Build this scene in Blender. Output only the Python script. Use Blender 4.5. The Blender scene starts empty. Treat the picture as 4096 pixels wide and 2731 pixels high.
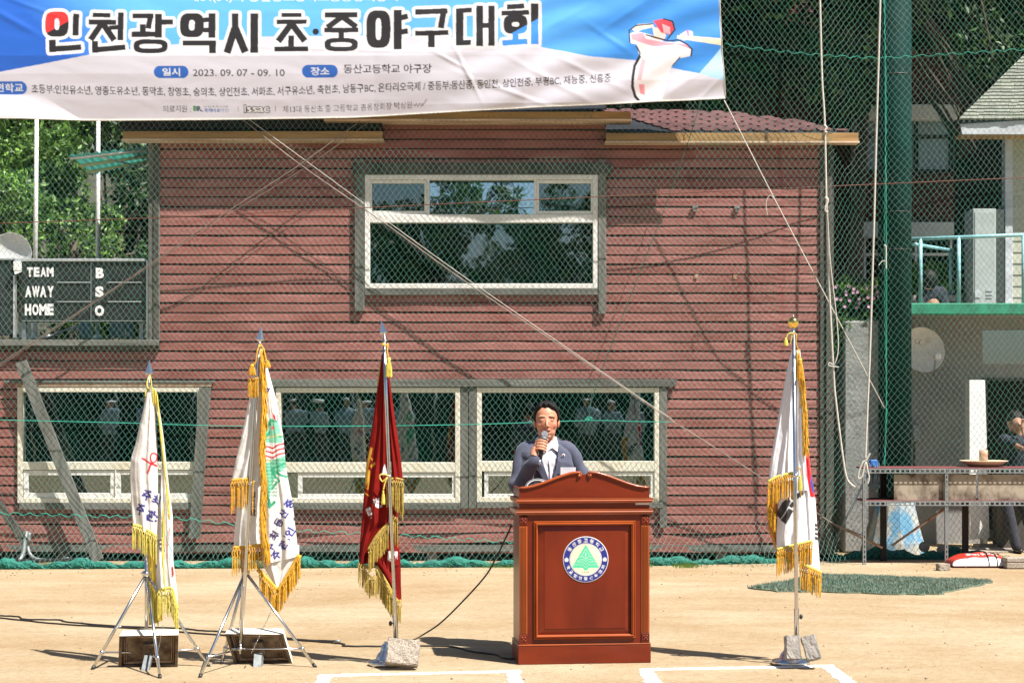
import bpy, bmesh, math, random
import numpy as np
from mathutils import Vector, Matrix, noise
random.seed(7); np.random.seed(7)
S = bpy.context.scene
C = S.collection
# ---------------- camera, sky, sun, exposure ----------------
F = 7000.0; CX = 2048.0; HY = 1621.0; CH = 1.6
cam_d = bpy.data.cameras.new('camera'); cam = bpy.data.objects.new('camera', cam_d); C.objects.link(cam)
cam.location = (0, 0, CH); cam.rotation_euler = (math.radians(90), 0, 0)
cam_d.sensor_width = 36.0; cam_d.lens = 36.0*F/4096.0; cam_d.shift_y = (HY-1365.5)/4096.0
cam_d.clip_start = 0.1; cam_d.clip_end = 2000
S.camera = cam
SUN = Vector((0.50, -0.40, 1.0)).normalized()
wd = bpy.data.worlds.new('World'); S.world = wd; wd.use_nodes = True
nt = wd.node_tree; nt.nodes.clear()
wo = nt.nodes.new('ShaderNodeOutputWorld'); wb = nt.nodes.new('ShaderNodeBackground'); ws = nt.nodes.new('ShaderNodeTexSky')
ws.sky_type = 'NISHITA'; ws.sun_disc = False
ws.sun_elevation = math.asin(SUN.z); ws.sun_rotation = math.atan2(SUN.x, SUN.y)
wb.inputs[1].default_value = 0.05
nt.links.new(ws.outputs[0], wb.inputs[0]); nt.links.new(wb.outputs[0], wo.inputs[0])
sl = bpy.data.lights.new('sun', 'SUN'); sl.energy = 5.0; sl.angle = math.radians(0.53); sl.color = (1.0, 0.95, 0.88)
so = bpy.data.objects.new('sun', sl); C.objects.link(so); so.rotation_euler = (-SUN).to_track_quat('-Z', 'Y').to_euler(); so.location = (8, -8, 20)
S.view_settings.view_transform = 'Standard'; S.view_settings.look = 'None'; S.view_settings.gamma = 1.0
S.view_settings.exposure = 1.1; S.view_settings.use_curve_mapping = False
S.cycles.max_bounces = 6; S.cycles.transparent_max_bounces = 12

# ---------------- helpers ----------------
def P(px, py, Y): return Vector(((px-CX)*Y/F, Y, CH-(py-HY)*Y/F))
def onplane(px, py, p0, nr):
    d = Vector(((px-CX)/F, 1.0, -(py-HY)/F)); o = Vector((0, 0, CH)); return o+d*((p0-o).dot(nr)/d.dot(nr))
def G(px, py, z=0.0):
    Y = (CH-z)*F/(py-HY); return Vector(((px-CX)*Y/F, Y, z))
def srgb(r, g, b):
    f = lambda c: (c/255/12.92) if c <= 10.3 else ((c/255+0.055)/1.055)**2.4
    return (f(r), f(g), f(b))
WL = {}
def wloc(o): return WL.get(o.name, Vector((0, 0, 0))) if o else Vector((0, 0, 0))
def tag(o, label=None, cat=None, group=None, kind=None):
    if label: o['label'] = label
    if cat: o['category'] = cat
    if group: o['group'] = group
    if kind: o['kind'] = kind
    return o
def thing(name, label, cat, loc=(0, 0, 0), group=None):
    o = bpy.data.objects.new(name, None); C.objects.link(o); o.location = loc; o.empty_display_size = .2
    WL[o.name] = Vector(loc); return tag(o, label, cat, group)
def link_mesh(name, me, m, parent=None, origin=None):
    o = bpy.data.objects.new(name, me); C.objects.link(o)
    if m is not None and len(me.materials) == 0: me.materials.append(m)
    org = Vector(origin) if origin is not None else Vector((0, 0, 0))
    WL[o.name] = org
    if parent is not None:
        o.parent = parent; o.location = org-wloc(parent)
    else: o.location = org
    return o
def fast(name, V, Fc, m, parent=None, smooth=False, cols=None, recenter=True):
    V = np.asarray(V, dtype=np.float64)
    org = V.mean(axis=0) if recenter else np.zeros(3)
    me = bpy.data.meshes.new(name)
    Fc = np.asarray(Fc, dtype=np.int32); k = Fc.shape[1]
    me.vertices.add(len(V)); me.vertices.foreach_set('co', (V-org).ravel())
    me.loops.add(Fc.size); me.loops.foreach_set('vertex_index', Fc.ravel())
    me.polygons.add(len(Fc)); me.polygons.foreach_set('loop_start', np.arange(0, Fc.size, k, dtype=np.int32))
    me.polygons.foreach_set('loop_total', np.full(len(Fc), k, dtype=np.int32))
    if smooth: me.polygons.foreach_set('use_smooth', np.ones(len(Fc), dtype=bool))
    me.update(calc_edges=True)
    if cols is not None:
        a = me.color_attributes.new('Col', 'FLOAT_COLOR', 'POINT')
        cc = np.ones((len(V), 4)); cc[:, :3] = cols; a.data.foreach_set('color', cc.ravel())
    return link_mesh(name, me, m, parent, org)
class MB:
    def __init__(s): s.v = []; s.f = []; s.sm = []
    def add(s, vs, fs, smooth=False):
        n = len(s.v); s.v += [tuple(v) for v in vs]
        for f in fs: s.f.append(tuple(i+n for i in f)); s.sm.append(smooth)
        return s
    def box(s, x0, x1, y0, y1, z0, z1, M=None, ch=0.0):
        if x0 > x1: x0, x1 = x1, x0
        if y0 > y1: y0, y1 = y1, y0
        if z0 > z1: z0, z1 = z1, z0
        if ch <= 0:
            vs = [(x, y, z) for z in (z0, z1) for y in (y0, y1) for x in (x0, x1)]
            fs = [(0, 2, 3, 1), (4, 5, 7, 6), (0, 1, 5, 4), (1, 3, 7, 5), (3, 2, 6, 7), (2, 0, 4, 6)]
        else:
            vs = []; idx = {}
            X = (x0, x1); Yy = (y0, y1); Zz = (z0, z1)
            def g(i, j, k, a):
                key = (i, j, k, a)
                if key not in idx:
                    sx = 1 if i == 0 else -1; sy = 1 if j == 0 else -1; sz = 1 if k == 0 else -1
                    p = [X[i], Yy[j], Zz[k]]
                    if a != 0: p[0] += sx*ch
                    if a != 1: p[1] += sy*ch
                    if a != 2: p[2] += sz*ch
                    idx[key] = len(vs); vs.append(tuple(p))
                return idx[key]
            fs = []
            for a in range(3):
                for e in (0, 1):
                    cyc = [(0, 0), (1, 0), (1, 1), (0, 1)]
                    f = []
                    for (p, q) in cyc:
                        ijk = [0, 0, 0]; ijk[a] = e; ijk[(a+1) % 3] = p; ijk[(a+2) % 3] = q; f.append(g(*ijk, a))
                    fs.append(tuple(f) if e else tuple(f[::-1]))
            for a in range(3):
                b, c = (a+1) % 3, (a+2) % 3
                for p in (0, 1):
                    for q in (0, 1):
                        A = [0, 0, 0]; A[b] = p; A[c] = q; B = A[:]; B[a] = 1
                        f = (g(*A, b), g(*B, b), g(*B, c), g(*A, c)); fs.append(f)
            for i in (0, 1):
                for j in (0, 1):
                    for k in (0, 1): fs.append((g(i, j, k, 0), g(i, j, k, 1), g(i, j, k, 2)))
        if M is not None: vs = [tuple(M @ Vector(v)) for v in vs]
        return s.add(vs, fs)
    def prism(s, poly, y0, y1, M=None):   # poly in (x,z)
        n = len(poly); vs = [(x, y0, z) for x, z in poly]+[(x, y1, z) for x, z in poly]
        if M is not None: vs = [tuple(M @ Vector(v)) for v in vs]
        fs = [tuple(range(n)), tuple(range(2*n-1, n-1, -1))]+[(i, n+i, n+(i+1) % n, (i+1) % n) for i in range(n)]
        return s.add(vs, fs)
    def slab(s, poly, z0, z1):   # poly in (x,y)
        n = len(poly); vs = [(x, y, z0) for x, y in poly]+[(x, y, z1) for x, y in poly]
        fs = [tuple(range(n-1, -1, -1)), tuple(range(n, 2*n))]+[(i, (i+1) % n, n+(i+1) % n, n+i) for i in range(n)]
        return s.add(vs, fs)
    def tube(s, pts, r, n=8, cap=True, smooth=True, flat=1.0):
        pts = [Vector(p) for p in pts]; m = len(pts)
        if not hasattr(r, '__len__'): r = [r]*m
        vs = []; up = None
        for i, p in enumerate(pts):
            d = (pts[min(i+1, m-1)]-pts[max(i-1, 0)])
            if d.length < 1e-9: d = Vector((0, 0, 1))
            d.normalize()
            if up is None:
                up = Vector((0, 1, 0)) if abs(d.y) < .9 else Vector((1, 0, 0))
            a = d.cross(up)
            if a.length < 1e-6: a = d.orthogonal()
            a.normalize(); b = a.cross(d).normalized(); up = b
            for k in range(n):
                t = 2*math.pi*k/n; vs.append(p+a*math.cos(t)*r[i]+b*math.sin(t)*r[i]*flat)
        fs = [(i*n+k, i*n+(k+1) % n, (i+1)*n+(k+1) % n, (i+1)*n+k) for i in range(m-1) for k in range(n)]
        s.add(vs, fs, smooth)
        if cap:
            s.add([vs[k] for k in range(n)], [tuple(range(n-1, -1, -1))])
            s.add([vs[(m-1)*n+k] for k in range(n)], [tuple(range(n))])
        return s
    def lathe(s, prof, c, n=24, axis='z', M=None, smooth=True):  # prof [(r,h)]
        vs = []
        for r, h in prof:
            for k in range(n):
                t = 2*math.pi*k/n
                v = Vector((r*math.cos(t), r*math.sin(t), h)) if axis == 'z' else Vector((r*math.cos(t), h, r*math.sin(t)))
                if M is not None: v = M @ v
                vs.append(v+Vector(c))
        m = len(prof)
        fs = [(i*n+k, i*n+(k+1) % n, (i+1)*n+(k+1) % n, (i+1)*n+k) for i in range(m-1) for k in range(n)]
        s.add(vs, fs, smooth)
        s.add([vs[k] for k in range(n)], [tuple(range(n))]); s.add(vs[-n:], [tuple(range(n))])
        return s
    def ell(s, c, r, nu=20, nv=14, M=None):
        vs = []; fs = []
        for j in range(nv+1):
            ph = math.pi*j/nv
            for i in range(nu):
                th = 2*math.pi*i/nu
                v = Vector((r[0]*math.sin(ph)*math.cos(th), r[1]*math.sin(ph)*math.sin(th), r[2]*math.cos(ph)))
                if M is not None: v = M @ v
                vs.append(v+Vector(c))
        for j in range(nv):
            for i in range(nu): fs.append((j*nu+i, (j+1)*nu+i, (j+1)*nu+(i+1) % nu, j*nu+(i+1) % nu))
        return s.add(vs, fs, True)
    def mesh(s, name, org=(0, 0, 0), merge=True):
        me = bpy.data.meshes.new(name); o = Vector(org)
        me.from_pydata([tuple(Vector(v)-o) for v in s.v], [], s.f)
        me.polygons.foreach_set('use_smooth', s.sm)
        if merge:
            bm = bmesh.new(); bm.from_mesh(me); bmesh.ops.remove_doubles(bm, verts=bm.verts, dist=1e-5)
            bmesh.ops.recalc_face_normals(bm, faces=bm.faces); bm.to_mesh(me); bm.free()
        me.update(); return me
    def build(s, name, m, parent=None, kind=None):
        A = np.array([tuple(v) for v in s.v]); org = (A.min(0)+A.max(0))/2
        o = link_mesh(name, s.mesh(name, org), m, parent, org)
        if kind: o['kind'] = kind
        return o
def struct(o): o['kind'] = 'structure'; return o
def catmull(pts, k=6):
    pts = [Vector(p) for p in pts]; out = []
    for i in range(len(pts)-1):
        p0 = pts[max(i-1, 0)]; p1 = pts[i]; p2 = pts[i+1]; p3 = pts[min(i+2, len(pts)-1)]
        for j in range(k):
            t = j/k; out.append(.5*((2*p1)+(p2-p0)*t+(2*p0-5*p1+4*p2-p3)*t*t+(3*p1-p0-3*p2+p3)*t**3))
    out.append(pts[-1]); return out

# ---------------- materials ----------------
def mat(name, col, rough=.8, metal=0., var=.15, vscale=6., bump=0., bscale=60., spec=.5, stretch=None, rnd=0., col2=None, sheen=0., coat=0., detail=4., attr=None, sss=0., thr=(.35, .65), transl=0., bdist=.01):
    m = bpy.data.materials.new(name); m.use_nodes = True; T = m.node_tree; N = T.nodes; L = T.links
    b = N['Principled BSDF']; b.inputs['Roughness'].default_value = rough; b.inputs['Metallic'].default_value = metal
    b.inputs['Specular IOR Level'].default_value = spec; b.inputs['Coat Weight'].default_value = coat; b.inputs['Coat Roughness'].default_value = .12
    b.inputs['Sheen Weight'].default_value = sheen
    if sss: b.inputs['Subsurface Weight'].default_value = sss; b.inputs['Subsurface Radius'].default_value = (.012, .004, .002); b.inputs['Subsurface Scale'].default_value = .6
    tc = N.new('ShaderNodeTexCoord'); mp = N.new('ShaderNodeMapping'); L.new(tc.outputs['Object'], mp.inputs[0])
    if stretch: mp.inputs['Scale'].default_value = stretch
    oi = N.new('ShaderNodeObjectInfo')
    add = N.new('ShaderNodeVectorMath'); add.operation = 'ADD'
    sc = N.new('ShaderNodeVectorMath'); sc.operation = 'SCALE'; cb = N.new('ShaderNodeCombineXYZ')
    for i in range(3): L.new(oi.outputs['Random'], cb.inputs[i])
    L.new(cb.outputs[0], sc.inputs[0]); sc.inputs['Scale'].default_value = 37.0
    L.new(mp.outputs[0], add.inputs[0]); L.new(sc.outputs[0], add.inputs[1])
    nz = N.new('ShaderNodeTexNoise'); nz.inputs['Scale'].default_value = vscale; nz.inputs['Detail'].default_value = detail; nz.inputs['Roughness'].default_value = .6
    L.new(add.outputs[0], nz.inputs['Vector'])
    mr = N.new('ShaderNodeMapRange'); mr.inputs[1].default_value = thr[0]; mr.inputs[2].default_value = thr[1]; L.new(nz.outputs['Fac'], mr.inputs[0])
    mx = N.new('ShaderNodeMix'); mx.data_type = 'RGBA'; L.new(mr.outputs[0], mx.inputs[0])
    if attr:
        at = N.new('ShaderNodeAttribute'); at.attribute_name = attr
        m1 = N.new('ShaderNodeVectorMath'); m1.operation = 'SCALE'; m1.inputs['Scale'].default_value = 1-var
        L.new(at.outputs['Color'], m1.inputs[0]); L.new(m1.outputs[0], mx.inputs[6]); L.new(at.outputs['Color'], mx.inputs[7])
    else:
        c2 = col2 if col2 else tuple(c*(1-var) for c in col)
        mx.inputs[6].default_value = (*c2, 1); mx.inputs[7].default_value = (*(col if col2 else tuple(min(1, c*(1+var)) for c in col)), 1)
    last = mx.outputs[2]
    if rnd:
        hs = N.new('ShaderNodeHueSaturation'); mr2 = N.new('ShaderNodeMapRange'); L.new(oi.outputs['Random'], mr2.inputs[0])
        mr2.inputs[3].default_value = 1-rnd; mr2.inputs[4].default_value = 1+rnd; L.new(mr2.outputs[0], hs.inputs['Value']); L.new(last, hs.inputs['Color']); last = hs.outputs[0]
    L.new(last, b.inputs['Base Color'])
    if bump:
        n2 = N.new('ShaderNodeTexNoise'); n2.inputs['Scale'].default_value = bscale; n2.inputs['Detail'].default_value = 5
        L.new(add.outputs[0], n2.inputs['Vector'])
        bp = N.new('ShaderNodeBump'); bp.inputs['Strength'].default_value = bump; bp.inputs['Distance'].default_value = bdist
        L.new(n2.outputs['Fac'], bp.inputs['Height']); L.new(bp.outputs[0], b.inputs['Normal'])
    if transl:
        tr = N.new('ShaderNodeBsdfTranslucent'); L.new(last, tr.inputs[0]); ms = N.new('ShaderNodeMixShader'); ms.inputs[0].default_value = transl
        L.new(b.outputs[0], ms.inputs[1]); L.new(tr.outputs[0], ms.inputs[2]); L.new(ms.outputs[0], N['Material Output'].inputs[0])
    return m
def glassmat(name, refl=.3, tint=(.35, .45, .45), rough=.01, rc=(.9, .95, 1)):
    m = bpy.data.materials.new(name); m.use_nodes = True; T = m.node_tree; N = T.nodes; L = T.links; N.remove(N['Principled BSDF'])
    tr = N.new('ShaderNodeBsdfTransparent'); tr.inputs[0].default_value = (*tint, 1)
    gl = N.new('ShaderNodeBsdfGlossy'); gl.inputs['Color'].default_value = (*rc, 1); gl.inputs['Roughness'].default_value = rough
    nz = N.new('ShaderNodeTexNoise'); nz.inputs['Scale'].default_value = 2.2; bp = N.new('ShaderNodeBump'); bp.inputs['Strength'].default_value = .05; bp.inputs['Distance'].default_value = .02
    tc = N.new('ShaderNodeTexCoord'); L.new(tc.outputs['Object'], nz.inputs['Vector']); L.new(nz.outputs['Fac'], bp.inputs['Height']); L.new(bp.outputs[0], gl.inputs['Normal'])
    ms = N.new('ShaderNodeMixShader'); ms.inputs[0].default_value = refl
    L.new(tr.outputs[0], ms.inputs[1]); L.new(gl.outputs[0], ms.inputs[2]); L.new(ms.outputs[0], N['Material Output'].inputs[0]); return m
M = {}
M['siding'] = mat('painted_metal_siding', (.29, .115, .10), .55, var=.3, vscale=2.2, bump=.35, bscale=14, rnd=.08, stretch=(.7, 1, 1.4), col2=(.19, .056, .044), bdist=.012)
M['grey_wood'] = mat('weathered_grey_wood', (.17, .165, .15), .9, var=.35, vscale=9, bump=.5, bscale=30, stretch=(.12, 1, 1), rnd=.1, col2=(.09, .085, .075))
M['grey_wood_v'] = mat('weathered_grey_wood_upright', (.17, .165, .15), .9, var=.35, vscale=9, bump=.5, bscale=30, stretch=(1, 1, .1), rnd=.1, col2=(.09, .085, .075))
M['dark_wood'] = mat('dark_stained_wood', (.06, .052, .045), .8, var=.4, vscale=9, bump=.4, bscale=30, stretch=(1, 1, .1))
M['eave'] = mat('yellow_stained_pine', (.34, .20, .07), .7, var=.3, vscale=7, bump=.2, bscale=40, stretch=(.1, 1, 1))
M['eave_lip'] = mat('pale_timber_lip', (.5, .38, .27), .8, var=.3, vscale=9, stretch=(.2, 1, 1))
M['frame'] = mat('yellowed_white_window_frame', (.66, .63, .53), .5, var=.12, vscale=5, col2=(.62, .55, .4), thr=(.3, .5))
M['frame_white'] = mat('white_window_frame', (.70, .69, .66), .5, var=.1, vscale=5)
M['rust'] = mat('rusty_metal', (.28, .12, .05), .8, var=.4, vscale=20, bump=.3, col2=(.5, .4, .3))
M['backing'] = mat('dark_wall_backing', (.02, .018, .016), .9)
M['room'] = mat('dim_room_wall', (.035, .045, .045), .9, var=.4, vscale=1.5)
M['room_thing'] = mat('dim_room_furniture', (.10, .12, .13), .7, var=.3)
M['curtain'] = mat('blue_grey_blind', (.30, .36, .42), .9, var=.1, vscale=20, stretch=(6, 1, .3))
M['glass'] = glassmat('window_glass', .24, (.34, .46, .50))
M['glass_blue'] = glassmat('mirror_window_glass', .85, (.2, .25, .3), rc=(.62, .78, .9))
M['glass_clear'] = glassmat('lower_window_glass', .16, (.55, .66, .64))
M['sand'] = None
M['chalk'] = mat('white_chalk_powder', (.70, .70, .69), .95, var=.12, vscale=40, bump=.6, bscale=120)
M['roof_red'] = mat('red_asphalt_shingle', (.11, .045, .045), .95, var=.3, vscale=60, bump=.5, bscale=200, rnd=.2)
M['roof_dark'] = mat('dark_navy_roofing', (.012, .014, .022), .8, var=.4)
M['roof_grey'] = mat('weathered_grey_green_shingle', (.19, .20, .165), .95, var=.25, vscale=30, bump=.4, bscale=150, rnd=.15)
M['net'] = mat('green_net_cord', (.06, .26, .19), .5, var=.3, vscale=3., col2=(.14, .26, .22))
M['net_heap'] = mat('green_net_strands_in_heap', (.02, .20, .15), .7, var=.5, vscale=30)
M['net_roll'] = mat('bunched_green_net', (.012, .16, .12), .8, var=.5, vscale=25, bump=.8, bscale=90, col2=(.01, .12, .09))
M['green_cord'] = mat('green_cord', (.02, .28, .20), .7)
M['dark_cord'] = mat('dark_green_cord', (.02, .10, .07), .6)
M['white_rope'] = mat('white_braided_rope', (.50, .48, .43), .9, var=.25, vscale=90, bump=.8, bscale=160)
M['steel_wire'] = mat('rusty_steel_cable', (.19, .155, .13), .6, metal=.2, var=.3, vscale=8)
M['rust_wire'] = mat('rust_brown_wire', (.10, .035, .02), .7)
M['pole_green'] = mat('dark_green_painted_steel', (.004, .030, .026), .7, spec=.15, var=.2, vscale=2)
M['white_paint'] = mat('white_paint', (.78, .78, .76), .4, var=.06)
M['steel'] = mat('polished_steel', (.62, .62, .62), .22, metal=1., var=.08)
M['steel_dull'] = mat('galvanised_steel', (.24, .26, .26), .55, metal=.5, var=.2, vscale=30)
M['brass'] = mat('polished_brass_ball', (.85, .60, .16), .16, metal=1., var=.05)
M['concrete'] = mat('rough_concrete', (.28, .26, .235), .95, var=.2, vscale=12, bump=.7, bscale=70)
M['concrete_tan'] = mat('granular_paving_block', (.34, .29, .235), .95, var=.35, vscale=90, bump=1., bscale=130)
M['plaster'] = mat('grey_plaster_wall', (.25, .245, .24), .9, var=.12, vscale=3, bump=.2, bscale=20)
M['plaster_rough'] = mat('rough_grey_render', (.26, .26, .25), .95, var=.15, vscale=5, bump=.9, bscale=26)
M['terrace'] = mat('green_painted_beam', (.015, .20, .11), .6, var=.3, vscale=6)
M['teal_pipe'] = mat('pale_teal_railing_paint', (.22, .46, .50), .4, var=.15)
M['cabinet'] = mat('grey_metal_cabinet', (.33, .37, .36), .5, var=.08)
M['hut_wall'] = mat('cream_lap_siding', (.36, .37, .30), .7, var=.1, vscale=4)
M['hut_trim'] = mat('pale_grey_trim', (.42, .45, .48), .7, var=.2, vscale=8, stretch=(.3, 1, 1))
M['brick'] = mat('dark_red_brick', (.17, .062, .05), .95, var=.4, vscale=8, bump=.4, bscale=60, rnd=.35)
M['brick_light'] = mat('sun_painted_brick', (.45, .24, .15), .95, var=.3, vscale=8, rnd=.2)  # paler brick tone with sunlight put into the colour
M['mortar'] = mat('brick_mortar', (.09, .08, .075), .95, var=.2)
M['mortar_light'] = mat('sun_painted_mortar', (.45, .42, .38), .95)  # mortar of the piers, lightened to stand in for sunlight
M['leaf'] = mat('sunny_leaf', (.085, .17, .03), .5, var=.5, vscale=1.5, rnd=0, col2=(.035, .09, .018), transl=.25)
M['leaf_dark'] = mat('shaded_leaf', (.022, .048, .012), .6, var=.5, vscale=1.5, col2=(.010, .024, .008), transl=.15)  # leaf colour darkened to stand in for canopy shade
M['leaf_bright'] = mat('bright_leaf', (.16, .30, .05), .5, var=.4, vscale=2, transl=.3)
M['bark'] = mat('tree_bark', (.10, .075, .055), .95, var=.3, vscale=10, bump=.8, bscale=30)
M['flower'] = mat('mauve_flower', (.62, .35, .52), .7)
M['soil'] = mat('hillside_soil', (.045, .045, .03), 1., var=.4, vscale=2)
M['board_black'] = mat('scoreboard_black', (.018, .024, .024), .5, var=.3, vscale=12)
M['panel_grid'] = mat('perforated_dark_panel', (.012, .014, .014), .6, var=.3)
M['lettering'] = mat('white_vinyl_letters', (.85, .85, .85), .5, var=.02)
M['alu'] = mat('aluminium_rail', (.6, .62, .63), .4, metal=.6, var=.1)
M['awning'] = mat('translucent_green_sheet', (.05, .30, .24), .35, var=.2, vscale=5, transl=.35)
M['awning_strip'] = mat('yellowed_batten', (.38, .40, .22), .7)
M['turf'] = mat('artificial_turf_blade', (.10, .17, .125), .7, var=.5, vscale=5, col2=(.17, .21, .15))
M['turf_base'] = mat('artificial_turf_base', (.13, .17, .12), .9, var=.3, vscale=30)
M['cable'] = mat('black_rubber_cable', (.015, .014, .013), .5)
M['shelf_panel'] = mat('stained_plywood_panel', (.33, .28, .21), .8, var=.5, vscale=5.5, col2=(.06, .035, .02), thr=(.34, .56), stretch=(1, 1, .8))
M['shelf_red'] = mat('dark_red_shelf_edge', (.16, .04, .04), .7)
M['black_plastic'] = mat('black_plastic', (.02, .02, .02), .4)
M['blue_flake'] = mat('flaking_blue_paint', (.12, .30, .46), .8, var=.5, vscale=7, col2=(.42, .42, .38), thr=(.42, .56), bump=.3, bscale=20, stretch=(1, 1, .4))
M['blue_plastic'] = mat('blue_plastic', (.03, .13, .42), .4)
M['mop'] = mat('mop_strings', (.12, .18, .22), .9, var=.4, vscale=30)
M['cream_tray'] = mat('cream_enamel_tray', (.62, .52, .36), .5, var=.15)
M['bag'] = mat('red_plastic_sack', (.48, .06, .04), .45, var=.1, attr='Col')
M['print'] = mat('printed_cloth', (1, 1, 1), .75, var=.03, attr='Col', bump=.15, bscale=9, bdist=.01)
M['banner'] = mat('glossy_printed_banner', (1, 1, 1), .5, var=.02, attr='Col', bump=.12, bscale=3.2, bdist=.02, transl=.12, stretch=(1, 1, 1.8))
M['flagcloth'] = mat('satin_flag_cloth', (1, 1, 1), .6, var=.04, vscale=5, attr='Col', bump=.25, bscale=22, sheen=.3, transl=.15)
M['velvet'] = mat('maroon_velvet', (1, 1, 1), .75, var=.2, vscale=6, attr='Col', bump=.3, bscale=18, spec=.1)
M['fringe_gold'] = mat('orange_gold_fringe', (.60, .32, .02), .6, var=.25, vscale=60, bump=.4, bscale=200)
M['fringe_yellow'] = mat('lemon_yellow_fringe', (.58, .49, .09), .6, var=.2, vscale=60, bump=.4, bscale=200)
M['fringe_olive'] = mat('old_gold_fringe', (.40, .28, .055), .55, var=.3, vscale=60, bump=.4, bscale=200)
M['wood_red'] = mat('varnished_mahogany', (.17, .020, .005), .34, var=.35, vscale=3.2, stretch=(1, 1, .35), col2=(.075, .007, .0025), coat=.12, spec=.3, thr=(.3, .7))
M['wood_red_h'] = mat('varnished_mahogany_level', (.19, .025, .006), .34, var=.35, vscale=4, stretch=(.3, 1, 1.3), col2=(.10, .010, .003), coat=.12, spec=.3, thr=(.3, .7))
M['wood_orange'] = mat('orange_varnished_moulding', (.27, .055, .011), .3, spec=.35, var=.2, vscale=6, stretch=(.3, 1, .3), coat=.4)
M['sticker'] = mat('paper_sticker', (.75, .75, .72), .6, attr='Col')
M['suit'] = mat('blue_grey_suit_cloth', (.058, .066, .105), .85, var=.16, vscale=120, bump=.12, bscale=45, sheen=.15)
M['trouser'] = mat('dark_trouser_cloth', (.03, .03, .045), .85)
M['shirt'] = mat('white_shirt_cotton', (.62, .62, .67), .7, var=.03, vscale=20, bump=.2, bscale=30)
M['skin'] = mat('skin', (.6, .32, .22), .48, var=.05, vscale=30, attr='Col', sss=.06, spec=.35)
M['skin_plain'] = mat('skin_shaded', (.38, .21, .14), .55, var=.08, sss=.1)  # darkened copy of the skin tone, shade put into the colour
M['hair'] = mat('black_hair', (.007, .006, .006), .6, spec=.25, var=.4, vscale=50, stretch=(3, 1, .6), bump=.5, bscale=60)
M['shoe'] = mat('black_leather_shoe', (.015, .015, .015), .3)
M['mic_grey'] = mat('microphone_mesh', (.28, .29, .32), .4, metal=.5, bump=.8, bscale=600, var=.3, vscale=400)
M['dark_cloth'] = mat('dark_navy_cloth', (.015, .018, .03), .9, var=.3)
M['dirt_rubber'] = mat('grimy_base_underside', (.20, .15, .10), .9, var=.5, vscale=14, col2=(.06, .035, .02), bump=.5)
M['base_white'] = mat('scuffed_white_rubber', (.72, .68, .58), .7, var=.15, vscale=8, col2=(.45, .38, .28), thr=(.3, .42))
M['dark_cabinet_side'] = mat('dark_panel', (.03, .035, .035), .7)
M['stone'] = mat('small_stone', (.25, .19, .13), .95, bump=.5)
M['blue_pane'] = mat('frosted_blue_window_panel', (.26, .36, .42), .35, var=.1, vscale=1)
def sandmat():
    m = bpy.data.materials.new('raked_sand'); m.use_nodes = True; T = m.node_tree; N = T.nodes; L = T.links; b = N['Principled BSDF']; b.inputs['Roughness'].default_value = .97; b.inputs['Specular IOR Level'].default_value = .15
    tc = N.new('ShaderNodeTexCoord')
    def nz(scale, det, st=(1, 1, 1)):
        mp = N.new('ShaderNodeMapping'); mp.inputs['Scale'].default_value = st; L.new(tc.outputs['Object'], mp.inputs[0])
        n = N.new('ShaderNodeTexNoise'); n.inputs['Scale'].default_value = scale; n.inputs['Detail'].default_value = det; n.inputs['Roughness'].default_value = .65; L.new(mp.outputs[0], n.inputs['Vector']); return n.outputs['Fac']
    a = nz(.7, 5, (.7, 1.1, 1)); c = nz(22, 7, (.8, 1.1, 1)); d = nz(110, 3); e = nz(3, 6, (.5, 1.3, 1))
    r1 = N.new('ShaderNodeValToRGB'); r1.color_ramp.elements[0].position = .33; r1.color_ramp.elements[0].color = (.35, .25, .14, 1); r1.color_ramp.elements[1].position = .66; r1.color_ramp.elements[1].color = (.44, .365, .245, 1); L.new(a, r1.inputs[0])
    r2 = N.new('ShaderNodeValToRGB'); r2.color_ramp.elements[0].position = .3; r2.color_ramp.elements[0].color = (.84, .81, .78, 1); r2.color_ramp.elements[1].position = .6; r2.color_ramp.elements[1].color = (1.05, 1.05, 1.06, 1); L.new(c, r2.inputs[0])
    r3 = N.new('ShaderNodeValToRGB'); r3.color_ramp.elements[0].position = .30; r3.color_ramp.elements[0].color = (.45, .40, .36, 1); r3.color_ramp.elements[1].position = .40; r3.color_ramp.elements[1].color = (1, 1, 1, 1); L.new(d, r3.inputs[0])
    r4 = N.new('ShaderNodeValToRGB'); r4.color_ramp.elements[0].position = .35; r4.color_ramp.elements[0].color = (.91, .87, .83, 1); r4.color_ramp.elements[1].position = .6; r4.color_ramp.elements[1].color = (1, 1, 1, 1); L.new(e, r4.inputs[0])
    last = r1.outputs[0]
    for r in (r2, r3, r4):
        mx = N.new('ShaderNodeMix'); mx.data_type = 'RGBA'; mx.blend_type = 'MULTIPLY'; mx.inputs[0].default_value = 1; L.new(last, mx.inputs[6]); L.new(r.outputs[0], mx.inputs[7]); last = mx.outputs[2]
    L.new(last, b.inputs['Base Color'])
    bp = N.new('ShaderNodeBump'); bp.inputs['Strength'].default_value = .8; bp.inputs['Distance'].default_value = .013
    ad = N.new('ShaderNodeMath'); ad.operation = 'ADD'; f_ = nz(7, 4); a2 = N.new('ShaderNodeMath'); a2.operation = 'MULTIPLY_ADD'; a2.inputs[1].default_value = 2.2; L.new(f_, a2.inputs[0]); L.new(c, a2.inputs[2]); L.new(a2.outputs[0], ad.inputs[0]); L.new(d, ad.inputs[1]); L.new(ad.outputs[0], bp.inputs['Height']); L.new(bp.outputs[0], b.inputs['Normal'])
    return m
M['sand'] = sandmat()

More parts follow.
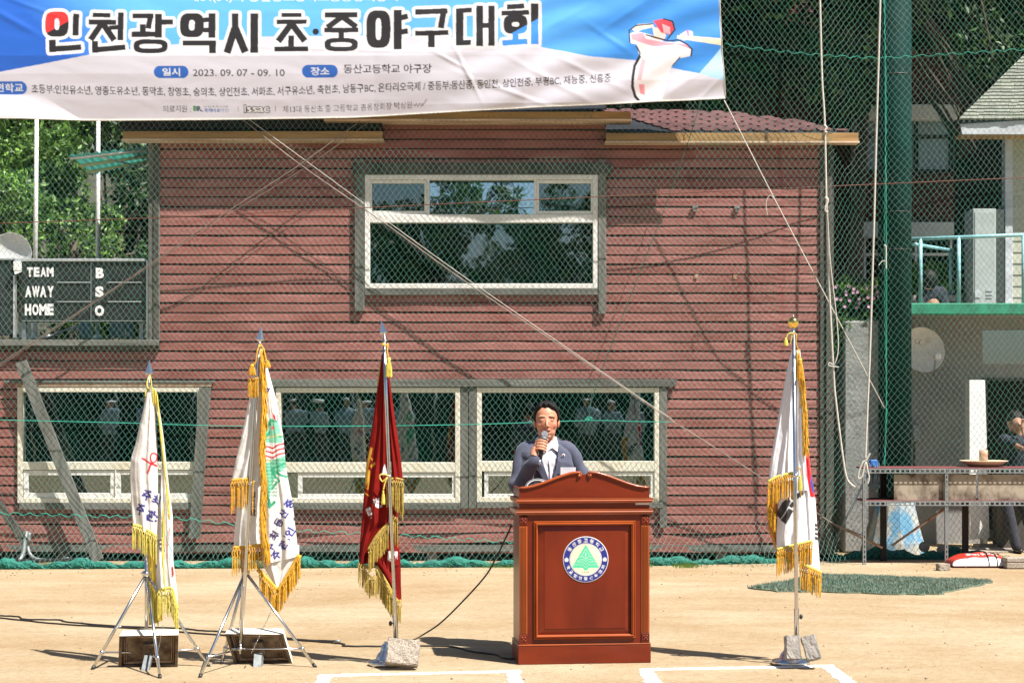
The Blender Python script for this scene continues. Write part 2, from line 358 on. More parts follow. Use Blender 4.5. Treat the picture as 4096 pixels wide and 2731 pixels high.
# ---------------- printing on cloth: a small rasteriser for vertex colours ----------------
_dg = lambda: bpy.context.evaluated_depsgraph_get()
def text_tris(s, bold=0.0):
    cu = bpy.data.curves.new('lettering_source', 'FONT'); cu.body = s; cu.size = 1.0; cu.offset = bold; cu.resolution_u = 3
    o = bpy.data.objects.new('lettering_source', cu); C.objects.link(o)
    bpy.context.view_layer.update()
    me = bpy.data.meshes.new_from_object(o.evaluated_get(_dg()))
    me.calc_loop_triangles()
    V = np.array([v.co[:2] for v in me.vertices]) if len(me.vertices) else np.zeros((0, 2))
    Tt = np.array([t.vertices[:] for t in me.loop_triangles]) if len(me.loop_triangles) else np.zeros((0, 3), int)
    bpy.data.objects.remove(o); bpy.data.curves.remove(cu); bpy.data.meshes.remove(me)
    return V, Tt
class Canvas:
    def __init__(s, x0, y0, x1, y1, k=1.0, col=(1, 1, 1)):
        s.x0, s.y0, s.k = x0, y0, k; s.w = int((x1-x0)*k); s.h = int((y1-y0)*k)
        s.a = np.empty((s.h, s.w, 3), np.float32); s.a[:] = col
        s.gx = (np.arange(s.w)+.5)/k+x0; s.gy = (np.arange(s.h)+.5)/k+y0
    def tri_mask(s, pts, tris):
        mk = np.zeros((s.h, s.w), bool); q = (pts-np.array([s.x0, s.y0]))*s.k
        for t in tris:
            a, b, c = q[t[0]], q[t[1]], q[t[2]]
            x0 = max(int(min(a[0], b[0], c[0])), 0); x1 = min(int(max(a[0], b[0], c[0]))+2, s.w)
            y0 = max(int(min(a[1], b[1], c[1])), 0); y1 = min(int(max(a[1], b[1], c[1]))+2, s.h)
            if x0 >= x1 or y0 >= y1: continue
            X = np.arange(x0, x1)[None, :]+.5; Yv = np.arange(y0, y1)[:, None]+.5
            d = (b[0]-a[0])*(c[1]-a[1])-(b[1]-a[1])*(c[0]-a[0])
            if abs(d) < 1e-9: continue
            w1 = ((X-a[0])*(c[1]-a[1])-(Yv-a[1])*(c[0]-a[0]))/d; w2 = ((b[0]-a[0])*(Yv-a[1])-(b[1]-a[1])*(X-a[0]))/d
            mk[y0:y1, x0:x1] |= (w1 >= -.001) & (w2 >= -.001) & (w1+w2 <= 1.001)
        return mk
    def poly_mask(s, pts):
        mk = np.zeros((s.h, s.w), bool); pts = np.array(pts, float); n = len(pts)
        X = s.gx[None, :]; Yv = s.gy[:, None]
        ymin, ymax = pts[:, 1].min(), pts[:, 1].max()
        r0 = max(int((ymin-s.y0)*s.k)-1, 0); r1 = min(int((ymax-s.y0)*s.k)+2, s.h)
        if r0 >= r1: return mk
        Yr = Yv[r0:r1]; acc = np.zeros((r1-r0, s.w), bool)
        for i in range(n):
            x1, y1 = pts[i]; x2, y2 = pts[(i+1) % n]
            if y1 == y2: continue
            cond = (Yr > min(y1, y2)) & (Yr <= max(y1, y2)); xi = x1+(Yr-y1)*(x2-x1)/(y2-y1)
            acc ^= cond & (X < xi)
        mk[r0:r1] = acc; return mk
    def stroke_mask(s, pts, w):
        mk = np.zeros((s.h, s.w), bool)
        for (x1, y1), (x2, y2) in zip(pts[:-1], pts[1:]):
            c0 = max(int((min(x1, x2)-w-s.x0)*s.k), 0); c1 = min(int((max(x1, x2)+w-s.x0)*s.k)+1, s.w)
            r0 = max(int((min(y1, y2)-w-s.y0)*s.k), 0); r1 = min(int((max(y1, y2)+w-s.y0)*s.k)+1, s.h)
            if c0 >= c1 or r0 >= r1: continue
            X = s.gx[None, c0:c1]; Yv = s.gy[r0:r1, None]; dx, dy = x2-x1, y2-y1; l2 = dx*dx+dy*dy+1e-9
            t = np.clip(((X-x1)*dx+(Yv-y1)*dy)/l2, 0, 1)
            mk[r0:r1, c0:c1] |= ((X-x1-t*dx)**2+(Yv-y1-t*dy)**2) < (w/2)**2
        return mk
    def ell_mask(s, cx, cy, rx, ry): return ((s.gx[None, :]-cx)/rx)**2+((s.gy[:, None]-cy)/ry)**2 < 1
    def put(s, mk, col): s.a[mk] = col
    def poly(s, pts, col): s.put(s.poly_mask(pts), col)
    def line(s, pts, w, col): s.put(s.stroke_mask(pts, w), col)
    def text(s, body, x0, x1, yc, hgt, col, bold=.0, yfun=None, rot=0., shear=0.):
        V, Tt = text_tris(body, bold)
        if not len(V): return
        mn, mx = V.min(0), V.max(0)
        U = (V-mn)/(mx-mn+1e-9); w = (x1-x0)
        q = np.empty_like(V); q[:, 0] = (U[:, 0]-.5)*w; q[:, 1] = (.5-U[:, 1])*hgt
        c, sn = math.cos(rot), math.sin(rot); q[:, 0] += shear*q[:, 1]
        R = np.stack([q[:, 0]*c-q[:, 1]*sn, q[:, 0]*sn+q[:, 1]*c], 1)
        R[:, 0] += (x0+x1)/2; R[:, 1] += yc if yfun is None else 0
        if yfun is not None: R[:, 1] += np.interp(R[:, 0], yfun[0], yfun[1])
        s.put(s.tri_mask(R, Tt), col)
    def blur(s, n=1):
        for _ in range(n):
            p = np.pad(s.a, ((1, 1), (1, 1), (0, 0)), 'edge'); s.a = (p[:-2, 1:-1]+p[2:, 1:-1]+p[1:-1, :-2]+p[1:-1, 2:]+2*p[1:-1, 1:-1])/6
    def sample(s, x, y):
        i = np.clip(((x-s.x0)*s.k).astype(int), 0, s.w-1); j = np.clip(((y-s.y0)*s.k).astype(int), 0, s.h-1); return s.a[j, i]
def dilate(mk, r):
    out = mk.copy()
    for dy in range(-r, r+1):
        w = int(math.sqrt(r*r-dy*dy))
        sh = np.zeros_like(mk)
        if dy >= 0: sh[dy:] = mk[:mk.shape[0]-dy]
        else: sh[:dy] = mk[-dy:]
        cs = np.cumsum(np.pad(sh.astype(np.int32), ((0, 0), (w+1, w))), axis=1)
        out |= (cs[:, 2*w+1:]-cs[:, :-2*w-1])[:, :mk.shape[1]] > 0
    return out
def fbm(x, z, seed=0.0):
    r = 0
    for i, (f, a) in enumerate(((1, .5), (2.1, .27), (4.3, .14))):
        r = r+a*np.sin(x*f+1.7*np.sin(z*f*.9+seed+i)+seed*3.1)*np.cos(z*f*1.1+1.3*np.sin(x*f*.8+seed*1.7+i))
    return r
# ---------------- ground ----------------
def sheet(name, x0, x1, y0, y1, z, m):
    mb = MB(); mb.add([(x0, y0, z), (x1, y0, z), (x1, y1, z), (x0, y1, z)], [(0, 1, 2, 3)])
    return struct(mb.build(name, m))
sheet('ground', -200, 200, -200, 300, 0, M['sand'])
# loose soil ridges and pebbles at the net foot
rs = random.Random(3)
mb = MB()
for i in range(520):
    if i < 330: px = rs.uniform(-50, 4200); py = rs.gauss(2285, 12)+(0 if px < 3000 else -18)
    else: px = rs.uniform(-50, 4200); py = rs.uniform(2290, 2750)
    g = G(px, max(py, 2230)); r = rs.uniform(.004, .012)*(1.5 if rs.random() < .08 else 1)
    MM = Matrix.Translation(g+Vector((0, 0, r*.3))) @ Matrix.Rotation(rs.random()*6, 4, 'Z') @ Matrix.Diagonal((1, rs.uniform(.6, 1), rs.uniform(.4, .7), 1))
    t = [(1, 0, 0), (-.5, .8, 0), (-.5, -.9, .1), (0, 0, 1), (0, .1, -1), (.4, .7, .4)]
    mb.add([MM @ (Vector(v)*r) for v in t], [(0, 1, 3), (1, 2, 3), (2, 0, 3), (0, 4, 1), (1, 4, 2), (2, 4, 0)])
tag(mb.build('pebbles', M['stone']), 'small pebbles and crumbs of soil scattered over the sand', 'pebbles', kind='stuff')

# chalk lines of the two batter's boxes
def chalk(name, a, b, w, seed, label):
    r = random.Random(seed); a = Vector(a); b = Vector(b); d = (b-a); n = int(d.length/.012); d.normalize(); s = Vector((-d.y, d.x, 0))
    L_ = []; R_ = []
    lw = rw = 0
    for i in range(n+1):
        p = a+d*(b-a).length*i/n; lw = lw*.7+r.gauss(0, .0032); rw = rw*.7+r.gauss(0, .0032)
        L_.append(p+s*(w/2+lw)); R_.append(p-s*(w/2+rw))
    vs = []; fs = []
    for i in range(n+1):
        l, q = L_[i], R_[i]; h = .006+r.uniform(0, .004)
        vs += [(l.x, l.y, .001), (l.x*.85+q.x*.15, l.y*.85+q.y*.15, h), (l.x*.15+q.x*.85, l.y*.15+q.y*.85, h), (q.x, q.y, .001)]
    for i in range(n):
        for k in range(3): fs.append((4*i+k, 4*i+4+k, 4*i+5+k, 4*i+1+k))
    for i in range(150):   # crumbs beside the line
        t = r.random(); p = a.lerp(b, t)+s*r.gauss(0, w*.75); rr = r.uniform(.002, .006); ang = r.random()*6
        k = len(vs); vs += [(p.x+rr*math.cos(ang+q*2.1)*(2 if q == 0 else 1), p.y+rr*math.sin(ang+q*2.1), .005) for q in range(3)]; fs.append((k, k+1, k+2))
    mbb = MB(); mbb.add(vs, [tuple(f) for f in fs]); o = mbb.build(name, M['chalk']); o['kind'] = 'structure'; o['label'] = label
chalk('chalk_line', G(1283, 2703), G(2085, 2685), .045, 1, 'rear chalk line of the left batter\'s box')
chalk('chalk_line', G(2050, 2682), G(2078, 2780), .085, 2, 'right chalk side of the left batter\'s box')
chalk('chalk_line', G(1300, 2702), G(1262, 2790), .085, 3, 'left chalk side of the left batter\'s box')
chalk('chalk_line', G(2575, 2679), G(3335, 2664), .045, 4, 'rear chalk line of the right batter\'s box')
chalk('chalk_line', G(2580, 2678), G(2655, 2790), .085, 5, 'left chalk side of the right batter\'s box')
chalk('chalk_line', G(3310, 2664), G(3490, 2800), .085, 6, 'right chalk side of the right batter\'s box')

# artificial turf patch
tp = [(2992, 2354), (3110, 2335), (3290, 2303), (3500, 2308), (3653, 2316), (3958, 2324), (3955, 2334), (3830, 2361), (3748, 2379), (3585, 2379), (3290, 2368), (3120, 2368)]
tw = [G(*p) for p in tp]
_tw = []
for i_ in range(len(tw)):
    for t_ in range(6):
        q_ = tw[i_].lerp(tw[(i_+1) % len(tw)], t_/6); _tw.append(q_+Vector((.03*math.sin(i_*5+t_*2.1), .03*math.cos(i_*3+t_*1.7), 0)))
tw = _tw
trf = thing('turf_mat', 'ragged green artificial turf mat lying on the sand behind the national flag', 'turf mat', G(3470, 2340))
MB().slab([(p.x, p.y) for p in tw][::1], .001, .012).build('mat_backing', M['turf_base'], trf)
V = []; Fc = []
rs = random.Random(5); pg = [(p.x, p.y) for p in tw]
def inside(x, y, poly):
    c = False; n = len(poly)
    for i in range(n):
        x1, y1 = poly[i]; x2, y2 = poly[(i+1) % n]
        if (y1 > y) != (y2 > y) and x < (x2-x1)*(y-y1)/(y2-y1)+x1: c = not c
    return c
cnt = 0
while cnt < 24000:
    x = rs.uniform(1.8, 5.0); y = rs.uniform(14.6, 16.6); 
    if not inside(x, y, pg): continue
    cnt += 1; a = rs.random()*6.28; h = rs.uniform(.014, .034); w = .004; lx = rs.gauss(0, .012); ly = rs.gauss(0, .012); k = len(V)
    V += [(x-w*math.cos(a), y-w*math.sin(a), .01), (x+w*math.cos(a), y+w*math.sin(a), .01), (x+lx, y+ly, .01+h)]; Fc.append((k, k+1, k+2))
tag(fast('grass_blades', V, Fc, M['turf'], trf), kind='stuff')

# ---------------- the clad building ----------------
YW = 18.0
bld = thing('clad_building', 'two storey building clad in dusty red lapped metal siding behind the netting', 'building', (0, YW, 0))
WINS = [(1460, 2391, 701, 1155), (74, 811, 1548, 2010), (1105, 1841, 1550, 2010), (1907, 2636, 1550, 2007)]
def intervals(x0, x1, ya, yb):
    segs = [(x0, x1)]; ym = (ya+yb)/2
    for wx0, wx1, wy0, wy1 in WINS:
        if wy0 < ym < wy1:
            ns = []
            for a, b in segs:
                if wx1 <= a or wx0 >= b: ns.append((a, b)); continue
                if wx0 > a: ns.append((a, wx0))
                if wx1 < b: ns.append((wx1, b))
            segs = ns
    return segs
pitch = 38.4; rs = random.Random(11)
k0 = 0
py = 753-38.4*8
rows = []
while py < 2205: rows.append(py); py += pitch
for py in rows:
    ya, yb = py, py+pitch
    xL = 640 if yb < 1388 else -420
    for a, b in (intervals(xL, 3278, ya, yb) if ya > 558 else ([(1532, 2423)] if ya > 440 else [])):
        # split very long runs where sheets meet
        cuts = [a, b]
        A = P(a, ya, YW); B = P(b, yb, YW); zt = A.z; zb = B.z; h = zt-zb
        # profile: lip at top tucked in, gently bellied face, drip edge at foot
        prof = [(.022, zt+.004), (.002, zt-.001), (-.003, zt-h*.28), (-.0045, zt-h*.60), (-.0075, zb+h*.155), (-.004, zb+h*.135), (.020, zb+h*.13)]
        nx = max(2, int((b-a)/60)); vs = []; fs = []
        for i in range(nx+1):
            x = A.x+(B.x-A.x)*i/nx; wv = .0022*math.sin(i*1.3+py)+rs.gauss(0, .0009); sg = .003*math.sin(i*.21+py*.05)+rs.gauss(0, .0007)
            if py > 2070: wv += .012*math.sin(i*.7+py*.11); sg += .010*math.sin(i*.33+py*.3)
            for (dy, z) in prof: vs.append((x, YW+dy+wv, z+sg))
        m_ = len(prof)
        for i in range(nx):
            for k in range(m_-1): fs.append((i*m_+k, i*m_+k+1, (i+1)*m_+k+1, (i+1)*m_+k))
        mb = MB(); mb.add(vs, fs); mb.build('siding_plank', M['siding'], bld)
# two short fixing brackets and holes
for (px, py) in ((2780, 828), (2948, 830)):
    c = P(px, py, YW-.012); mb = MB(); mb.box(c.x-.028, c.x+.028, c.y-.03, c.y, c.z-.012, c.z+.012); mb.box(c.x-.02, c.x+.02, c.y-.022, c.y, c.z-.045, c.z-.012); mb.build('bracket', M['steel_dull'], bld)
for (px, py) in ((2785, 1105), (2940, 1105)):
    c = P(px, py, YW-.008); MB().prism([(c.x-.02, c.z-.02), (c.x+.01, c.z-.03), (c.x+.025, c.z+.02), (c.x-.015, c.z+.02)], c.y-.008, c.y).build('hole_cover', M['rust'], bld)
# wall behind the planks, cut round the windows
def backing(x0, x1, ya, yb):
    ys = sorted({ya, yb}|{w[k] for w in WINS for k in (2, 3) if ya < w[k] < yb})
    mb = MB()
    for a, b in zip(ys[:-1], ys[1:]):
        for s0, s1 in intervals(x0, x1, a, b):
            p = P(s0, a, YW); q = P(s1, b, YW); mb.box(p.x, q.x, YW+.023, YW+.14, q.z, p.z)
    return mb
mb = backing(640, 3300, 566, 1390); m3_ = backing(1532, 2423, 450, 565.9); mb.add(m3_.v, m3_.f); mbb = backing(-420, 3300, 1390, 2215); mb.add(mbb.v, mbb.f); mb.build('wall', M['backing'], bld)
# foot: dark gap with short posts and a grimy skirting board
gp = P(-420, 2205, YW).z
MB().box(P(-420, 0, YW).x, P(3278, 0, YW).x, YW-.012, YW+.03, P(0, 2205, YW).z, P(0, 2178, YW).z).build('skirting_board', M['grey_wood'], bld)
for px in (250, 1150, 1728, 2260, 2885, 3200):
    p = P(px, 2200, YW); MB().box(p.x-.05, p.x+.05, YW+.02, YW+.1, 0, p.z).build('foot_post', M['grey_wood_v'], bld)
MB().box(P(-420, 0, YW).x, P(3300, 0, YW).x, YW+.6, YW+.7, 0, P(0, 2170, YW).z).build('plinth', M['backing'], bld)
# body and floors (rooms behind the windows)
xl = P(600, 0, YW).x; xr = P(3320, 0, YW).x; xll = P(-420, 0, YW).x
z1 = P(0, 1390, YW).z; zt = P(0, 562, YW).z
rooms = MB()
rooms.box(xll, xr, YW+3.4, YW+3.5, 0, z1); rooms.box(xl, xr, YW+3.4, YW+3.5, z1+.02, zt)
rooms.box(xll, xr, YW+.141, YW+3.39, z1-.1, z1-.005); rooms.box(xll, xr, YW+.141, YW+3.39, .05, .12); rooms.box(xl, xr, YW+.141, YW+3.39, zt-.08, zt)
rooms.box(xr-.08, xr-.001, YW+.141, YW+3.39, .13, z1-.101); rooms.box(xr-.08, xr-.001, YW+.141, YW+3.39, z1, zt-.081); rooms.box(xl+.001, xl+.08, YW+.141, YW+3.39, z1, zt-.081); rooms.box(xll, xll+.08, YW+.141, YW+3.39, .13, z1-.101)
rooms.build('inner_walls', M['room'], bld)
ext = MB(); ext.box(xr, xr+.05, YW+.05, YW+4.5, 0, zt-.02); ext.build('side_wall', M['dark_wood'], bld)
# corner boards, ledge
def vboard(px0, px1, pya, pyb, y0, y1, m, name='corner_board', tilt=0, ch=.004):
    a = P(px0, pya, YW); b = P(px1, pyb, YW); mb = MB()
    if tilt: mb.prism([(a.x, a.z), (b.x, a.z), (b.x+tilt, b.z), (a.x+tilt, b.z)], YW+y0, YW+y1)
    else: mb.box(a.x, b.x, YW+y0, YW+y1, b.z, a.z, ch=ch)
    return mb.build(name, M[m], bld)
vboard(595, 640, 565, 1392, -.03, .14, 'grey_wood_v'); vboard(618, 636, 568, 1385, -.045, -.031, 'dark_wood', ch=0)
vboard(3278, 3300, 565, 2215, -.03, .04, 'dark_wood'); vboard(3301, 3326, 560, 2215, -.05, .05, 'dark_wood')
vboard(-420, 640, 1360, 1384, -.10, .12, 'grey_wood', 'ledge_board'); vboard(-420, 640, 1385, 1399, -.05, .022, 'dark_wood', 'ledge_board')
MB().box(xll, xl-.002, YW+.121, YW+3.5, z1+.01, P(0, 1362, YW).z).build('deck', M['grey_wood'], bld)
# window surrounds
vboard(1420, 1459, 640, 1245, -.055, -.012, 'grey_wood_v', 'window_board'); vboard(2392, 2424, 640, 1256, -.055, -.012, 'grey_wood_v', 'window_board')
vboard(1412, 2445, 655, 700, -.06, -.012, 'dark_wood', 'window_board'); vboard(1460, 2391, 1156, 1181, -.05, -.012, 'grey_wood', 'window_board')
vboard(1087, 2703, 1517, 1547, -.07, -.012, 'grey_wood', 'window_board'); vboard(1842, 1873, 1549, 2032, -.045, -.012, 'grey_wood_v', 'window_board'); vboard(1875, 1906, 1549, 2032, -.05, -.012, 'grey_wood_v', 'window_board')
vboard(1075, 1104, 1549, 2040, -.045, -.012, 'grey_wood_v', 'window_board'); vboard(2637, 2666, 1549, 2108, -.05, -.012, 'grey_wood_v', 'window_board')
vboard(1110, 1841, 2011, 2036, -.055, -.012, 'grey_wood', 'window_board'); vboard(1907, 2650, 2008, 2030, -.055, -.012, 'grey_wood', 'window_board')
vboard(82, 780, 2011, 2036, -.055, -.012, 'grey_wood', 'window_board'); vboard(70, 850, 1533, 1547, -.05, -.012, 'rust', 'window_board'); vboard(20, 860, 1522, 1532, -.06, -.012, 'grey_wood', 'window_board')
vboard(803, 848, 1549, 2150, -.085, -.058, 'grey_wood_v', 'window_board', tilt=-.11)
# windows
def window(x0, x1, y0, y1, bars, sashes, panes, fm='frame', border=20):
    """bars: inner frame members (px rect); sashes: px rects with border; panes: (rect, glass, parent sash or None)."""
    mb = MB()
    a = P(x0, y0, YW); b = P(x1, y1, YW); s = border/F*YW
    mb.box(a.x, a.x+s, YW-.045, YW+.10, b.z, a.z, ch=.004); mb.box(b.x-s, b.x, YW-.045, YW+.10, b.z, a.z, ch=.004)
    mb.box(a.x+s, b.x-s, YW-.044, YW+.10, a.z-s, a.z, ch=.004); mb.box(a.x+s, b.x-s, YW-.044, YW+.10, b.z, b.z+s, ch=.004)
    for (bx0, bx1, by0, by1) in bars:
        p = P(bx0, by0, YW); q = P(bx1, by1, YW); mb.box(p.x, q.x, YW-.042, YW+.09, q.z, p.z, ch=.004)
    w = mb.build('window', M[fm], bld)
    sob = []
    for (bx0, bx1, by0, by1, bd) in sashes:
        mb = MB(); p = P(bx0, by0, YW); q = P(bx1, by1, YW); t = bd/F*YW
        mb.box(p.x, p.x+t, YW-.028, YW+.03, q.z, p.z, ch=.004); mb.box(q.x-t, q.x, YW-.028, YW+.03, q.z, p.z, ch=.004)
        mb.box(p.x+t, q.x-t, YW-.027, YW+.03, p.z-t, p.z, ch=.003); mb.box(p.x+t, q.x-t, YW-.027, YW+.03, q.z, q.z+t, ch=.003)
        mb.build('sash', M['frame_white'], w)
    for (bx0, bx1, by0, by1, gm, dy) in panes:
        p = P(bx0, by0, YW); q = P(bx1, by1, YW)
        MB().box(p.x, q.x, YW+dy, YW+dy+.004, q.z, p.z).build('pane', M[gm], w)
    return w
window(1460, 2391, 701, 1155, [(1478, 2373, 859, 892), (1710, 1718, 721, 859), (2136, 2144, 721, 859)],
       [(1476, 1711, 722, 858, 13), (2143, 2376, 722, 858, 13)],
       [(1488, 1700, 733, 848, 'glass_clear', 0), (1711, 2140, 730, 856, 'glass_blue', .03), (2155, 2364, 733, 848, 'glass_clear', 0), (1478, 2373, 890, 1138, 'glass', .02)], 'frame_white', 20)
window(74, 811, 1548, 2010, [(94, 800, 1846, 1878), (462, 468, 1878, 1994)], [(96, 463, 1880, 1990, 20), (466, 795, 1880, 1990, 18)],
       [(92, 800, 1566, 1848, 'glass', .02), (110, 450, 1894, 1976, 'glass_clear', 0), (480, 780, 1894, 1976, 'glass_clear', 0)])
window(1105, 1841, 1550, 2010, [(1125, 1822, 1848, 1888)], [(1192, 1826, 1890, 1992, 18)],
       [(1122, 1824, 1566, 1850, 'glass', .02), (1205, 1814, 1902, 1978, 'glass_clear', 0), (1124, 1192, 1888, 1992, 'glass_clear', .04)])
window(1907, 2636, 1550, 2007, [(1925, 2618, 1843, 1884)], [(1937, 2617, 1886, 1990, 16)],
       [(1924, 2620, 1566, 1846, 'glass', .02), (1948, 2606, 1898, 1978, 'glass_clear', 0)])
# blind behind the top right sash
p = P(2165, 735, YW); q = P(2345, 850, YW); MB().box(p.x, q.x, YW+.16, YW+.17, q.z, p.z).build('blind', M['curtain'], bld)
# furniture glimpsed inside
fr = random.Random(4)
for (px0, px1, py0) in ((150, 330, 1790), (520, 640, 1760), (700, 790, 1700), (1180, 1290, 1730), (1380, 1450, 1690), (1630, 1700, 1720), (1960, 2060, 1740), (2400, 2560, 1770)):
    Yf = YW+1.4+fr.random(); a = P(px0, py0, Yf); b = P(px1, py0, Yf)
    mb = MB(); mb.box(a.x, b.x, Yf, Yf+.5, .14, a.z, ch=.02); mb.box(a.x-.03, b.x+.03, Yf-.03, Yf+.53, a.z, a.z+.03); tag(mb.build('cupboard', M['room_thing']), f'dim grey cupboard seen inside, {["far left of the left window","left middle of the left window","right end of the left window","left of the middle window","centre left of the middle window","right of the middle window","behind the speaker in the right window","right end of the right window"][len([1 for o in bpy.data.objects if o.name.startswith("cupboard")])-1]}', 'cupboard', 'cupboards inside the building')
# eaves and roof
def eave(px0, px1, pya, pyb, yf, lip=8):
    a = P(px0, pya, YW-yf); b = P(px1, pyb, YW-yf); l = lip/F*YW
    MB().box(a.x, b.x, YW-yf, YW-yf+.035, b.z+l, a.z, ch=.003).build('eave_board', M['eave'], bld)
    MB().box(a.x-.01, b.x+.01, YW-yf-.012, YW-.011, b.z, b.z+l-.002).build('eave_lip', M['eave_lip'], bld)
eave(491, 1530, 525, 563, .20); eave(2425, 3434, 532, 572, .17); eave(1300, 2523, 447, 484, .26)
a = P(491, 478, YW-.16); b = P(1530, 524, YW-.16)
def roofslab(px0, px1, pylow, pyhigh, yf, depth, m, name='roof'):
    a = P(px0, pylow, YW-yf); b = P(px1, pylow, YW-yf); zh = P(0, pyhigh, YW-yf+depth).z
    mb = MB(); v = [(a.x, a.y, a.z), (b.x, a.y, a.z), (b.x, a.y+depth, zh), (a.x, a.y+depth, zh)]
    v2 = [(x, y, z+.03) for x, y, z in v]
    mb.add(v+v2, [(0, 3, 2, 1), (4, 5, 6, 7), (0, 1, 5, 4), (1, 2, 6, 5), (2, 3, 7, 6), (3, 0, 4, 7)]); return mb.build(name, m, bld)
MB().box(P(497, 0, YW).x, P(1530, 0, YW).x, YW-.13, YW+.1, P(0, 524, YW).z, P(0, 470, YW).z).build('fascia', M['roof_dark'], bld)  # one even dark navy strip above the left eave
# the right roof slope: hipped, shingled
def RZ(px, py): return P(px, py, YW)
roofR = [(2425, 530), (3400, 530), (3190, 486), (2900, 450), (2523, 441), (2425, 441)]
_p0 = P(2800, 530, YW-.15); _p1 = P(2800, 441, YW+1.45); rn = Vector((1, 0, 0)).cross(_p1-_p0).normalized()
def rp(px, py): return onplane(px, py, _p0, rn)
vs = [rp(*p) for p in roofR]; vs2 = [v-Vector((0, 0, .05)) for v in vs]; n = len(vs)
mb = MB(); mb.add(vs+vs2, [tuple(range(n)), tuple(range(2*n-1, n-1, -1))]+[(i, n+i, n+(i+1) % n, (i+1) % n) for i in range(n)])
rf = mb.build('roof', M['roof_dark'], bld)
row = 0; py = 528; rs = random.Random(8)
hexme = None
while py > 440:
    hgt = 15; px = 2440+(row % 2)*33
    while px < 3370:
        lim = np.interp(px, [2425, 2523, 2900, 3190, 3400], [441, 441, 450, 486, 530])
        low = np.interp(px, [2425, 2523, 2640, 2800], [441, 480, 515, 532])
        if py-5 > lim and py-8 < low:
            w = 31; pts = [(px-w, py-6), (px-w*.45, py), (px+w*.45, py), (px+w, py-6), (px+w*.45, py-13), (px-w*.45, py-13)]
            pv = [rp(x, max(y, lim-1)) for x, y in pts]; up = Vector((0, -.012, .014+.004*rs.random()))
            mb = MB(); A_ = [p+up*.9 for p in pv[:]]; B_ = [p+up*.2 for p in pv]
            nn = 6; mb.add(A_+B_, [tuple(range(nn)), tuple(range(2*nn-1, nn-1, -1))]+[(i, nn+i, nn+(i+1) % nn, (i+1) % nn) for i in range(nn)])
            mb.build('shingle', M['roof_red'], rf)
        px += 66
    py -= 9.5; row += 1
# main roof over the body
mb = MB(); a0 = P(480, 478, YW-.12); zr = a0.z+.9
mb.add([(xl-.2, YW-.1, a0.z), (P(2425, 0, YW).x, YW-.1, a0.z+.1), (P(2425, 0, YW).x, YW+2, zr), (xl+1.0, YW+2, zr), (xl-.2, YW+4, a0.z), (P(2425, 0, YW).x, YW+4, a0.z)],
       [(0, 1, 2, 3), (0, 3, 4), (3, 2, 5, 4)]); mb.build('main_roof', M['roof_dark'], bld)
MB().box(P(1041, 0, YW).x, P(1395, 0, YW).x, YW-.19, YW-.14, P(0, 489, YW).z, P(0, 470, YW).z).build('roof_edge_strip', M['roof_red'], bld)
# green corrugated awning at the left corner
aw = thing('awning', 'translucent green corrugated awning sticking out left of the clad building', 'awning', P(430, 640, YW+.6))
q0 = P(278, 621, YW+.25); q1 = P(596, 587, YW+.25); q2 = P(590, 664, YW+1.5); q3 = P(372, 700, YW+1.5)
q2 = Vector((q2.x, q2.y, P(0, 650, YW+1.5).z)); q3 = Vector((q3.x, q3.y, P(0, 697, YW+1.5).z))
nu, nv = 48, 8; vs = []
for j in range(nv+1):
    for i in range(nu+1):
        u, v = i/nu, j/nv; p = (q0.lerp(q1, u)).lerp(q3.lerp(q2, u), v); vs.append(p+Vector((0, 0, .012*math.sin(u*60))))
fast('awning_sheet', [tuple(v) for v in vs], [(j*(nu+1)+i, j*(nu+1)+i+1, (j+1)*(nu+1)+i+1, (j+1)*(nu+1)+i) for j in range(nv) for i in range(nu)], M['awning'], aw, True)
for v in (.02, .4, .75): MB().tube([q0.lerp(q3, v)-Vector((0, 0, .03)), q1.lerp(q2, v)-Vector((0, 0, .03))], .018, 4).build('batten', M['awning_strip'] if v > .1 else M['alu'], aw)
MB().tube([P(405, 628, YW+.3), P(560, 668, YW+.9)], .012, 6).build('strut', M['alu'], aw)

# leaning planks and the post in front of the left window
def leanboard(label, a, b, w, y0, y1, m='grey_wood_v', cat='plank'):
    A_ = P(*a, y0); B_ = P(*b, y1); d = (B_-A_).normalized(); s = d.cross(Vector((0, 1, 0))).normalized()*w/2; t = Vector((0, .018, 0))
    mb = MB(); mb.add([A_+s-t, A_-s-t, B_-s-t, B_+s-t, A_+s+t, A_-s+t, B_-s+t, B_+s+t], [(0, 1, 2, 3), (7, 6, 5, 4), (0, 4, 5, 1), (1, 5, 6, 2), (2, 6, 7, 3), (3, 7, 4, 0)])
    return tag(mb.build('leaning_plank', M[m]), label, cat)
leanboard('long grey plank leaning diagonally across the lower left window', (84, 1446), (392, 2240), .115, 17.86, 17.80)
leanboard('dark plank leaning at the bottom left corner of the building', (-30, 1980), (110, 2180), .085, 17.88, 17.8, 'dark_wood')
# conduit pipes at left foot
cp = MB(); cp.tube(catmull([P(108, 2125, 17.85), P(100, 2160, 17.8), P(92, 2215, 17.75), P(75, 2243, 17.7)], 6), .022, 8); cp.tube(catmull([P(120, 2130, 17.85), P(112, 2190, 17.8), P(135, 2230, 17.75), P(200, 2240, 17.72), P(275, 2233, 17.7)], 6), .018, 8)
tag(cp.build('conduit_pipe', M['steel_dull']), 'bent grey corrugated conduits lying at the foot of the left wall', 'pipe')
cp = MB(); cp.tube(catmull([P(20, 2238, 17.68), P(110, 2244, 17.66), P(200, 2240, 17.66), P(355, 2235, 17.64)], 6), .02, 8)
tag(cp.build('black_hose', M['black_plastic']), 'black hose lying along the ground under the left window', 'hose')

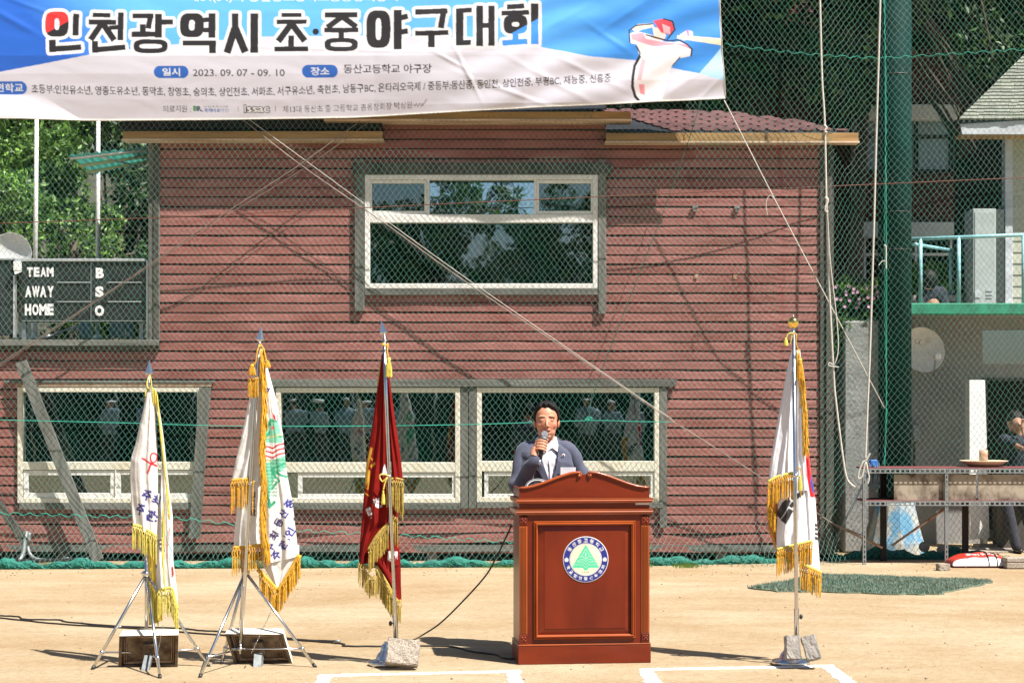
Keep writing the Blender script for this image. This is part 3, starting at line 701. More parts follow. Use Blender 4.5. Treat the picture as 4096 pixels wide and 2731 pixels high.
# ---------------- scoreboards, dish and flag poles on the left deck ----------------
YS = 18.04
sb = thing('scoreboard', 'black baseball scoreboard lettered TEAM AWAY HOME and B S O', 'scoreboard', P(335, 1350, YS))
def pbox(mb, px0, px1, py0, py1, Y0, Y1, ch=0): a = P(px0, py0, Y0); b = P(px1, py1, Y0); mb.box(a.x, b.x, Y0, Y1, b.z, a.z, ch=ch); return mb
pbox(MB(), 87, 580, 1046, 1287, YS, YS+.12, .005).build('panel', M['board_black'], sb)
pbox(MB(), 60, 582, 1034, 1045, YS-.03, YS+.14, .004).build('top_rail', M['alu'], sb)
pbox(MB(), 584, 592, 1040, 1350, YS-.02, YS+.1).build('side_rail', M['alu'], sb)
pbox(MB(), 87, 580, 1281, 1285, YS-.014, YS-.002).build('bottom_rail', M['steel_dull'], sb)
for py in (1129, 1206):
    for (x0, x1) in ((228, 362), (431, 565)): pbox(MB(), x0, x1, py-2, py+2, YS-.02, YS-.002).build('digit_ledge', M['alu'], sb)
pbox(MB(), 362, 365, 1050, 1280, YS-.01, YS-.002).build('divider', M['steel_dull'], sb)
for i, py in enumerate((1055, 1136, 1213)):
    for (x0, x1) in ((240, 355), (440, 562)): pbox(MB(), x0, x1, py, py+63, YS-.008, YS-.002).build('digit_panel', M['panel_grid'], sb)
def lettering(body, px0, px1, py0, py1, Y, m, parent, bold=.02, name='letter', depth=.004):
    V_, T_ = text_tris(body, bold)
    mn, mx = V_.min(0), V_.max(0); U = (V_-mn)/(mx-mn); a = P(px0, py0, Y); b = P(px1, py1, Y)
    vs = [(a.x+(b.x-a.x)*u, Y, b.z+(a.z-b.z)*v) for u, v in U]
    n = len(vs); back = [(x, y+depth, z) for x, y, z in vs]
    return fast(name, vs+back, [tuple(t) for t in T_]+[tuple(t+n) for t in T_[:, ::-1]], m, parent)
for body, x0, x1, y0, y1 in (('TEAM', 107, 214, 1069, 1107), ('AWAY', 99, 218, 1144, 1189), ('HOME', 98, 217, 1215, 1261), ('B', 383, 415, 1071, 1113), ('S', 381, 414, 1145, 1188), ('O', 379, 416, 1221, 1264)):
    if len(body) == 1: lettering(body, x0, x1, y0, y1, YS-.012, M['lettering'], sb, .06)
    else:
        n = len(body); w = (x1-x0)/n
        for i, ch in enumerate(body): lettering(ch, x0+i*w+w*(.04 if ch not in 'MW' else -.02), x0+(i+1)*w-w*(.1 if ch not in 'MW' else 0), y0, y1, YS-.012, M['lettering'], sb, .055)
for px in (95, 565): pbox(MB(), px-8, px+8, 1288, 1362, YS+.02, YS+.08).build('leg', M['steel_dull'], sb)
sb2 = thing('scoreboard', 'second dark scoreboard cut off by the left edge of the photo', 'scoreboard', P(-60, 1350, YS))
pbox(MB(), -220, 48, 1040, 1340, YS, YS+.1, .005).build('panel', M['board_black'], sb2); pbox(MB(), -220, 55, 1032, 1039, YS-.02, YS+.12).build('top_rail', M['alu'], sb2)
pbox(MB(), 52, 60, 1100, 1350, YS-.01, YS+.06).build('side_rail', M['alu'], sb2); pbox(MB(), 52, 80, 1046, 1083, YS-.08, YS-.005, .006).build('lamp_box', M['white_paint'], sb2)
ds = thing('satellite_dish', 'white round satellite dish behind the scoreboard at the left edge', 'satellite dish', P(43, 1015, 18.8))
prof = [(.001, .07), (.08, .062), (.15, .04), (.205, .0), (.21, -.004), (.205, .006), (.15, .048), (.08, .07), (.001, .078)]
MB().lathe([(r*1.08, -h) for r, h in prof], (0, 0, 0), 40, M=Matrix.Translation(P(43, 1015, 18.8)) @ Matrix.Rotation(math.radians(90), 4, 'X')).build('reflector', M['white_paint'], ds)
MB().tube([P(43, 1035, 18.9), P(43, 1355, 18.9)], .02, 8).build('mast', M['steel_dull'], ds)
for px_t, px_b, Yp, lab in ((149, 139, 19.75, 'left one of two white flagpoles rising behind the scoreboard'), (394, 390, 19.75, 'right one of two white flagpoles rising behind the scoreboard')):
    t = P(px_t, 200, Yp); b = P(px_b, 1357, Yp); fp = thing('flagpole', lab, 'flagpole', b, 'white flagpoles on the deck')
    MB().tube([b, t], [.027, .022], 14).build('pole', M['white_paint'], fp); MB().lathe([(.06, 0), (.06, .03), (.03, .05)], b, 14).build('base', M['white_paint'], fp)
for i, px in enumerate((82, 112, 139)):
    tag(pbox(MB(), px-6, px+7, 1288, 1352, 19.1, 19.14).build('fence_post', M['white_paint']), ['leftmost', 'middle', 'rightmost'][i]+' of three white posts visible under the scoreboard', 'post', 'white posts under the scoreboard')
st = thing('plastic_crate_row', 'row of pale blue plastic panels standing under the right half of the scoreboard', 'crates', P(440, 1350, 19.2))
for px in (325, 350, 450, 480, 515): pbox(MB(), px-11, px+12, 1290, 1350, 19.2, 19.3, .004).build('panel', M['blue_pane'], st)
tb = MB(); tb.tube([P(195, 1345, 19), P(320, 1300, 19)], .012, 6); tb.tube([P(262, 1343, 19), P(318, 1300, 19)], .008, 6); tb.tube([P(180, 1357, 19), P(200, 1340, 19)], .02, 6)
tag(tb.build('floor_lamp_arm', M['alu']), 'thin folded metal rods lying on the deck under the scoreboard', 'metal rods')

# ---------------- right side: terrace, hut, brick block ----------------
YT = 20.3
tr = thing('terrace', 'raised terrace with green painted edge beam and plaster wall on the right', 'terrace', P(3830, 2220, YT))
pbox(MB(), 3490, 4500, 1212, 1258, YT-.9, YT-.75, .01).build('edge_beam', M['terrace'], tr)
a = P(3490, 1215, YT-.75); MB().box(P(3490, 0, YT-.75).x, 8.5, YT-.748, YT+6, a.z-.12, a.z-.02).build('slab', M['concrete'], tr)
# plaster wall with door and window openings
def pw(mb, px0, px1, py0, py1): return pbox(mb, px0, px1, py0, py1, YT, YT+.18)
zfl = P(0, 2220, YT)
mb = MB(); yb = HY+CH*F/YT
ytop = HY-(a.z-.121-CH)*F/YT
for r in ((3480, 3930, ytop, yb), (3930, 4500, ytop, 1317), (3930, 4500, 1455, 1512), (4230, 4500, 1512, yb)): pw(mb, *r)
mb.build('wall', M['plaster'], tr)
p1 = P(3930, 1455, YT); p0 = P(4230, 1317, YT); MB().box(p1.x, p0.x, YT+.1, YT+.11, p1.z, p0.z).build('window_pane', M['glass'], tr)
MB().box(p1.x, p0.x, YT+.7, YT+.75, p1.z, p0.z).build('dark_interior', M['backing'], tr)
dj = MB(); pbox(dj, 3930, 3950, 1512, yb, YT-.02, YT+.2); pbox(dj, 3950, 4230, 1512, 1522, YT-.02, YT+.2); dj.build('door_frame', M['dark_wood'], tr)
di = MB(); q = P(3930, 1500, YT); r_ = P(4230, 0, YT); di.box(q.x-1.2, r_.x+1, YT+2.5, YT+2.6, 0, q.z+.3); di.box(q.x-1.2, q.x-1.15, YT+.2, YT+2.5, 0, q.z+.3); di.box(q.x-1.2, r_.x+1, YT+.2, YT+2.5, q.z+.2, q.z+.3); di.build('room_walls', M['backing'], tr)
# railing
Yr = YT-.85
rl = thing('railing', 'pale teal pipe railing along the terrace edge', 'railing', P(3870, 1213, Yr))
MB().tube([P(3630, 957, Yr), P(4300, 932, Yr)], .021, 10).build('top_rail', M['teal_pipe'], rl)
for px in (3682, 3835, 4094, 4250): MB().tube([P(px, 1213, Yr), P(px, 957-(px-3630)*.037, Yr)], .022, 10).build('post', M['teal_pipe'], rl)
bk = [P(3651, 976, Yr), P(3835, 1006, Yr+2.2)]
MB().tube(bk, .02, 8).build('return_rail', M['teal_pipe'], rl); MB().tube([P(3802, 1200, Yr+1.9), P(3802, 1001, Yr+1.9)], .02, 8).build('post', M['teal_pipe'], rl)
# cabinet
cb = thing('metal_cabinet', 'tall pale grey metal cabinet standing on the terrace beside the hut', 'cabinet', P(3940, 1205, YT+.6))
zc = a.z-.02
q = P(3892, 835, YT+.6); r_ = P(3985, 835, YT+.6); MB().box(q.x, r_.x, YT+.6, YT+1.0, zc, q.z, ch=.006).build('body', M['cabinet'], cb)
MB().box(q.x+.02, r_.x-.02, YT+.592, YT+.599, zc+.07, q.z-.04, ch=.003).build('door', M['cabinet'], cb)
for (bx0, bx1, by0, by1) in ((3900, 3922, 1160, 1190), (3945, 3970, 1160, 1164), (3945, 3970, 1175, 1179), (3945, 3970, 1188, 1191)): pbox(MB(), bx0, bx1, by0, by1, YT+.583, YT+.589).build('marking', M['hut_trim'], cb)
tag(pbox(MB(), 3987, 4016, 838, 1208, YT+.7, YT+1.1).build('flank', M['dark_cabinet_side']), 'narrow dark locker of the grey cabinet, added as a separate box', 'flank')  # separate near-black box added for the dark side of the grey cabinet
# hut
YH = YT+.9
ht = thing('hut', 'cream lap-sided hut with weathered grey-green shingle roof at the right edge', 'hut', P(4150, 1205, YH))
hx0 = P(4018, 0, YH).x; hz1 = P(0, 535, YH).z
MB().box(hx0+.02, 8.0, YH+.03, YH+2.5, zc, hz1).build('wall', M['backing'], ht)  # near-black side face stands in for eave shade and clutter
MB().box(hx0, P(4048, 0, YH).x, YH-.03, YH+.12, zc, hz1, ch=.004).build('corner_trim', M['hut_trim'], ht)
rowh = 45/F*YH; z = zc+.06; i = 0
while z < hz1-.02:
    zz = min(z+rowh, hz1); mb = MB(); x0 = P(4049, 0, YH).x
    mb.add([(x0, YH-.008, z), (8.0, YH-.008, z), (8.0, YH+.004, zz+.01), (x0, YH+.004, zz+.01), (x0, YH+.02, z), (8.0, YH+.02, z)], [(0, 1, 2, 3), (0, 4, 5, 1)]); mb.build('lap_board', M['hut_wall'], ht); z += rowh
# roof: eave fascia then a hip rising right/back
ye = YH-.45
fa = P(3839, 483, ye); fb = P(3839, 537, ye)
MB().prism([(fa.x, fa.z), (9.0, fa.z+.06), (9.0, fb.z), (fa.x+.03, fb.z)], ye, ye+.04).build('fascia', M['hut_trim'], ht)
MB().box(fa.x+.04, 9.0, ye+.041, YH-.031, fb.z+.0, fb.z+.03).build('soffit', M['eave'], ht)
# hip plane: at eave line (3839,477) up to (4096,231) going back
_h0 = P(3836, 480, ye-.02); _h1 = P(3836, 230, ye+1.48); hn = Vector((1, 0, 0)).cross(_h1-_h0).normalized()
def hp(px, py): return onplane(px, py, _h0, hn)
v = [hp(3836, 480), hp(4420, 474), hp(4420, -60)]; v2 = [p+Vector((0, .02, -.05)) for p in v]
hr = MB(); hr.add(v+v2, [(0, 1, 2), (5, 4, 3), (0, 3, 4, 1), (1, 4, 5, 2), (2, 5, 3, 0)]); hrf = hr.build('roof', M['roof_dark'], ht)
vb = [hp(3836, 480), hp(4420, -60), Vector((hp(4420, -60).x, ye+4, hp(0, -60).z)), Vector((hp(3836, 0).x, ye+4, hp(0, 480).z))]

rs = random.Random(21); py = 480; row = 0
while py > 150:
    xs = 3836+(480-py)*1.02; px = xs-rs.uniform(0, 20)
    while px < 4200:
        w = rs.choice((26, 34, 42, 50)); x0 = max(px, xs); x1 = px+w-2
        if x1 > x0+4:
            j = rs.uniform(-1.5, 1.5); up = Vector((0, -.012, .012)); pv = [hp(x0, py+j), hp(x1, py+j), hp(x1+3, py-15), hp(x0+(11 if x0 == xs else 0), py-15)]
            A_ = [p+up*(1.6 if k < 2 else .6) for k, p in enumerate(pv)]; B_ = [p+up*.2 for p in pv]
            MB().add(A_+B_, [(0, 1, 2, 3), (7, 6, 5, 4), (0, 4, 5, 1), (1, 5, 6, 2), (2, 6, 7, 3), (3, 7, 4, 0)]).build('shingle', M['roof_grey'], hrf)
        px += w
    py -= 13.2; row += 1
# brick block
YB = 26.0
bb = thing('brick_building', 'dark brick apartment block with white-framed windows behind the trees', 'building', P(3500, 1500, YB))
bx0, bx1 = 2300, 4600; zb0 = 0; 
BW = [(3455, 3830, 480, 690), (3455, 3830, 950, 1230), (3706, 3830, -60, 50), (2880, 3020, 10, 60)]
def bint(x0, x1, ya, yb):
    segs = [(x0, x1)]
    for wx0, wx1, wy0, wy1 in BW:
        if ya < wy1 and yb > wy0:
            ns = []
            for a_, b_ in segs:
                if wx1 <= a_ or wx0 >= b_: ns.append((a_, b_)); continue
                if wx0 > a_: ns.append((a_, wx0))
                if wx1 < b_: ns.append((wx1, b_))
            segs = ns
    return segs
ysb = sorted({-500, 2100}|{w[k] for w in BW for k in (2, 3)})
mb = MB()
for a_, b_ in zip(ysb[:-1], ysb[1:]):
    for s0, s1 in bint(bx0, bx1, a_+.5, b_-.5):
        p = P(s0, a_, YB); q = P(s1, b_, YB); mb.box(p.x, q.x, YB, YB+.3, max(q.z, 0), p.z)
mb.build('wall', M['mortar'], bb)
mb = MB(); p = P(bx0, -500, YB); q = P(bx1, 0, YB); mb.box(p.x, q.x, YB+1.5, YB+1.6, 0, p.z); mb.build('inner_wall', M['backing'], bb)
# bricks: the ones that show largest singly, the rest joined
bw, bh = 22.0, 7.2; rs = random.Random(31)
bme = {}
def bmesh_for(wpx):
    k = round(wpx)
    if k not in bme:
        m_ = MB(); w_ = wpx/F*YB/2-.003; h_ = bh/F*YB/2-.003; m_.box(-w_, w_, -.010, 0, -h_, h_, ch=.0015); bme[k] = m_.mesh('brick')
        bme[k].materials.append(M['brick'])
    return bme[k]
vis = [(3326, 3420, 560, 1280), (3655, 3835, 240, 418), (3655, 3830, 700, 900), (3840, 3890, 700, 1180), (3960, 4020, 545, 840), (3455, 3520, 240, 418)]
ind = 0; V = []; Fc = []
for (x0, x1, y0, y1) in [(2880, 4100, -20, 1300)]:
    y = y0; row = 0
    while y < y1:
        for s0, s1 in bint(x0, x1, y, y+bh):
            x = s0+(row % 2)*bw/2
            while x+bw < s1:
                if not (3415 < x+bw*.5 < 3455):
                    invis = any(a_ <= x <= b_ and c_ <= y <= d_ for a_, b_, c_, d_ in vis)
                    c = P(x+bw/2, y+bh/2, YB)
                    if invis and ind < 298 and rs.random() < .09:
                        o = bpy.data.objects.new('brick', bmesh_for(bw)); C.objects.link(o); o.parent = bb; o.location = c-wloc(bb)+Vector((0, rs.uniform(-.004, .002), 0)); ind += 1
                    else:
                        k = len(V); w_, h_ = bw/F*YB/2-.003, bh/F*YB/2-.003; dy = .010+rs.uniform(-.003, .003)
                        V += [(c.x-w_, YB-dy, c.z-h_), (c.x+w_, YB-dy, c.z-h_), (c.x+w_, YB-dy, c.z+h_), (c.x-w_, YB-dy, c.z+h_), (c.x-w_, YB, c.z-h_), (c.x+w_, YB, c.z-h_), (c.x+w_, YB, c.z+h_), (c.x-w_, YB, c.z+h_)]
                        Fc += [(k, k+1, k+2, k+3), (k+3, k+2, k+6, k+7), (k, k+4, k+5, k+1), (k, k+3, k+7, k+4), (k+1, k+5, k+6, k+2)]
                x += bw
        y += bh; row += 1
tag(fast('brickwork', V, Fc, M['brick'], bb), kind='stuff')
# two narrow brick piers, sunlight painted in with paler brick and mortar
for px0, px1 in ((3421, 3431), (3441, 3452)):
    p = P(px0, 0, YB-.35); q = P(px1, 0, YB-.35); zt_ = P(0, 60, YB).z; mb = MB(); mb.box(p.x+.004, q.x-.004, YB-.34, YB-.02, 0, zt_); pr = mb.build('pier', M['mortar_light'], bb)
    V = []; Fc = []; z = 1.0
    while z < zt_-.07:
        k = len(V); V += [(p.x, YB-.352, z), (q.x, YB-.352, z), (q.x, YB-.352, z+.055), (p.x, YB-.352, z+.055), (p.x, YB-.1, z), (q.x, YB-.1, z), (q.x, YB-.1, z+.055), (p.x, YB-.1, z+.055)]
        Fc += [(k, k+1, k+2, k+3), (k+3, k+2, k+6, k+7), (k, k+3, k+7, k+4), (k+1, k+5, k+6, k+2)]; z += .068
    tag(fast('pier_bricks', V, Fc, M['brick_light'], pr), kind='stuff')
for (wx0, wx1, wy0, wy1) in BW[:2]:
    mb = MB(); pbox(mb, wx0-5, wx1, wy0-62, wy0-2, YB-.22, YB-.02, .01); 
    w = mb.build('window', M['white_paint'], bb)
    mb = MB()
    cols = (wx0, wx0+110, wx0+205, wx0+345, wx1-6)
    for c_ in cols: pbox(mb, c_, c_+9, wy0, wy1, YB+.05, YB+.12)
    pbox(mb, wx0, wx1, wy0+62, wy0+72, YB+.04, YB+.13); pbox(mb, wx0, wx1, wy1-8, wy1, YB+.04, YB+.13); mb.build('frame', M['dark_cabinet_side'] if wy0 < 900 else M['white_paint'], w)
    for ca, cb_ in zip(cols[:-1], cols[1:]):
        if wy0 < 900:
            pbox(MB(), ca+12, cb_-3, wy0+3, wy0+60, YB+.08, YB+.09).build('pane', M['blue_pane'], w); pbox(MB(), ca+14, cb_-5, wy0+76, wy1-12, YB+.08, YB+.09).build('pane', M['blue_pane'], w)
pbox(MB(), 3706, 3830, -60, 50, YB+.05, YB+.08).build('window', M['blue_pane'], bb); pbox(MB(), 3706, 3826, 42, 52, YB-.03, YB+.04).build('sill', M['white_paint'], bb)
pbox(MB(), 2880, 3030, 40, 62, YB-.2, YB-.02).build('sill', M['white_paint'], bb); pbox(MB(), 2885, 3020, 90, 150, YB-.02, YB-.014).build('window', M['blue_pane'], bb)
# overhead wires near the block
for i, (pts, r) in enumerate((([(3326, 690), (3500, 705), (3830, 680), (3930, 655)], .008), ([(3326, 700), (3550, 712), (3830, 690), (3925, 668)], .006), ([(3326, 735), (3600, 765), (3760, 740)], .006), ([(3655, 745), (3740, 740), (3880, 700)], .006))):
    tag(MB().tube(catmull([P(x, y, 24.0+i*.2) for x, y in pts], 5), r, 5).build('overhead_wire', M['cable']), ['highest', 'second', 'third', 'lowest'][i]+' of the thin wires sagging in front of the brick windows', 'wire', 'wires by the brick block')

# concrete pillar with planter
pl = thing('concrete_pillar', 'tall rough concrete pillar between clad building and green pole', 'pillar', P(3443, 2210, 19.0))
pbox(MB(), 3375, 3530, 1282, 2210, 19.0, 19.8, .02).build('pillar_body', M['plaster_rough'], pl)
tag(pbox(MB(), 3322, 3375, 1500, 2215, 20.2, 20.6).build('rubble_wall', M['plaster_rough']), 'dark recess wall between red cladding and concrete pillar', 'wall')
# big green net pole on flaking conical footing
YP = 18.9
gp_ = thing('net_pole', 'huge dark green steel pole carrying the safety net', 'pole', P(3585, 2230, YP))
cxp = P(3587, 0, YP).x; rp_ = 66/F*YP
MB().lathe([(rp_, .0), (rp_, 9.0)], (cxp, YP+.1, .45), 36).build('shaft', M['pole_green'], gp_)
MB().lathe([(.32, 0), (.315, .12), (.29, .2), (.215, .52), (.2, .55), (.05, .555)], (P(3588, 0, YP).x, YP+.1, 0), 12, smooth=False).build('footing', M['blue_flake'], gp_)
for py in (300, 850, 1000): MB().lathe([(rp_+.004, 0), (rp_+.004, .012)], (cxp, YP+.1, P(0, py, YP).z), 30).build('wire_band', M['cable'], gp_)
# satellite dish on the plaster wall
YD = 19.9
d2 = thing('satellite_dish', 'weathered white satellite dish with faint red mark on plaster wall behind green pole', 'satellite dish', P(3700, 1400, YD))
Mx = Matrix.Translation(P(3692, 1398, YD)) @ Matrix.Rotation(math.radians(78), 4, 'X') @ Matrix.Rotation(math.radians(12), 4, 'Y')
MB().lathe([(r*1.26, -h) for r, h in prof], (0, 0, 0), 40, M=Mx).build('reflector', M['frame_white'], d2)
MB().tube([P(3735, 1500, YD), P(3742, 1430, YD-.22)], .01, 6).build('arm', M['steel_dull'], d2)
pbox(MB(), 3740, 3765, 1412, 1436, YD-.3, YD-.2, .008).build('receiver', M['white_paint'], d2)
for (px, py, r) in ((3668, 1365, 9), (3690, 1370, 13), (3712, 1360, 8)):
    pts = [P(px+r*math.cos(t*.7), py+r*math.sin(t*.7), YD-.085) for t in range(9)]; MB().tube(pts, .0035, 4).build('red_mark', M['rust'], d2)
# switch box, white pillar, steps, paving
tag(pbox(MB(), 3653, 3682, 1697, 1766, YT-.12, YT-.002, .006).build('switch_box', M['steel_dull']), 'small grey electrical box with a hanging cable on the plaster wall', 'electrical box')
tag(pbox(MB(), 3655, 3660, 1766, 1900, YT-.03, YT-.004).build('cable_drop', M['cable']), 'black cable hanging below the grey electrical box', 'cable')
wp = MB(); A_ = [P(3878, 1519, 19.6), P(3940, 1519, 19.6), P(3958, 2150, 19.6), P(3880, 2158, 19.6)]; B_ = [p+Vector((.04, .35, 0)) for p in A_]
wp.add(A_+B_, [(0, 1, 2, 3), (7, 6, 5, 4), (0, 4, 5, 1), (1, 5, 6, 2), (2, 6, 7, 3), (3, 7, 4, 0)])
tag(wp.build('white_door_panel', M['white_paint']), 'tall narrow white panel standing by the dark doorway behind the rack', 'door panel')
for i, (x0, x1, y0, y1) in enumerate(((3883, 4064, 2204, 2215), (3900, 4060, 2192, 2200), (3915, 4062, 2180, 2187))):
    Yv = 19.0+i*.25; a_ = P(x0, y0, Yv); b_ = P(x1, y1, Yv)
    tag(MB().box(a_.x, b_.x, Yv, Yv+.25, 0, a_.z, ch=.005).build('stone_step', M['concrete_tan']), ['nearest', 'middle', 'farthest'][i]+' of three tan slabs below the doorway', 'step', 'slabs by the doorway')
# ---------------- metal rack ----------------
YK = 17.58; YKb = 18.0
rk = thing('metal_rack', 'slotted angle-iron rack with stained back panels at right', 'rack', P(3780, 2255, YK))
def slots(px0, px1, py0, py1, Y, vert=False, name='rail'):
    """angle-iron rail with real slots cut between two flanges"""
    mb = MB(); t = .0025
    a_ = P(px0, py0, Y); b_ = P(px1, py1, Y)
    if not vert:
        h = a_.z-b_.z; mb.box(a_.x, b_.x, Y, Y+t, a_.z-h*.30, a_.z); mb.box(a_.x, b_.x, Y, Y+t, b_.z, b_.z+h*.22); mb.box(a_.x, b_.x, Y+t, Y+.04, a_.z-t, a_.z)
        x = a_.x; k = 0
        while x < b_.x:
            mb.box(x, min(x+.018, b_.x), Y, Y+t, b_.z+h*.22, a_.z-h*.30); x += .05
    else:
        w = b_.x-a_.x; mb.box(a_.x, a_.x+w*.32, Y, Y+t, b_.z, a_.z); mb.box(b_.x-w*.32, b_.x, Y, Y+t, b_.z, a_.z); mb.box(a_.x, a_.x+t, Y+t, Y+.04, b_.z, a_.z)
        z = b_.z
        while z < a_.z: mb.box(a_.x+w*.32, b_.x-w*.32, Y, Y+t, z, min(z+.018, a_.z)); z += .05
    return mb.build(name, M['steel_dull'], rk)
slots(3458, 4330, 1873, 1892, YK-.004); slots(3458, 4330, 2003, 2022, YK-.004)
slots(3452, 3465, 1880, 2259, YK, True, 'leg'); slots(3781, 3793, 1880, 2259, YK, True, 'leg'); slots(4240, 4252, 1880, 2259, YK, True, 'leg')
for px in (3535, 3863, 4300):
    a_ = P(px, 1885, YKb); MB().box(a_.x-.03, a_.x+.03, YKb, YKb+.04, 0, a_.z).build('leg', M['backing'], rk)
for py, in ((1871,), (2002,)):
    a_ = P(3458, py, YK); b_ = P(4330, py, YK); MB().box(a_.x, b_.x, YK+.004, YKb, a_.z-.012, a_.z+.004).build('shelf', M['shelf_red'], rk)
for (x0, x1) in ((3545, 3866), (3875, 4330)):
    a_ = P(x0, 1893, YKb-.01); b_ = P(x1, 2003, YKb-.01); MB().box(a_.x, b_.x, YK+.045, YK+.055, b_.z+.02, a_.z+.005).build('back_panel', M['shelf_panel'], rk)
for (a_, b_) in (((3332, 2095), (3530, 2190)), ((3567, 2181), (3782, 2032))):
    MB().tube([P(*a_, YK+.45), P(*b_, YK+.3)], .013, 5).build('brace', M['rust'], rk)
# things on and under the rack
ty = P(3935, 1868, YK+.1).z+.005
def lathe_at(name, prof, px, Y, z, m, parent=None, sx=1., sy=1.):
    c = P(px, 1600, Y); return MB().lathe(prof, (0, 0, 0), 28, M=Matrix.Translation((c.x, Y, z)) @ Matrix.Diagonal((sx, sy, 1, 1))).build(name, m, parent)
ty = P(0, 1871, YK).z+.004
o = lathe_at('enamel_tray', [(.12, 0), (.15, .004), (.235, .055), (.245, .062), (.238, .062), (.15, .012), (.01, .01)], 3935, YK+.28, ty, M['cream_tray']); tag(o, 'wide shallow cream tray on top of the metal rack', 'tray')
mg = thing('enamel_mug', 'rusty brown mug standing in the cream tray', 'mug', (P(3934, 0, YK+.28).x, YK+.28, ty+.012))
lathe_at('mug_body', [(.038, 0), (.043, .01), (.043, .11), (.039, .11), (.037, .012), (.005, .01)], 3934, YK+.28, ty+.06, M['rust'], mg)
o = MB().tube([P(3476, 1995, YK+.2), P(3596, 1992, YK+.25)], .014, 8).build('steel_bar', M['backing']); tag(o, 'dark bar lying on the lower rack shelf at its left end', 'bar')
# leaning mop
mp_ = thing('mop', 'blue-handled string mop leaning head-up against the left end of the rack', 'mop', P(3318, 2207, 18.2))
MB().tube([P(3318, 2207, 18.2), P(3467, 1905, 17.75)], .011, 8).build('handle', M['blue_pane'], mp_)
MB().tube([P(3462, 1915, 17.76), P(3490, 1850, 17.7)], .014, 8).build('socket', M['blue_plastic'], mp_)
a_ = P(3480, 1838, 17.68); b_ = P(3510, 1868, 17.68); MB().box(a_.x, b_.x, 17.66, 17.72, b_.z, a_.z, ch=.01).build('clamp', M['blue_plastic'], mp_)
V = MB(); rs = random.Random(6)
for i in range(46):
    x = rs.uniform(3477, 3516); V.tube(catmull([P(x, 1850+rs.uniform(0, 20), 17.68+rs.uniform(-.03, .04)), P(x+rs.uniform(-6, 6), 1900, 17.68+rs.uniform(-.03, .04)), P(x+rs.uniform(-10, 8), rs.uniform(1930, 1960), 17.7)], 3), .004, 4)
tag(V.build('strings', M['mop'], mp_), kind='stuff')
# cart wheels
for i, (px, py, r, Y) in enumerate(((3697, 2186, .055, 18.3), (3771, 2200, .062, 18.2))):
    w = thing('cart_wheel', ['small white cart wheel half behind the conical footing', 'small white spoked cart wheel under the rack beside its leg'][i], 'wheel', P(px, py, Y), 'cart wheels under the rack')
    R = Matrix.Translation(P(px, py, Y)) @ Matrix.Rotation(math.radians(90), 4, 'X')
    MB().lathe([(r*.82, -.012), (r, -.014), (r, .014), (r*.82, .012)], (0, 0, 0), 24, M=R).build('tyre', M['concrete'], w)
    MB().lathe([(.001, -.006), (r*.8, -.008), (r*.8, .008), (.001, .006)], (0, 0, 0), 24, M=R).build('disc', M['frame_white'], w)
    for k in range(3):
        d = Vector((math.cos(k*1.05+.4), 0, math.sin(k*1.05+.4)))*r*.8; c = P(px, py, Y)+Vector((0, -.011, 0)); MB().tube([c-d, c+d], .003, 4).build('spoke', M['steel_dull'], w)
# blocks and sack at right foot
def block(name, label, cat, c, size, m, rot=(0, 0, 0), group=None, ch=.006, rough=.0015):
    MM = Matrix.Translation(c) @ Matrix.Rotation(rot[2], 4, 'Z') @ Matrix.Rotation(rot[1], 4, 'Y') @ Matrix.Rotation(rot[0], 4, 'X')
    bm = bmesh.new(); bmesh.ops.create_cube(bm, size=1); bmesh.ops.scale(bm, vec=size, verts=bm.verts)
    bmesh.ops.bevel(bm, geom=bm.edges[:], offset=ch, segments=2, affect='EDGES')
    bmesh.ops.subdivide_edges(bm, edges=[e for e in bm.edges if e.calc_length() > .04], cuts=5, use_grid_fill=True)
    rr = random.Random(hash(label) % 1000 if False else len(label))
    for v in bm.verts: v.co += Vector((rr.gauss(0, rough), rr.gauss(0, rough), rr.gauss(0, rough)))
    bmesh.ops.transform(bm, matrix=MM, verts=bm.verts)
    bmesh.ops.translate(bm, vec=-Vector(c), verts=bm.verts)
    me = bpy.data.meshes.new(name); bm.to_mesh(me); bm.free(); o = link_mesh(name, me, m, None, c); return tag(o, label, cat, group)
g = G(3777, 2282); block('concrete_block', 'small tan concrete lump beside the rack\'s front leg', 'block', g+Vector((0, .05, .032)), (.115, .09, .066), M['concrete_tan'], (0, 0, .15))
g = G(4075, 2275); cbk = thing('stacked_block', 'pale concrete block with a grooved side at the right edge by the red sack', 'block', g)
for zz, hh in ((.035, .056), (.088, .042)):
    MM = Vector((g.x+.04, g.y+.08, zz)); MB().box(MM.x-.16, MM.x+.16, MM.y-.09, MM.y+.09, MM.z-hh/2, MM.z+hh/2, ch=.006).build('slab', M['concrete_tan'], cbk)
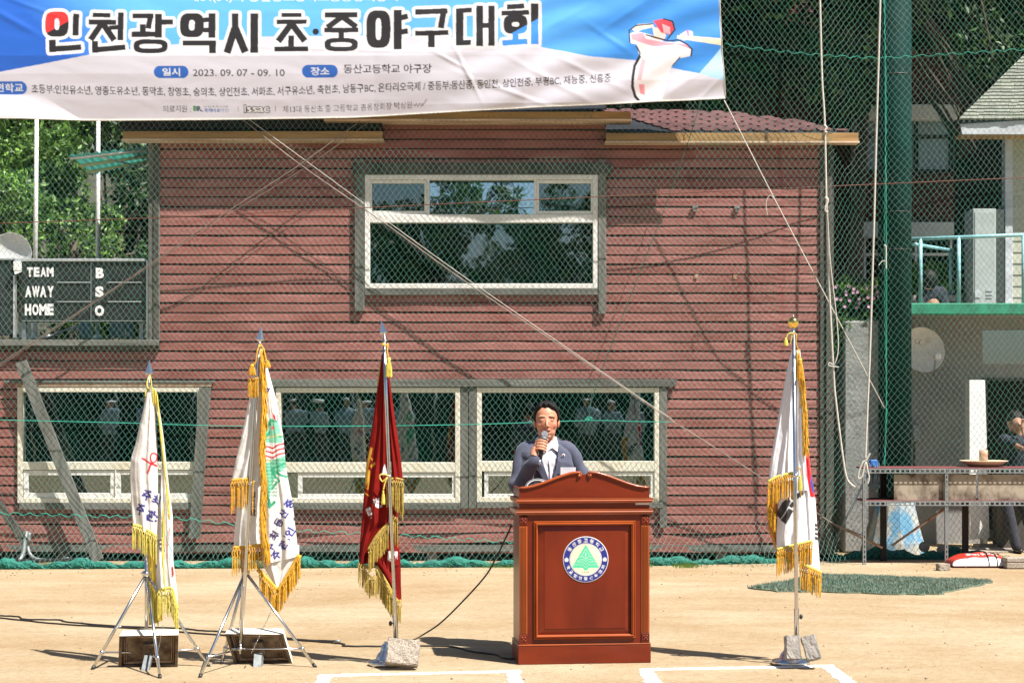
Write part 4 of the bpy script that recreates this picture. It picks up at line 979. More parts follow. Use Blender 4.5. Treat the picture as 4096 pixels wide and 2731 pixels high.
# red sack: pillow shape with printed lettering
cv = Canvas(0, 0, 210, 60, 1.0, (.50, .035, .02)); W_ = (.78, .77, .75)
cv.poly([(0, 0), (210, 0), (210, 8), (0, 14)], (.50, .035, .02)); cv.poly([(0, 44), (210, 46), (210, 60), (0, 60)], W_); cv.poly([(0, 38), (210, 41), (210, 45), (0, 43)], (.03, .03, .03))
cv.text("PRO'S LINE", 60, 176, 22, 20, W_, .03, rot=math.pi); cv.blur(1)
g0 = G(3926, 2270); nu, nv = 60, 30; vs = []; cl = []
for j in range(nv+1):
    for i in range(nu+1):
        u, v = i/nu, j/nv; x = (u-.5)*.56; y = (v-.5)*.42
        e = (max(0, 1-abs(2*u-1)**3.2)**.5)*(max(0, 1-abs(2*v-1)**2.6)**.55); z = .02+.125*e*(1-.25*(1-u))+.006*math.sin(u*19+v*5)*e
        vs.append((g0.x+x, g0.y+.2+y, z)); cl.append(cv.sample(np.array([u*210]), np.array([60-120*v if v < .49 else 2]))[0])
n1 = len(vs); vs += [(x, y, .002+.0*z) for x, y, z in vs]; cl += [(.45, .03, .02)]*n1
fs = [(j*(nu+1)+i, j*(nu+1)+i+1, (j+1)*(nu+1)+i+1, (j+1)*(nu+1)+i) for j in range(nv) for i in range(nu)]
o = fast('sack', vs, fs+[tuple(n1+q for q in f[::-1]) for f in fs], M['bag'], None, True, np.array(cl)); tag(o, 'plump red and white sack lying on the sand at the rack foot', 'sack')
for i in (38, 47):
    pts = [Vector(vs[j*(nu+1)+i])+Vector((0, -.003, .006)) for j in range(0, nv+1, 2)]; pp = MB().tube(pts, .006, 5).build('binding_strap', M['black_plastic'], o)

# ---------------- people at the right ----------------
def remeshed(mbl, voxel, name, m, parent, smooth=3, colfn=None, post=None, factor=.5):
    me = mbl.mesh('tmp', (0, 0, 0)); o = bpy.data.objects.new('tmp_shape', me); C.objects.link(o)
    md = o.modifiers.new('r', 'REMESH'); md.mode = 'VOXEL'; md.voxel_size = voxel; md.adaptivity = 0
    if smooth: ms = o.modifiers.new('s', 'SMOOTH'); ms.iterations = smooth; ms.factor = factor
    bpy.context.view_layer.update()
    m2 = bpy.data.meshes.new_from_object(o.evaluated_get(_dg())); bpy.data.objects.remove(o); bpy.data.meshes.remove(me)
    n = len(m2.vertices); A = np.empty(n*3); m2.vertices.foreach_get('co', A); A = A.reshape(-1, 3)
    if post is not None: A = post(A)
    org = (A.min(0)+A.max(0))/2; m2.vertices.foreach_set('co', (A-org).ravel())
    m2.polygons.foreach_set('use_smooth', np.ones(len(m2.polygons), dtype=bool)); m2.name = name; m2.materials.clear()
    if colfn is not None:
        a = m2.color_attributes.new('Col', 'FLOAT_COLOR', 'POINT'); cc = np.ones((n, 4)); cc[:, :3] = colfn(A); a.data.foreach_set('color', cc.ravel())
    m2.update(); return link_mesh(name, m2, m, parent, org)
def simple_person(label, head, hr, sh_l, sh_r, hip, knee, foot, hand=None, Yc=0, shirt='dark_cloth', skin='skin_plain', elbow=None, hair=True):
    t = thing('person', label, 'person', (hip.x, hip.y, 0))
    b = MB(); b.ell(head, (hr*.8, hr*.9, hr*1.15)); neck = (sh_l+sh_r)/2; b.tube([head, neck+Vector((0, 0, .02))], [hr*.5, hr*.55], 10)
    b.tube([neck+Vector((0, 0, .02)), neck-Vector((0, 0, .15))], [.06, .1], 10)
    if hand is not None: b.tube([sh_l, elbow, hand], [.045, .038, .027], 10); b.ell(hand+Vector((0, 0, .03)), (.035, .025, .05)); [b.tube([hand+Vector((k*.014-.02, 0, .06)), hand+Vector((k*.014-.02, -.015, .11)), hand+Vector((k*.012-.016, -.03, .125))], [.009, .008, .007], 6) for k in range(4)]
    b.ell(head+Vector((-hr*.75, -hr*.2, -hr*.1)), (hr*.22, hr*.2, hr*.3)); b.ell(head+Vector((hr*.1, -hr*.9, -.1*hr)), (hr*.15, hr*.2, hr*.25))
    remeshed(b, .012, 'body', M[skin], t)
    s = MB(); s.tube([neck, (neck+hip)/2, hip], [.17, .19, .18], 16, flat=.65); s.ell(sh_l, (.075, .075, .075)); s.ell(sh_r, (.075, .075, .075)); s.tube([sh_l, neck, sh_r], [.07, .09, .07], 12)
    for sh, k in ((sh_l, -1), (sh_r, 1)): s.tube([sh, (elbow if (k == -1 and elbow is not None) else sh+Vector((k*.05, -.05, -.28)))*.5+sh*.5 if k == -1 and elbow is not None else sh+Vector((k*.05, -.05, -.28))], [.068, .06], 10)
    remeshed(s, .02, 'shirt', M[shirt], t)
    l = MB()
    for k in (-1, 1): l.tube([hip+Vector((k*.08, 0, 0)), knee+Vector((k*.1, 0, 0)), foot+Vector((k*.1, 0, .04))], [.1, .075, .055], 12)
    l.ell(hip, (.18, .14, .12)); remeshed(l, .02, 'trousers', M['trouser'], t)
    for k in (-1, 1): MB().ell(foot+Vector((k*.1, -.05, .035)), (.045, .12, .038)).build('shoe', M['shoe'], t)
    if hair: MB().ell(head+Vector((0, .02 if hair is True else -.035, hr*.3)), (hr*.92, hr*1.0, hr*1.05)).build('hair', M['hair'], t)
    return t
YQ = YT-.9
hd = P(4062, 1690, YQ)
simple_person('seated person in dark shirt in the doorway at right edge, one hand raised to face', hd, .105, P(4020, 1760, YQ), P(4140, 1765, YQ+.05), P(4085, 1985, YQ+.1), P(4060, 2010, YQ-.35), Vector((P(4062, 0, YQ).x, YQ-.4, 0)), P(4092, 1720, YQ-.14), elbow=P(4118, 1800, YQ-.2))
tag(MB().box(P(4000, 0, YQ).x, P(4160, 0, YQ).x, YQ-.1, YQ+.3, .0, P(0, 2010, YQ).z).build('bench', M['dark_wood']), 'dark bench under the seated person in the doorway', 'bench')
YQ = YT+.4
hd = P(3712, 1130, YQ)
simple_person('person in dark clothes hunched behind the teal railing on the terrace', hd, .115, P(3690, 1165, YQ), P(3765, 1170, YQ), P(3745, 1290, YQ+.2), P(3735, 1300, YQ-.2), Vector((P(3735, 0, YQ).x, YQ-.2, P(0, 1320, YQ).z)), hair=2)
bt = pbox(MB(), 3655, 3850, 1180, 1205, YQ+.5, YQ+.9).build('low_table', M['plaster']); tag(bt, 'pale low table behind the hunched person on the terrace', 'table')

sp = simple_person('spectator in white cap watching from the far side, facing the lectern', Vector((-5.2, -6, 1.62)), .1, Vector((-5.38, -6, 1.42)), Vector((-5.02, -6, 1.42)), Vector((-5.2, -6, .9)), Vector((-5.2, -6.02, .48)), Vector((-5.2, -6, 0)), shirt='blue_pane')
sp['label'] = 'spectator mirrored leftmost in the middle lower window'; sp['group'] = 'spectators mirrored in the lower windows'
cpm = MB(); cpm.ell((-5.2, -5.98, 1.70), (.105, .12, .07)); cpm.build('cap', M['white_paint'], sp)
for i_, (dx_, dy_, rz_) in enumerate(((.62, .3, .4), (1.15, -.4, -.3), (1.7, .2, .2), (2.6, -.2, -.5), (7.0, .1, .3), (7.6, -.3, 0), (8.2, .2, -.2), (-4.4, .3, .3), (-3.6, -.2, -.2))):
    r_ = sp.copy(); C.objects.link(r_); r_.location = sp.location+Vector((dx_, dy_, -.02*i_ if i_ % 2 else .0)); r_.location.z = 0; r_.rotation_euler = (0, 0, math.pi+rz_ if i_ % 3 else rz_)
    r_['label'] = 'spectator mirrored in the lower windows, '+['second', 'third', 'fourth', 'fifth', 'sixth', 'seventh', 'eighth', 'first at far', 'second at far'][i_]+' from left'
    for ch in list(sp.children): c_ = ch.copy(); C.objects.link(c_); c_.parent = r_

# ---------------- vegetation ----------------
def leaves(name, label, cat, blobs, n, size, mats, seed, parent=None, kind=None, trunk=None):
    """blobs: (centre, radii); leaves are bent leaf-shaped quads thrown through the clumps"""
    rg = np.random.RandomState(seed); root = parent or thing(name, label, cat, trunk[0] if trunk else blobs[0][0])
    if kind: root['kind'] = kind
    wts = np.array([b[1][0]*b[1][1]*b[1][2] for b in blobs])**.67; wts /= wts.sum()
    per = {}
    for mi, m_ in enumerate(mats):
        nn = n//len(mats); bi = rg.choice(len(blobs), nn, p=wts)
        cs = np.array([list(b[0]) for b in blobs])[bi]; rr = np.array([list(b[1]) for b in blobs])[bi]
        d = rg.normal(size=(nn, 3)); d /= np.linalg.norm(d, axis=1)[:, None]; rad = rg.uniform(.25, 1, nn)**.45
        rad *= 1+.22*np.sin(d[:, 0]*7+bi)*np.cos(d[:, 2]*6+bi*2)
        c = cs+d*rr*rad[:, None]
        a = rg.normal(size=(nn, 3)); a[:, 2] -= .5; a /= np.linalg.norm(a, axis=1)[:, None]; b_ = np.cross(a, rg.normal(size=(nn, 3))); b_ /= np.linalg.norm(b_, axis=1)[:, None]
        s = size*rg.uniform(.6, 1.4, nn)[:, None]
        nrm = np.cross(a, b_)
        p0 = c-a*s; p1 = c+b_*s*.42+nrm*s*.12; p2 = c+a*s; p3 = c-b_*s*.42+nrm*s*.12
        V_ = np.stack([p0, p1, p2, p3], 1).reshape(-1, 3); k = np.arange(nn)*4
        F_ = np.concatenate([np.stack([k, k+1, k+2], 1), np.stack([k, k+2, k+3], 1)])
        o_ = fast('foliage', V_, F_, m_, root); o_['kind'] = 'stuff'
    if trunk:
        mb_ = MB(); mb_.tube(catmull(trunk, 4), np.linspace(trunk_r(trunk), .05, (len(trunk)-1)*4+1).tolist(), 9); rr_ = random.Random(seed)
        top = Vector(trunk[-1])
        for b in blobs[:14]:
            s_ = Vector(trunk[-2]).lerp(top, rr_.random()); mb_.tube(catmull([s_, s_.lerp(Vector(b[0]), .5)+Vector((rr_.uniform(-.2, .2), 0, .1)), Vector(b[0])], 3), np.linspace(.028, .010, 7).tolist(), 6)
        mb_.build('trunk', M['bark'], root)
    return root
def trunk_r(t): return max(.05, (Vector(t[-1])-Vector(t[0])).length*.017)
def blobset(px0, px1, py0, py1, Y0, Y1, n, r0, r1, seed, fn=None):
    rr = random.Random(seed); out = []
    while len(out) < n:
        px = rr.uniform(px0, px1); py = rr.uniform(py0, py1)
        if fn and not fn(px, py): continue
        r = rr.uniform(r0, r1); out.append((P(px, py, rr.uniform(Y0, Y1)), (r, r, r*rr.uniform(.6, .9))))
    return out
# hillside behind the left deck
mb = MB(); nx, ny = 30, 14; vs = []
for j in range(ny+1):
    for i in range(nx+1):
        x = -14+i*.85; y = 22.5+j*1.4; z = -.05+(j/ny)**.8*11*(1 if x < 3 else max(0, 1-(x-3)/6)); vs.append((x, y, z+.25*math.sin(i*1.3+j)*min(1, j)))
mb.add(vs, [(j*(nx+1)+i, j*(nx+1)+i+1, (j+1)*(nx+1)+i+1, (j+1)*(nx+1)+i) for j in range(ny) for i in range(nx)], True)
struct(mb.build('hillside', M['soil']))
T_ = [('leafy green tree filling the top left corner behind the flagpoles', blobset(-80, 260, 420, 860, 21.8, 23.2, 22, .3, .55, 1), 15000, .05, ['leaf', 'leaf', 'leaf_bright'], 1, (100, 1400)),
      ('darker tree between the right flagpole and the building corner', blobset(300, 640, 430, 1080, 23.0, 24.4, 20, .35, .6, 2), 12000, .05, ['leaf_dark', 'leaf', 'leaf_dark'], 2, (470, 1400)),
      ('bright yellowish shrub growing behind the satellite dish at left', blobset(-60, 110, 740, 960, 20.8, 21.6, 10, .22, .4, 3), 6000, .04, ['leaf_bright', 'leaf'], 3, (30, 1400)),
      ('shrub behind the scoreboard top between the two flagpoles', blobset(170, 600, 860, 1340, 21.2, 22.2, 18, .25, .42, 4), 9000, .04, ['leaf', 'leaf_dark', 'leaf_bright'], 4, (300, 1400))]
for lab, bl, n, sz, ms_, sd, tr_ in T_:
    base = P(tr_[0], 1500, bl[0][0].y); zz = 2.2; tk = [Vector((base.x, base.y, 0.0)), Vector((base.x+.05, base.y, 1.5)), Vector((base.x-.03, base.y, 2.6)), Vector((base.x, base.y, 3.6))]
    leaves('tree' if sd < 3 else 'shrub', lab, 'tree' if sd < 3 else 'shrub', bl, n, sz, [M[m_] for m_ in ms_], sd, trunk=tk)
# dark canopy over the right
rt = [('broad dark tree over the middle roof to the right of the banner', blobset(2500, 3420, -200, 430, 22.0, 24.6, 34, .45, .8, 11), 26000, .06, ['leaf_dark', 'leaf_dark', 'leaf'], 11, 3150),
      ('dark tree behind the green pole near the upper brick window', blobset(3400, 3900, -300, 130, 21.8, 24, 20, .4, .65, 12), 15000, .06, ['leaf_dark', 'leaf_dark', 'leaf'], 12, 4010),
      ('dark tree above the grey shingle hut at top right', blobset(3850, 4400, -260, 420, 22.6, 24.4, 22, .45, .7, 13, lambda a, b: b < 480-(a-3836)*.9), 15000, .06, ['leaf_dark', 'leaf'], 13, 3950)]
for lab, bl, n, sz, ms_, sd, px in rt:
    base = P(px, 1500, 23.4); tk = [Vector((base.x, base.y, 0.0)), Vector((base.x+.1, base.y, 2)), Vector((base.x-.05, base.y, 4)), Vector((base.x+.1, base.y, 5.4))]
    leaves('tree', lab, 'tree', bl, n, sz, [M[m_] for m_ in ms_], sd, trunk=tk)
bs = leaves('shrub', 'bright sunlit green shrub seen past the railing on the terrace', 'shrub', blobset(3640, 3850, 1075, 1150, 25, 25.3, 8, .2, .3, 15), 6000, .04, [M['leaf_bright']], 15)
# planter plants and flowers
bl = blobset(3345, 3520, 1130, 1290, 19.1, 19.5, 16, .1, .2, 16)+blobset(3325, 3380, 1220, 1420, 19.1, 19.4, 6, .08, .14, 17)
fb = leaves('flowering_bush', 'green bush with small mauve flowers spilling over the concrete pillar', 'bush', bl, 8000, .026, [M['leaf'], M['leaf_dark'], M['leaf_bright']], 18)
rs = random.Random(12); V = MB(); F_ = MB()
for i in range(16):
    px = rs.uniform(3335, 3525); p0 = P(px, 1230, 19.2); tp_ = P(px+rs.uniform(-25, 25), rs.uniform(1060, 1170), 19.1+rs.random()*.2); V.tube(catmull([p0, p0.lerp(tp_, .5)+Vector((rs.uniform(-.05, .05), 0, .03)), tp_], 4), .004, 4)
for i in range(26):
    c = P(rs.uniform(3340, 3520), rs.uniform(1130, 1235), 18.98+rs.random()*.1)
    for k in range(5):
        a_ = k*1.257+rs.random()*.3; d = Vector((math.cos(a_), -.25, math.sin(a_)))*.021; e = Vector((-math.sin(a_), 0, math.cos(a_)))*.010; F_.add([c, c+d*.6+e, c+d, c+d*.6-e], [(0, 1, 2, 3)])
V.build('stems', M['leaf_dark'], fb)['kind'] = 'stuff'; F_.build('flowers', M['flower'], fb)['kind'] = 'stuff'
# weeds along the net foot
Vw = []; Fw = []
for i in range(900):
    px = rs.choice((rs.gauss(2560, 25), rs.gauss(1990, 40), rs.gauss(2750, 30), rs.gauss(250, 60), rs.uniform(0, 3100), rs.gauss(1250, 60))); g = G(px, rs.uniform(2262, 2272)); h = rs.uniform(.02, .07); k = len(Vw)
    Vw += [(g.x-.003, g.y, 0), (g.x+.003, g.y, 0), (g.x+rs.gauss(0, .03), g.y-.02, h)]; Fw.append((k, k+1, k+2))
tag(fast('weeds', Vw, Fw, M['leaf_bright']), 'sparse weeds sprouting along the foot of the net', 'weeds', kind='stuff')
# trees across the field, behind the photographer (they show in the window panes)
for i in range(12):
    x = -15+i*2.45+rs.uniform(-.5, .5); y = -46-rs.uniform(0, 3); H = rs.uniform(11.3, 13.6)
    bl = [(Vector((x+rs.uniform(-1.5, 1.5), y+rs.uniform(-1, 1), 1.2+k_*(H-3)/14)), (1.7-k_*.06, 1.2, 1.1)) for k_ in range(15)]+[(Vector((x+rs.uniform(-.5, .5), y, H-1)), (.8, .8, 1.3))]
    leaves('tree', 'broadleaf tree number %s in the row across the field' % ['one', 'two', 'three', 'four', 'five', 'six', 'seven', 'eight', 'nine', 'ten', 'eleven', 'twelve'][i], 'tree', bl, 9000, .17, [M['leaf_dark'], M['leaf']], 40+i, trunk=[Vector((x, y, 0)), Vector((x, y, 2)), Vector((x+.2, y, 4)), Vector((x, y, 6))])['group'] = 'trees across the field'

ws_ = thing('reflection_fence', 'long dark green fence added unseen behind the camera to darken the window reflections', 'fence', (0, -8, 0))  # invented fence behind the camera, keeps sunlit ground out of pane reflections
for k_ in range(16):
    x = -16+k_*2; MB().box(x+.03, x+1.97, -8.02, -8.0, .03, 2.0).build('screen_panel', M['pole_green'], ws_); MB().tube([(x, -8.05, 0), (x, -8.05, 2.1)], .03, 6).build('post', M['steel_dull'], ws_)
# tall crown that shades the brick block
leaves('tree', 'very tall tree whose crown rises above the frame over the brick block', 'tree', blobset(2750, 3780, -1150, -150, 21.2, 23.6, 60, .6, 1.0, 51)+blobset(3780, 4700, -1300, -420, 22.6, 24.6, 44, .7, 1.0, 52), 40000, .11, [M['leaf_dark'], M['leaf']], 53, trunk=[Vector((4.9, 24.6, 0)), Vector((4.8, 24.6, 3)), Vector((4.9, 24.4, 6)), Vector((4.6, 24, 8))])

# ---------------- the safety net ----------------
def netY(x, z):
    px = CX+x*F/17.8
    t = min(1, max(0, (px-3200)/330)); t = t*t*(3-2*t)
    return 17.74+.34*t+.02*math.sin(x*1.9+z*1.1)+.012*math.sin(x*4.3-z*2.3)-.45*(1-t)*max(0, 1-z/.5)**1.5
cw, chh = 23.6/F*17.74, 31.5/F*17.74
nxc = int(11.2/cw); nzc = int(6.2/chh)
def npt(i, j):
    x = -5.5+i*cw; z = .03+j*chh
    x2 = x+.022*math.sin(z*2.1+x*.8)+.010*math.sin(z*5+x*3)+.006*math.sin(i*.9+j*1.7); z2 = z+.028*math.sin(x*1.35+z*.5)+.010*math.sin(x*4.1+z*3)+.004*math.sin(i*2.3+j*.7)
    # gather toward the lacing on the pole and toward the knot behind the speaker
    xp = 3.85; d = x2-xp; x2 += -.45*d*math.exp(-(d/.13)**2)
    kx, kz = .765, 1.445; dd = math.hypot(x2-kx, z2-kz); w_ = .45*math.exp(-(dd/.14)**2); x2 += (kx-x2)*w_; z2 += (kz-z2)*w_
    if x2 > xp: z2 += (x2-xp)*.10
    if z2 < .25: x2 += .02*math.sin(i*1.1)*(.25-z2)/.25; z2 += .01*math.sin(i*.8)
    return Vector((x2, netY(x2, z2), z2))
grid = {}
def gp2(i, j):
    if (i, j) not in grid: grid[(i, j)] = npt(i, j)
    return grid[(i, j)]
V = []; Fc = []; rad = .0017
def strand(a_, b_, sag):
    dx = b_.x-a_.x; dz = b_.z-a_.z; l_ = math.hypot(dx, dz)+1e-6; ax, az = -dz/l_*rad, dx/l_*rad; base = len(V)
    for p in ((a_.x, a_.y, a_.z), ((a_.x+b_.x)*.5, (a_.y+b_.y)*.5, (a_.z+b_.z)*.5-sag), (b_.x, b_.y, b_.z)):
        V.append((p[0]+ax, p[1], p[2]+az)); V.append((p[0]-ax*.5, p[1]-rad*.87, p[2]-az*.5)); V.append((p[0]-ax*.5, p[1]+rad*.87, p[2]-az*.5))
    for s_ in (0, 3):
        for k in range(3): Fc.append((base+s_+k, base+s_+(k+1) % 3, base+s_+3+(k+1) % 3, base+s_+3+k))
for j in range(nzc):
    for i in range(nxc):
        # diamond lattice: node (i,j) on even rows, offset half on odd rows, two strands per half row
        x0 = gp2(i, j); xm1 = gp2(i+.5, j+.5); xm0 = gp2(i-.5, j+.5); xt = gp2(i, j+1)
        sg = .0035
        strand(x0, xm1, sg); strand(x0, xm0, sg); strand(xm1, xt if False else gp2(i, j+1), -.001) ; strand(xm0, gp2(i, j+1), -.001)
net = thing('safety_net', 'green knotted safety net hanging across the whole width in front of the buildings', 'net', (0, 17.56, 0))
nm = fast('netting', V, Fc, M['net'], net); nm['kind'] = 'stuff'
print('net faces', len(Fc))
# green cords threaded in the net
def cord(name, label, pts, r, m, Y=None, cat='cord', n=5, k=8, parent=None, wig=0, yo=-.03):
    pp = []
    for p in pts:
        x = P(p[0], p[1], 17.74); Yv = p[2] if len(p) > 2 else netY(x.x, x.z)+yo; pp.append(P(p[0], p[1], Yv))
    pp = catmull(pp, k)
    if wig:
        q = []
        for i in range(len(pp)-1):
            L = (pp[i+1]-pp[i]).length; nn = max(1, int(L/.03))
            for j in range(nn): t = j/nn; q.append(pp[i].lerp(pp[i+1], t))
        q.append(pp[-1]); pp = [p+Vector((wig*math.sin(i*2.0)*.8, 0, wig*math.cos(i*1.35))) for i, p in enumerate(q)]
    o_ = MB().tube(pp, r, n).build(name, m, parent)
    return tag(o_, label, cat) if parent is None else o_
cord('green_cord', 'green cord stretched level through the net at speaker head height', [(-60, 1678), (450, 1690), (900, 1703), (1400, 1704), (1896, 1697), (2347, 1682), (2560, 1686), (2690, 1688)], .0042, M['green_cord'])
cord('green_cord', 'wavy green lacing cord across the net high on the right', [(2899, 179), (3153, 209), (3461, 231), (3648, 226), (4096, 198), (4200, 195)], .003, M['green_cord'], wig=.012)
cord('green_cord', 'wavy green lacing cord along the lower part of the net', [(-60, 2050), (300, 2062), (700, 2072), (1150, 2118), (1600, 2140), (2000, 2165), (2600, 2190)], .004, M['green_cord'], wig=.016)
cord('dark_guy_line', 'thin dark green line slanting from the banner corner down to the knot', [(2885, 150), (2700, 720), (2395, 1515), (2352, 1680), (2290, 1800)], .004, M['dark_cord'])
kn = MB(); c = P(2352, 1680, 17.66)
for i, (a_, rx_, rz_, ox_, oz_) in enumerate(((.3, .034, .016, .012, .018), (.9, .026, .012, .02, .008), (-.4, .020, .010, -.012, .006), (0, .012, .012, 0, -.002), (1.2, .010, .014, .002, 0))):
    kn.tube([c+Vector((ox_+rx_*math.cos(t*.785)*math.cos(a_)-rz_*math.sin(t*.785)*math.sin(a_), -.006*i, oz_+rx_*math.cos(t*.785)*math.sin(a_)*.5+rz_*math.sin(t*.785)*math.cos(a_))) for t in range(9)], .0042, 5)
tag(kn.build('cord_knot', M['green_cord']), 'looped green knot in the net just right of the speaker\'s head', 'knot')
cord('lacing_cord', 'vertical green lacing cord tying the net along the green pole', [(3538, -60, 18.08), (3541, 400, 18.08), (3545, 860, 18.08), (3546, 1300, 18.08), (3544, 1630, 18.08), (3539, 1870, 18.08)], .005, M['green_cord'], wig=.006)
cord('lacing_cord', 'second thinner strand twisted beside the pole lacing', [(3534, -60, 18.05), (3545, 400, 18.05), (3539, 860, 18.05), (3540, 1300, 18.05), (3547, 1630, 18.05), (3536, 1870, 18.05)], .003, M['green_cord'], wig=.012)
# gathered net roll on the ground
def roll(label, x0, x1, pyf, r0, m, seed, Yo=0):
    rr = random.Random(seed); pts = []; rad_ = []
    px = x0
    while px <= x1:
        g = G(px, pyf(px)); lump = r0*(1+.35*math.sin(px*.021+seed)+.2*math.sin(px*.063)); 
        pts.append(Vector((g.x, g.y+Yo, max(.02, lump*.8)))); rad_.append(max(.015, lump)); px += 9
    o_ = MB().tube(pts, rad_, 12, flat=.8)
    A = [Vector(v) for v in o_.v]; o_.v = [tuple(v+Vector((rr.gauss(0, .004), rr.gauss(0, .006), rr.gauss(0, .005)))) for v in A]
    root = thing('net_roll', label, 'net roll', pts[0]); o_.build('bunch', m, root)
    st_ = MB()
    for i in range(int((x1-x0)/3.2)):
        a_ = rr.randrange(len(pts)); c = pts[a_]; R = rad_[a_]*1.04; ph = rr.uniform(1.6, 5.4); q = []
        dx = rr.uniform(-.05, .05)
        for k in range(5): t = ph+k*rr.uniform(.2, .5); q.append(c+Vector((dx*k+rr.gauss(0, .008), R*math.cos(t), R*.9*math.sin(t))))
        st_.tube(q, .0035, 3, cap=False)
    st_.build('strands', M['net_heap'], root)['kind'] = 'stuff'
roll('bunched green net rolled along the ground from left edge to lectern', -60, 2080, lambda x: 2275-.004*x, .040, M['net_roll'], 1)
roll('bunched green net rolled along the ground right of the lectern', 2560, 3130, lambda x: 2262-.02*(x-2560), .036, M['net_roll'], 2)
roll('flat dark green net heap trailing under the metal rack', 3120, 4000, lambda x: 2236, .05, mat('shaded_net_heap', (.01, .11, .09), .9, var=.5, vscale=20, bump=.8), 3)  # darker net colour here, with the shade under the rack put in

# steel cables, wires and ropes
def cable2(lab, pts, r=.0055, m='steel_wire', off=.0): return cord('steel_cable', lab, pts, r, M[m], cat='cable')
cable2('rusty steel cable rising from the lower left to the banner', [(-60, 1492), (0, 1455), (582, 1069), (897, 855), (1205, 655), (1460, 470)])
cable2('thinner steel cable running just under the rising one', [(-60, 1500), (0, 1463), (582, 1076), (920, 855), (1230, 665), (1500, 470)], .0035)
cable2('rusty steel cable falling from the banner to the right past the speaker', [(960, 470), (1205, 662), (1538, 893), (1875, 1136), (2417, 1500), (2690, 1684), (2760, 1727), (3070, 1925)])
cable2('paler steel cable running just above the falling one', [(985, 470), (1225, 645), (1420, 788), (1560, 893), (1890, 1130), (2417, 1493), (2690, 1677)], .0032, 'white_rope')
cable2('short stretch of frayed cable between flag and metal rack', [(3230, 2030), (3260, 2046), (3332, 2092), (3450, 2140)], .006)
cord('rust_wire', 'thin rust brown wire sagging across the full width above the windows', [(-60, 897), (0, 894), (700, 868), (1300, 839), (1950, 808), (2800, 769), (3400, 742), (4160, 708)], .005, M['rust_wire'], cat='wire', yo=-.04)
YRo = 17.44
rp1 = [(3280, -60), (3280, 0), (3288, 308), (3299, 496), (3307, 860), (3320, 1210), (3335, 1500), (3343, 1600), (3372, 1830), (3389, 1916), (3420, 1948)]
cord('white_rope', 'left white rope hanging down the net with a curling lower end', [(x, y, YRo) for x, y in rp1], .0105, M['white_rope'], cat='rope', n=8)
cord('white_rope', 'thin white line looping beside the left hanging rope', [(x, y, YRo-.02) for x, y in ((3306, 790), (3312, 900), (3322, 1057), (3345, 1261), (3353, 1389), (3338, 1455), (3318, 1450), (3316, 1462), (3354, 1468))], .006, M['white_rope'], cat='rope')
cord('white_rope', 'right white rope hanging in front of the green pole edge', [(x, y, YRo) for x, y in ((3522, -60), (3521, 0), (3515, 220), (3505, 551), (3497, 860), (3491, 1057), (3480, 1400), (3470, 1630), (3461, 1842))], .0105, M['white_rope'], cat='rope', n=8)
cord('rope_knot', 'white rope tied in a loose bow at the rack corner', [(x, y, YRo-.02) for x, y in ((3480, 1812), (3466, 1838), (3450, 1850), (3435, 1890), (3434, 1912), (3448, 1905), (3462, 1850), (3470, 1880), (3476, 1910), (3470, 1935))], .0095, M['white_rope'], cat='knot')
cord('rope_knot', 'frayed knot halfway down the left hanging rope', [(x, y, YRo-.015) for x, y in ((3296, 500), (3306, 512), (3298, 524), (3308, 532))], .012, M['white_rope'], cat='knot')
cord('rope_knot', 'second bulky knot on the left hanging rope beside cladding corner', [(x, y, YRo-.015) for x, y in ((3300, 790), (3310, 800), (3301, 838), (3311, 850))], .014, M['white_rope'], cat='knot')
cord('tie_rope', 'white rope running from the banner corner down to the green pole', [(2897, 402, 17.47), (2985, 575, 17.47), (3075, 752, 17.47), (3131, 860, 17.47), (3200, 991, 17.5), (3343, 1261, 17.6), (3468, 1500, 17.8), (3538, 1632, 18.05)], .006, M['white_rope'], cat='rope')
cord('tie_rope', 'loose white rope tail curling below the banner tie knot', [(3094, 792, 17.45), (3080, 782, 17.45), (3067, 800, 17.45), (3065, 830, 17.45), (3070, 860, 17.45)], .004, M['white_rope'], cat='rope')
cord('tie_rope', 'short white tie knotted on the pole lacing above the railing', [(3536, 980, 18.0), (3544, 990, 18.0), (3544, 1045, 18.0), (3545, 1075, 18.0)], .008, M['white_rope'], cat='rope')
cord('tie_rope', 'little curled white end beside the pole lacing tie', [(3544, 1045, 18.0), (3530, 1044, 18.0), (3514, 1062, 18.0)], .005, M['white_rope'], cat='rope')
# ---------------- the banner ----------------
YBn = 17.63
LB, MBl, DB = srgb(98, 178, 248), srgb(62, 142, 226), srgb(38, 98, 196)
cv = Canvas(-380, -130, 2925, 500, 1.0, srgb(214, 212, 224)); INK = (.018, .016, .018); WHT = (.74, .74, .77)
X = cv.gx[None, :]+0*cv.gy[:, None]; Yv = cv.gy[:, None]+0*cv.gx[None, :]
edge = np.interp(cv.gx, [-380, 0, 180, 370, 523, 700, 880, 1052, 1448, 1642, 1808, 2159, 2357, 2535, 2675, 2790, 2925], [370, 295, 262, 226, 205, 186, 169, 154, 150, 153, 160, 199, 239, 252, 281, 306, 335])
blue = Yv < edge[None, :]
t1 = np.clip((X-60-(Yv*.9))/420, 0, 1)[..., None]; t2 = np.clip((X-2050)/420, 0, 1)[..., None]
bc = np.array(DB)*(1-t1)+np.array(LB)*t1; bc = bc*(1-t2)+np.array(MBl)*t2
cv.a[blue] = bc[blue]
cv.poly([(2925, 150), (2880, 200), (2830, 262), (2790, 306), (2925, 345)], srgb(176, 216, 244))
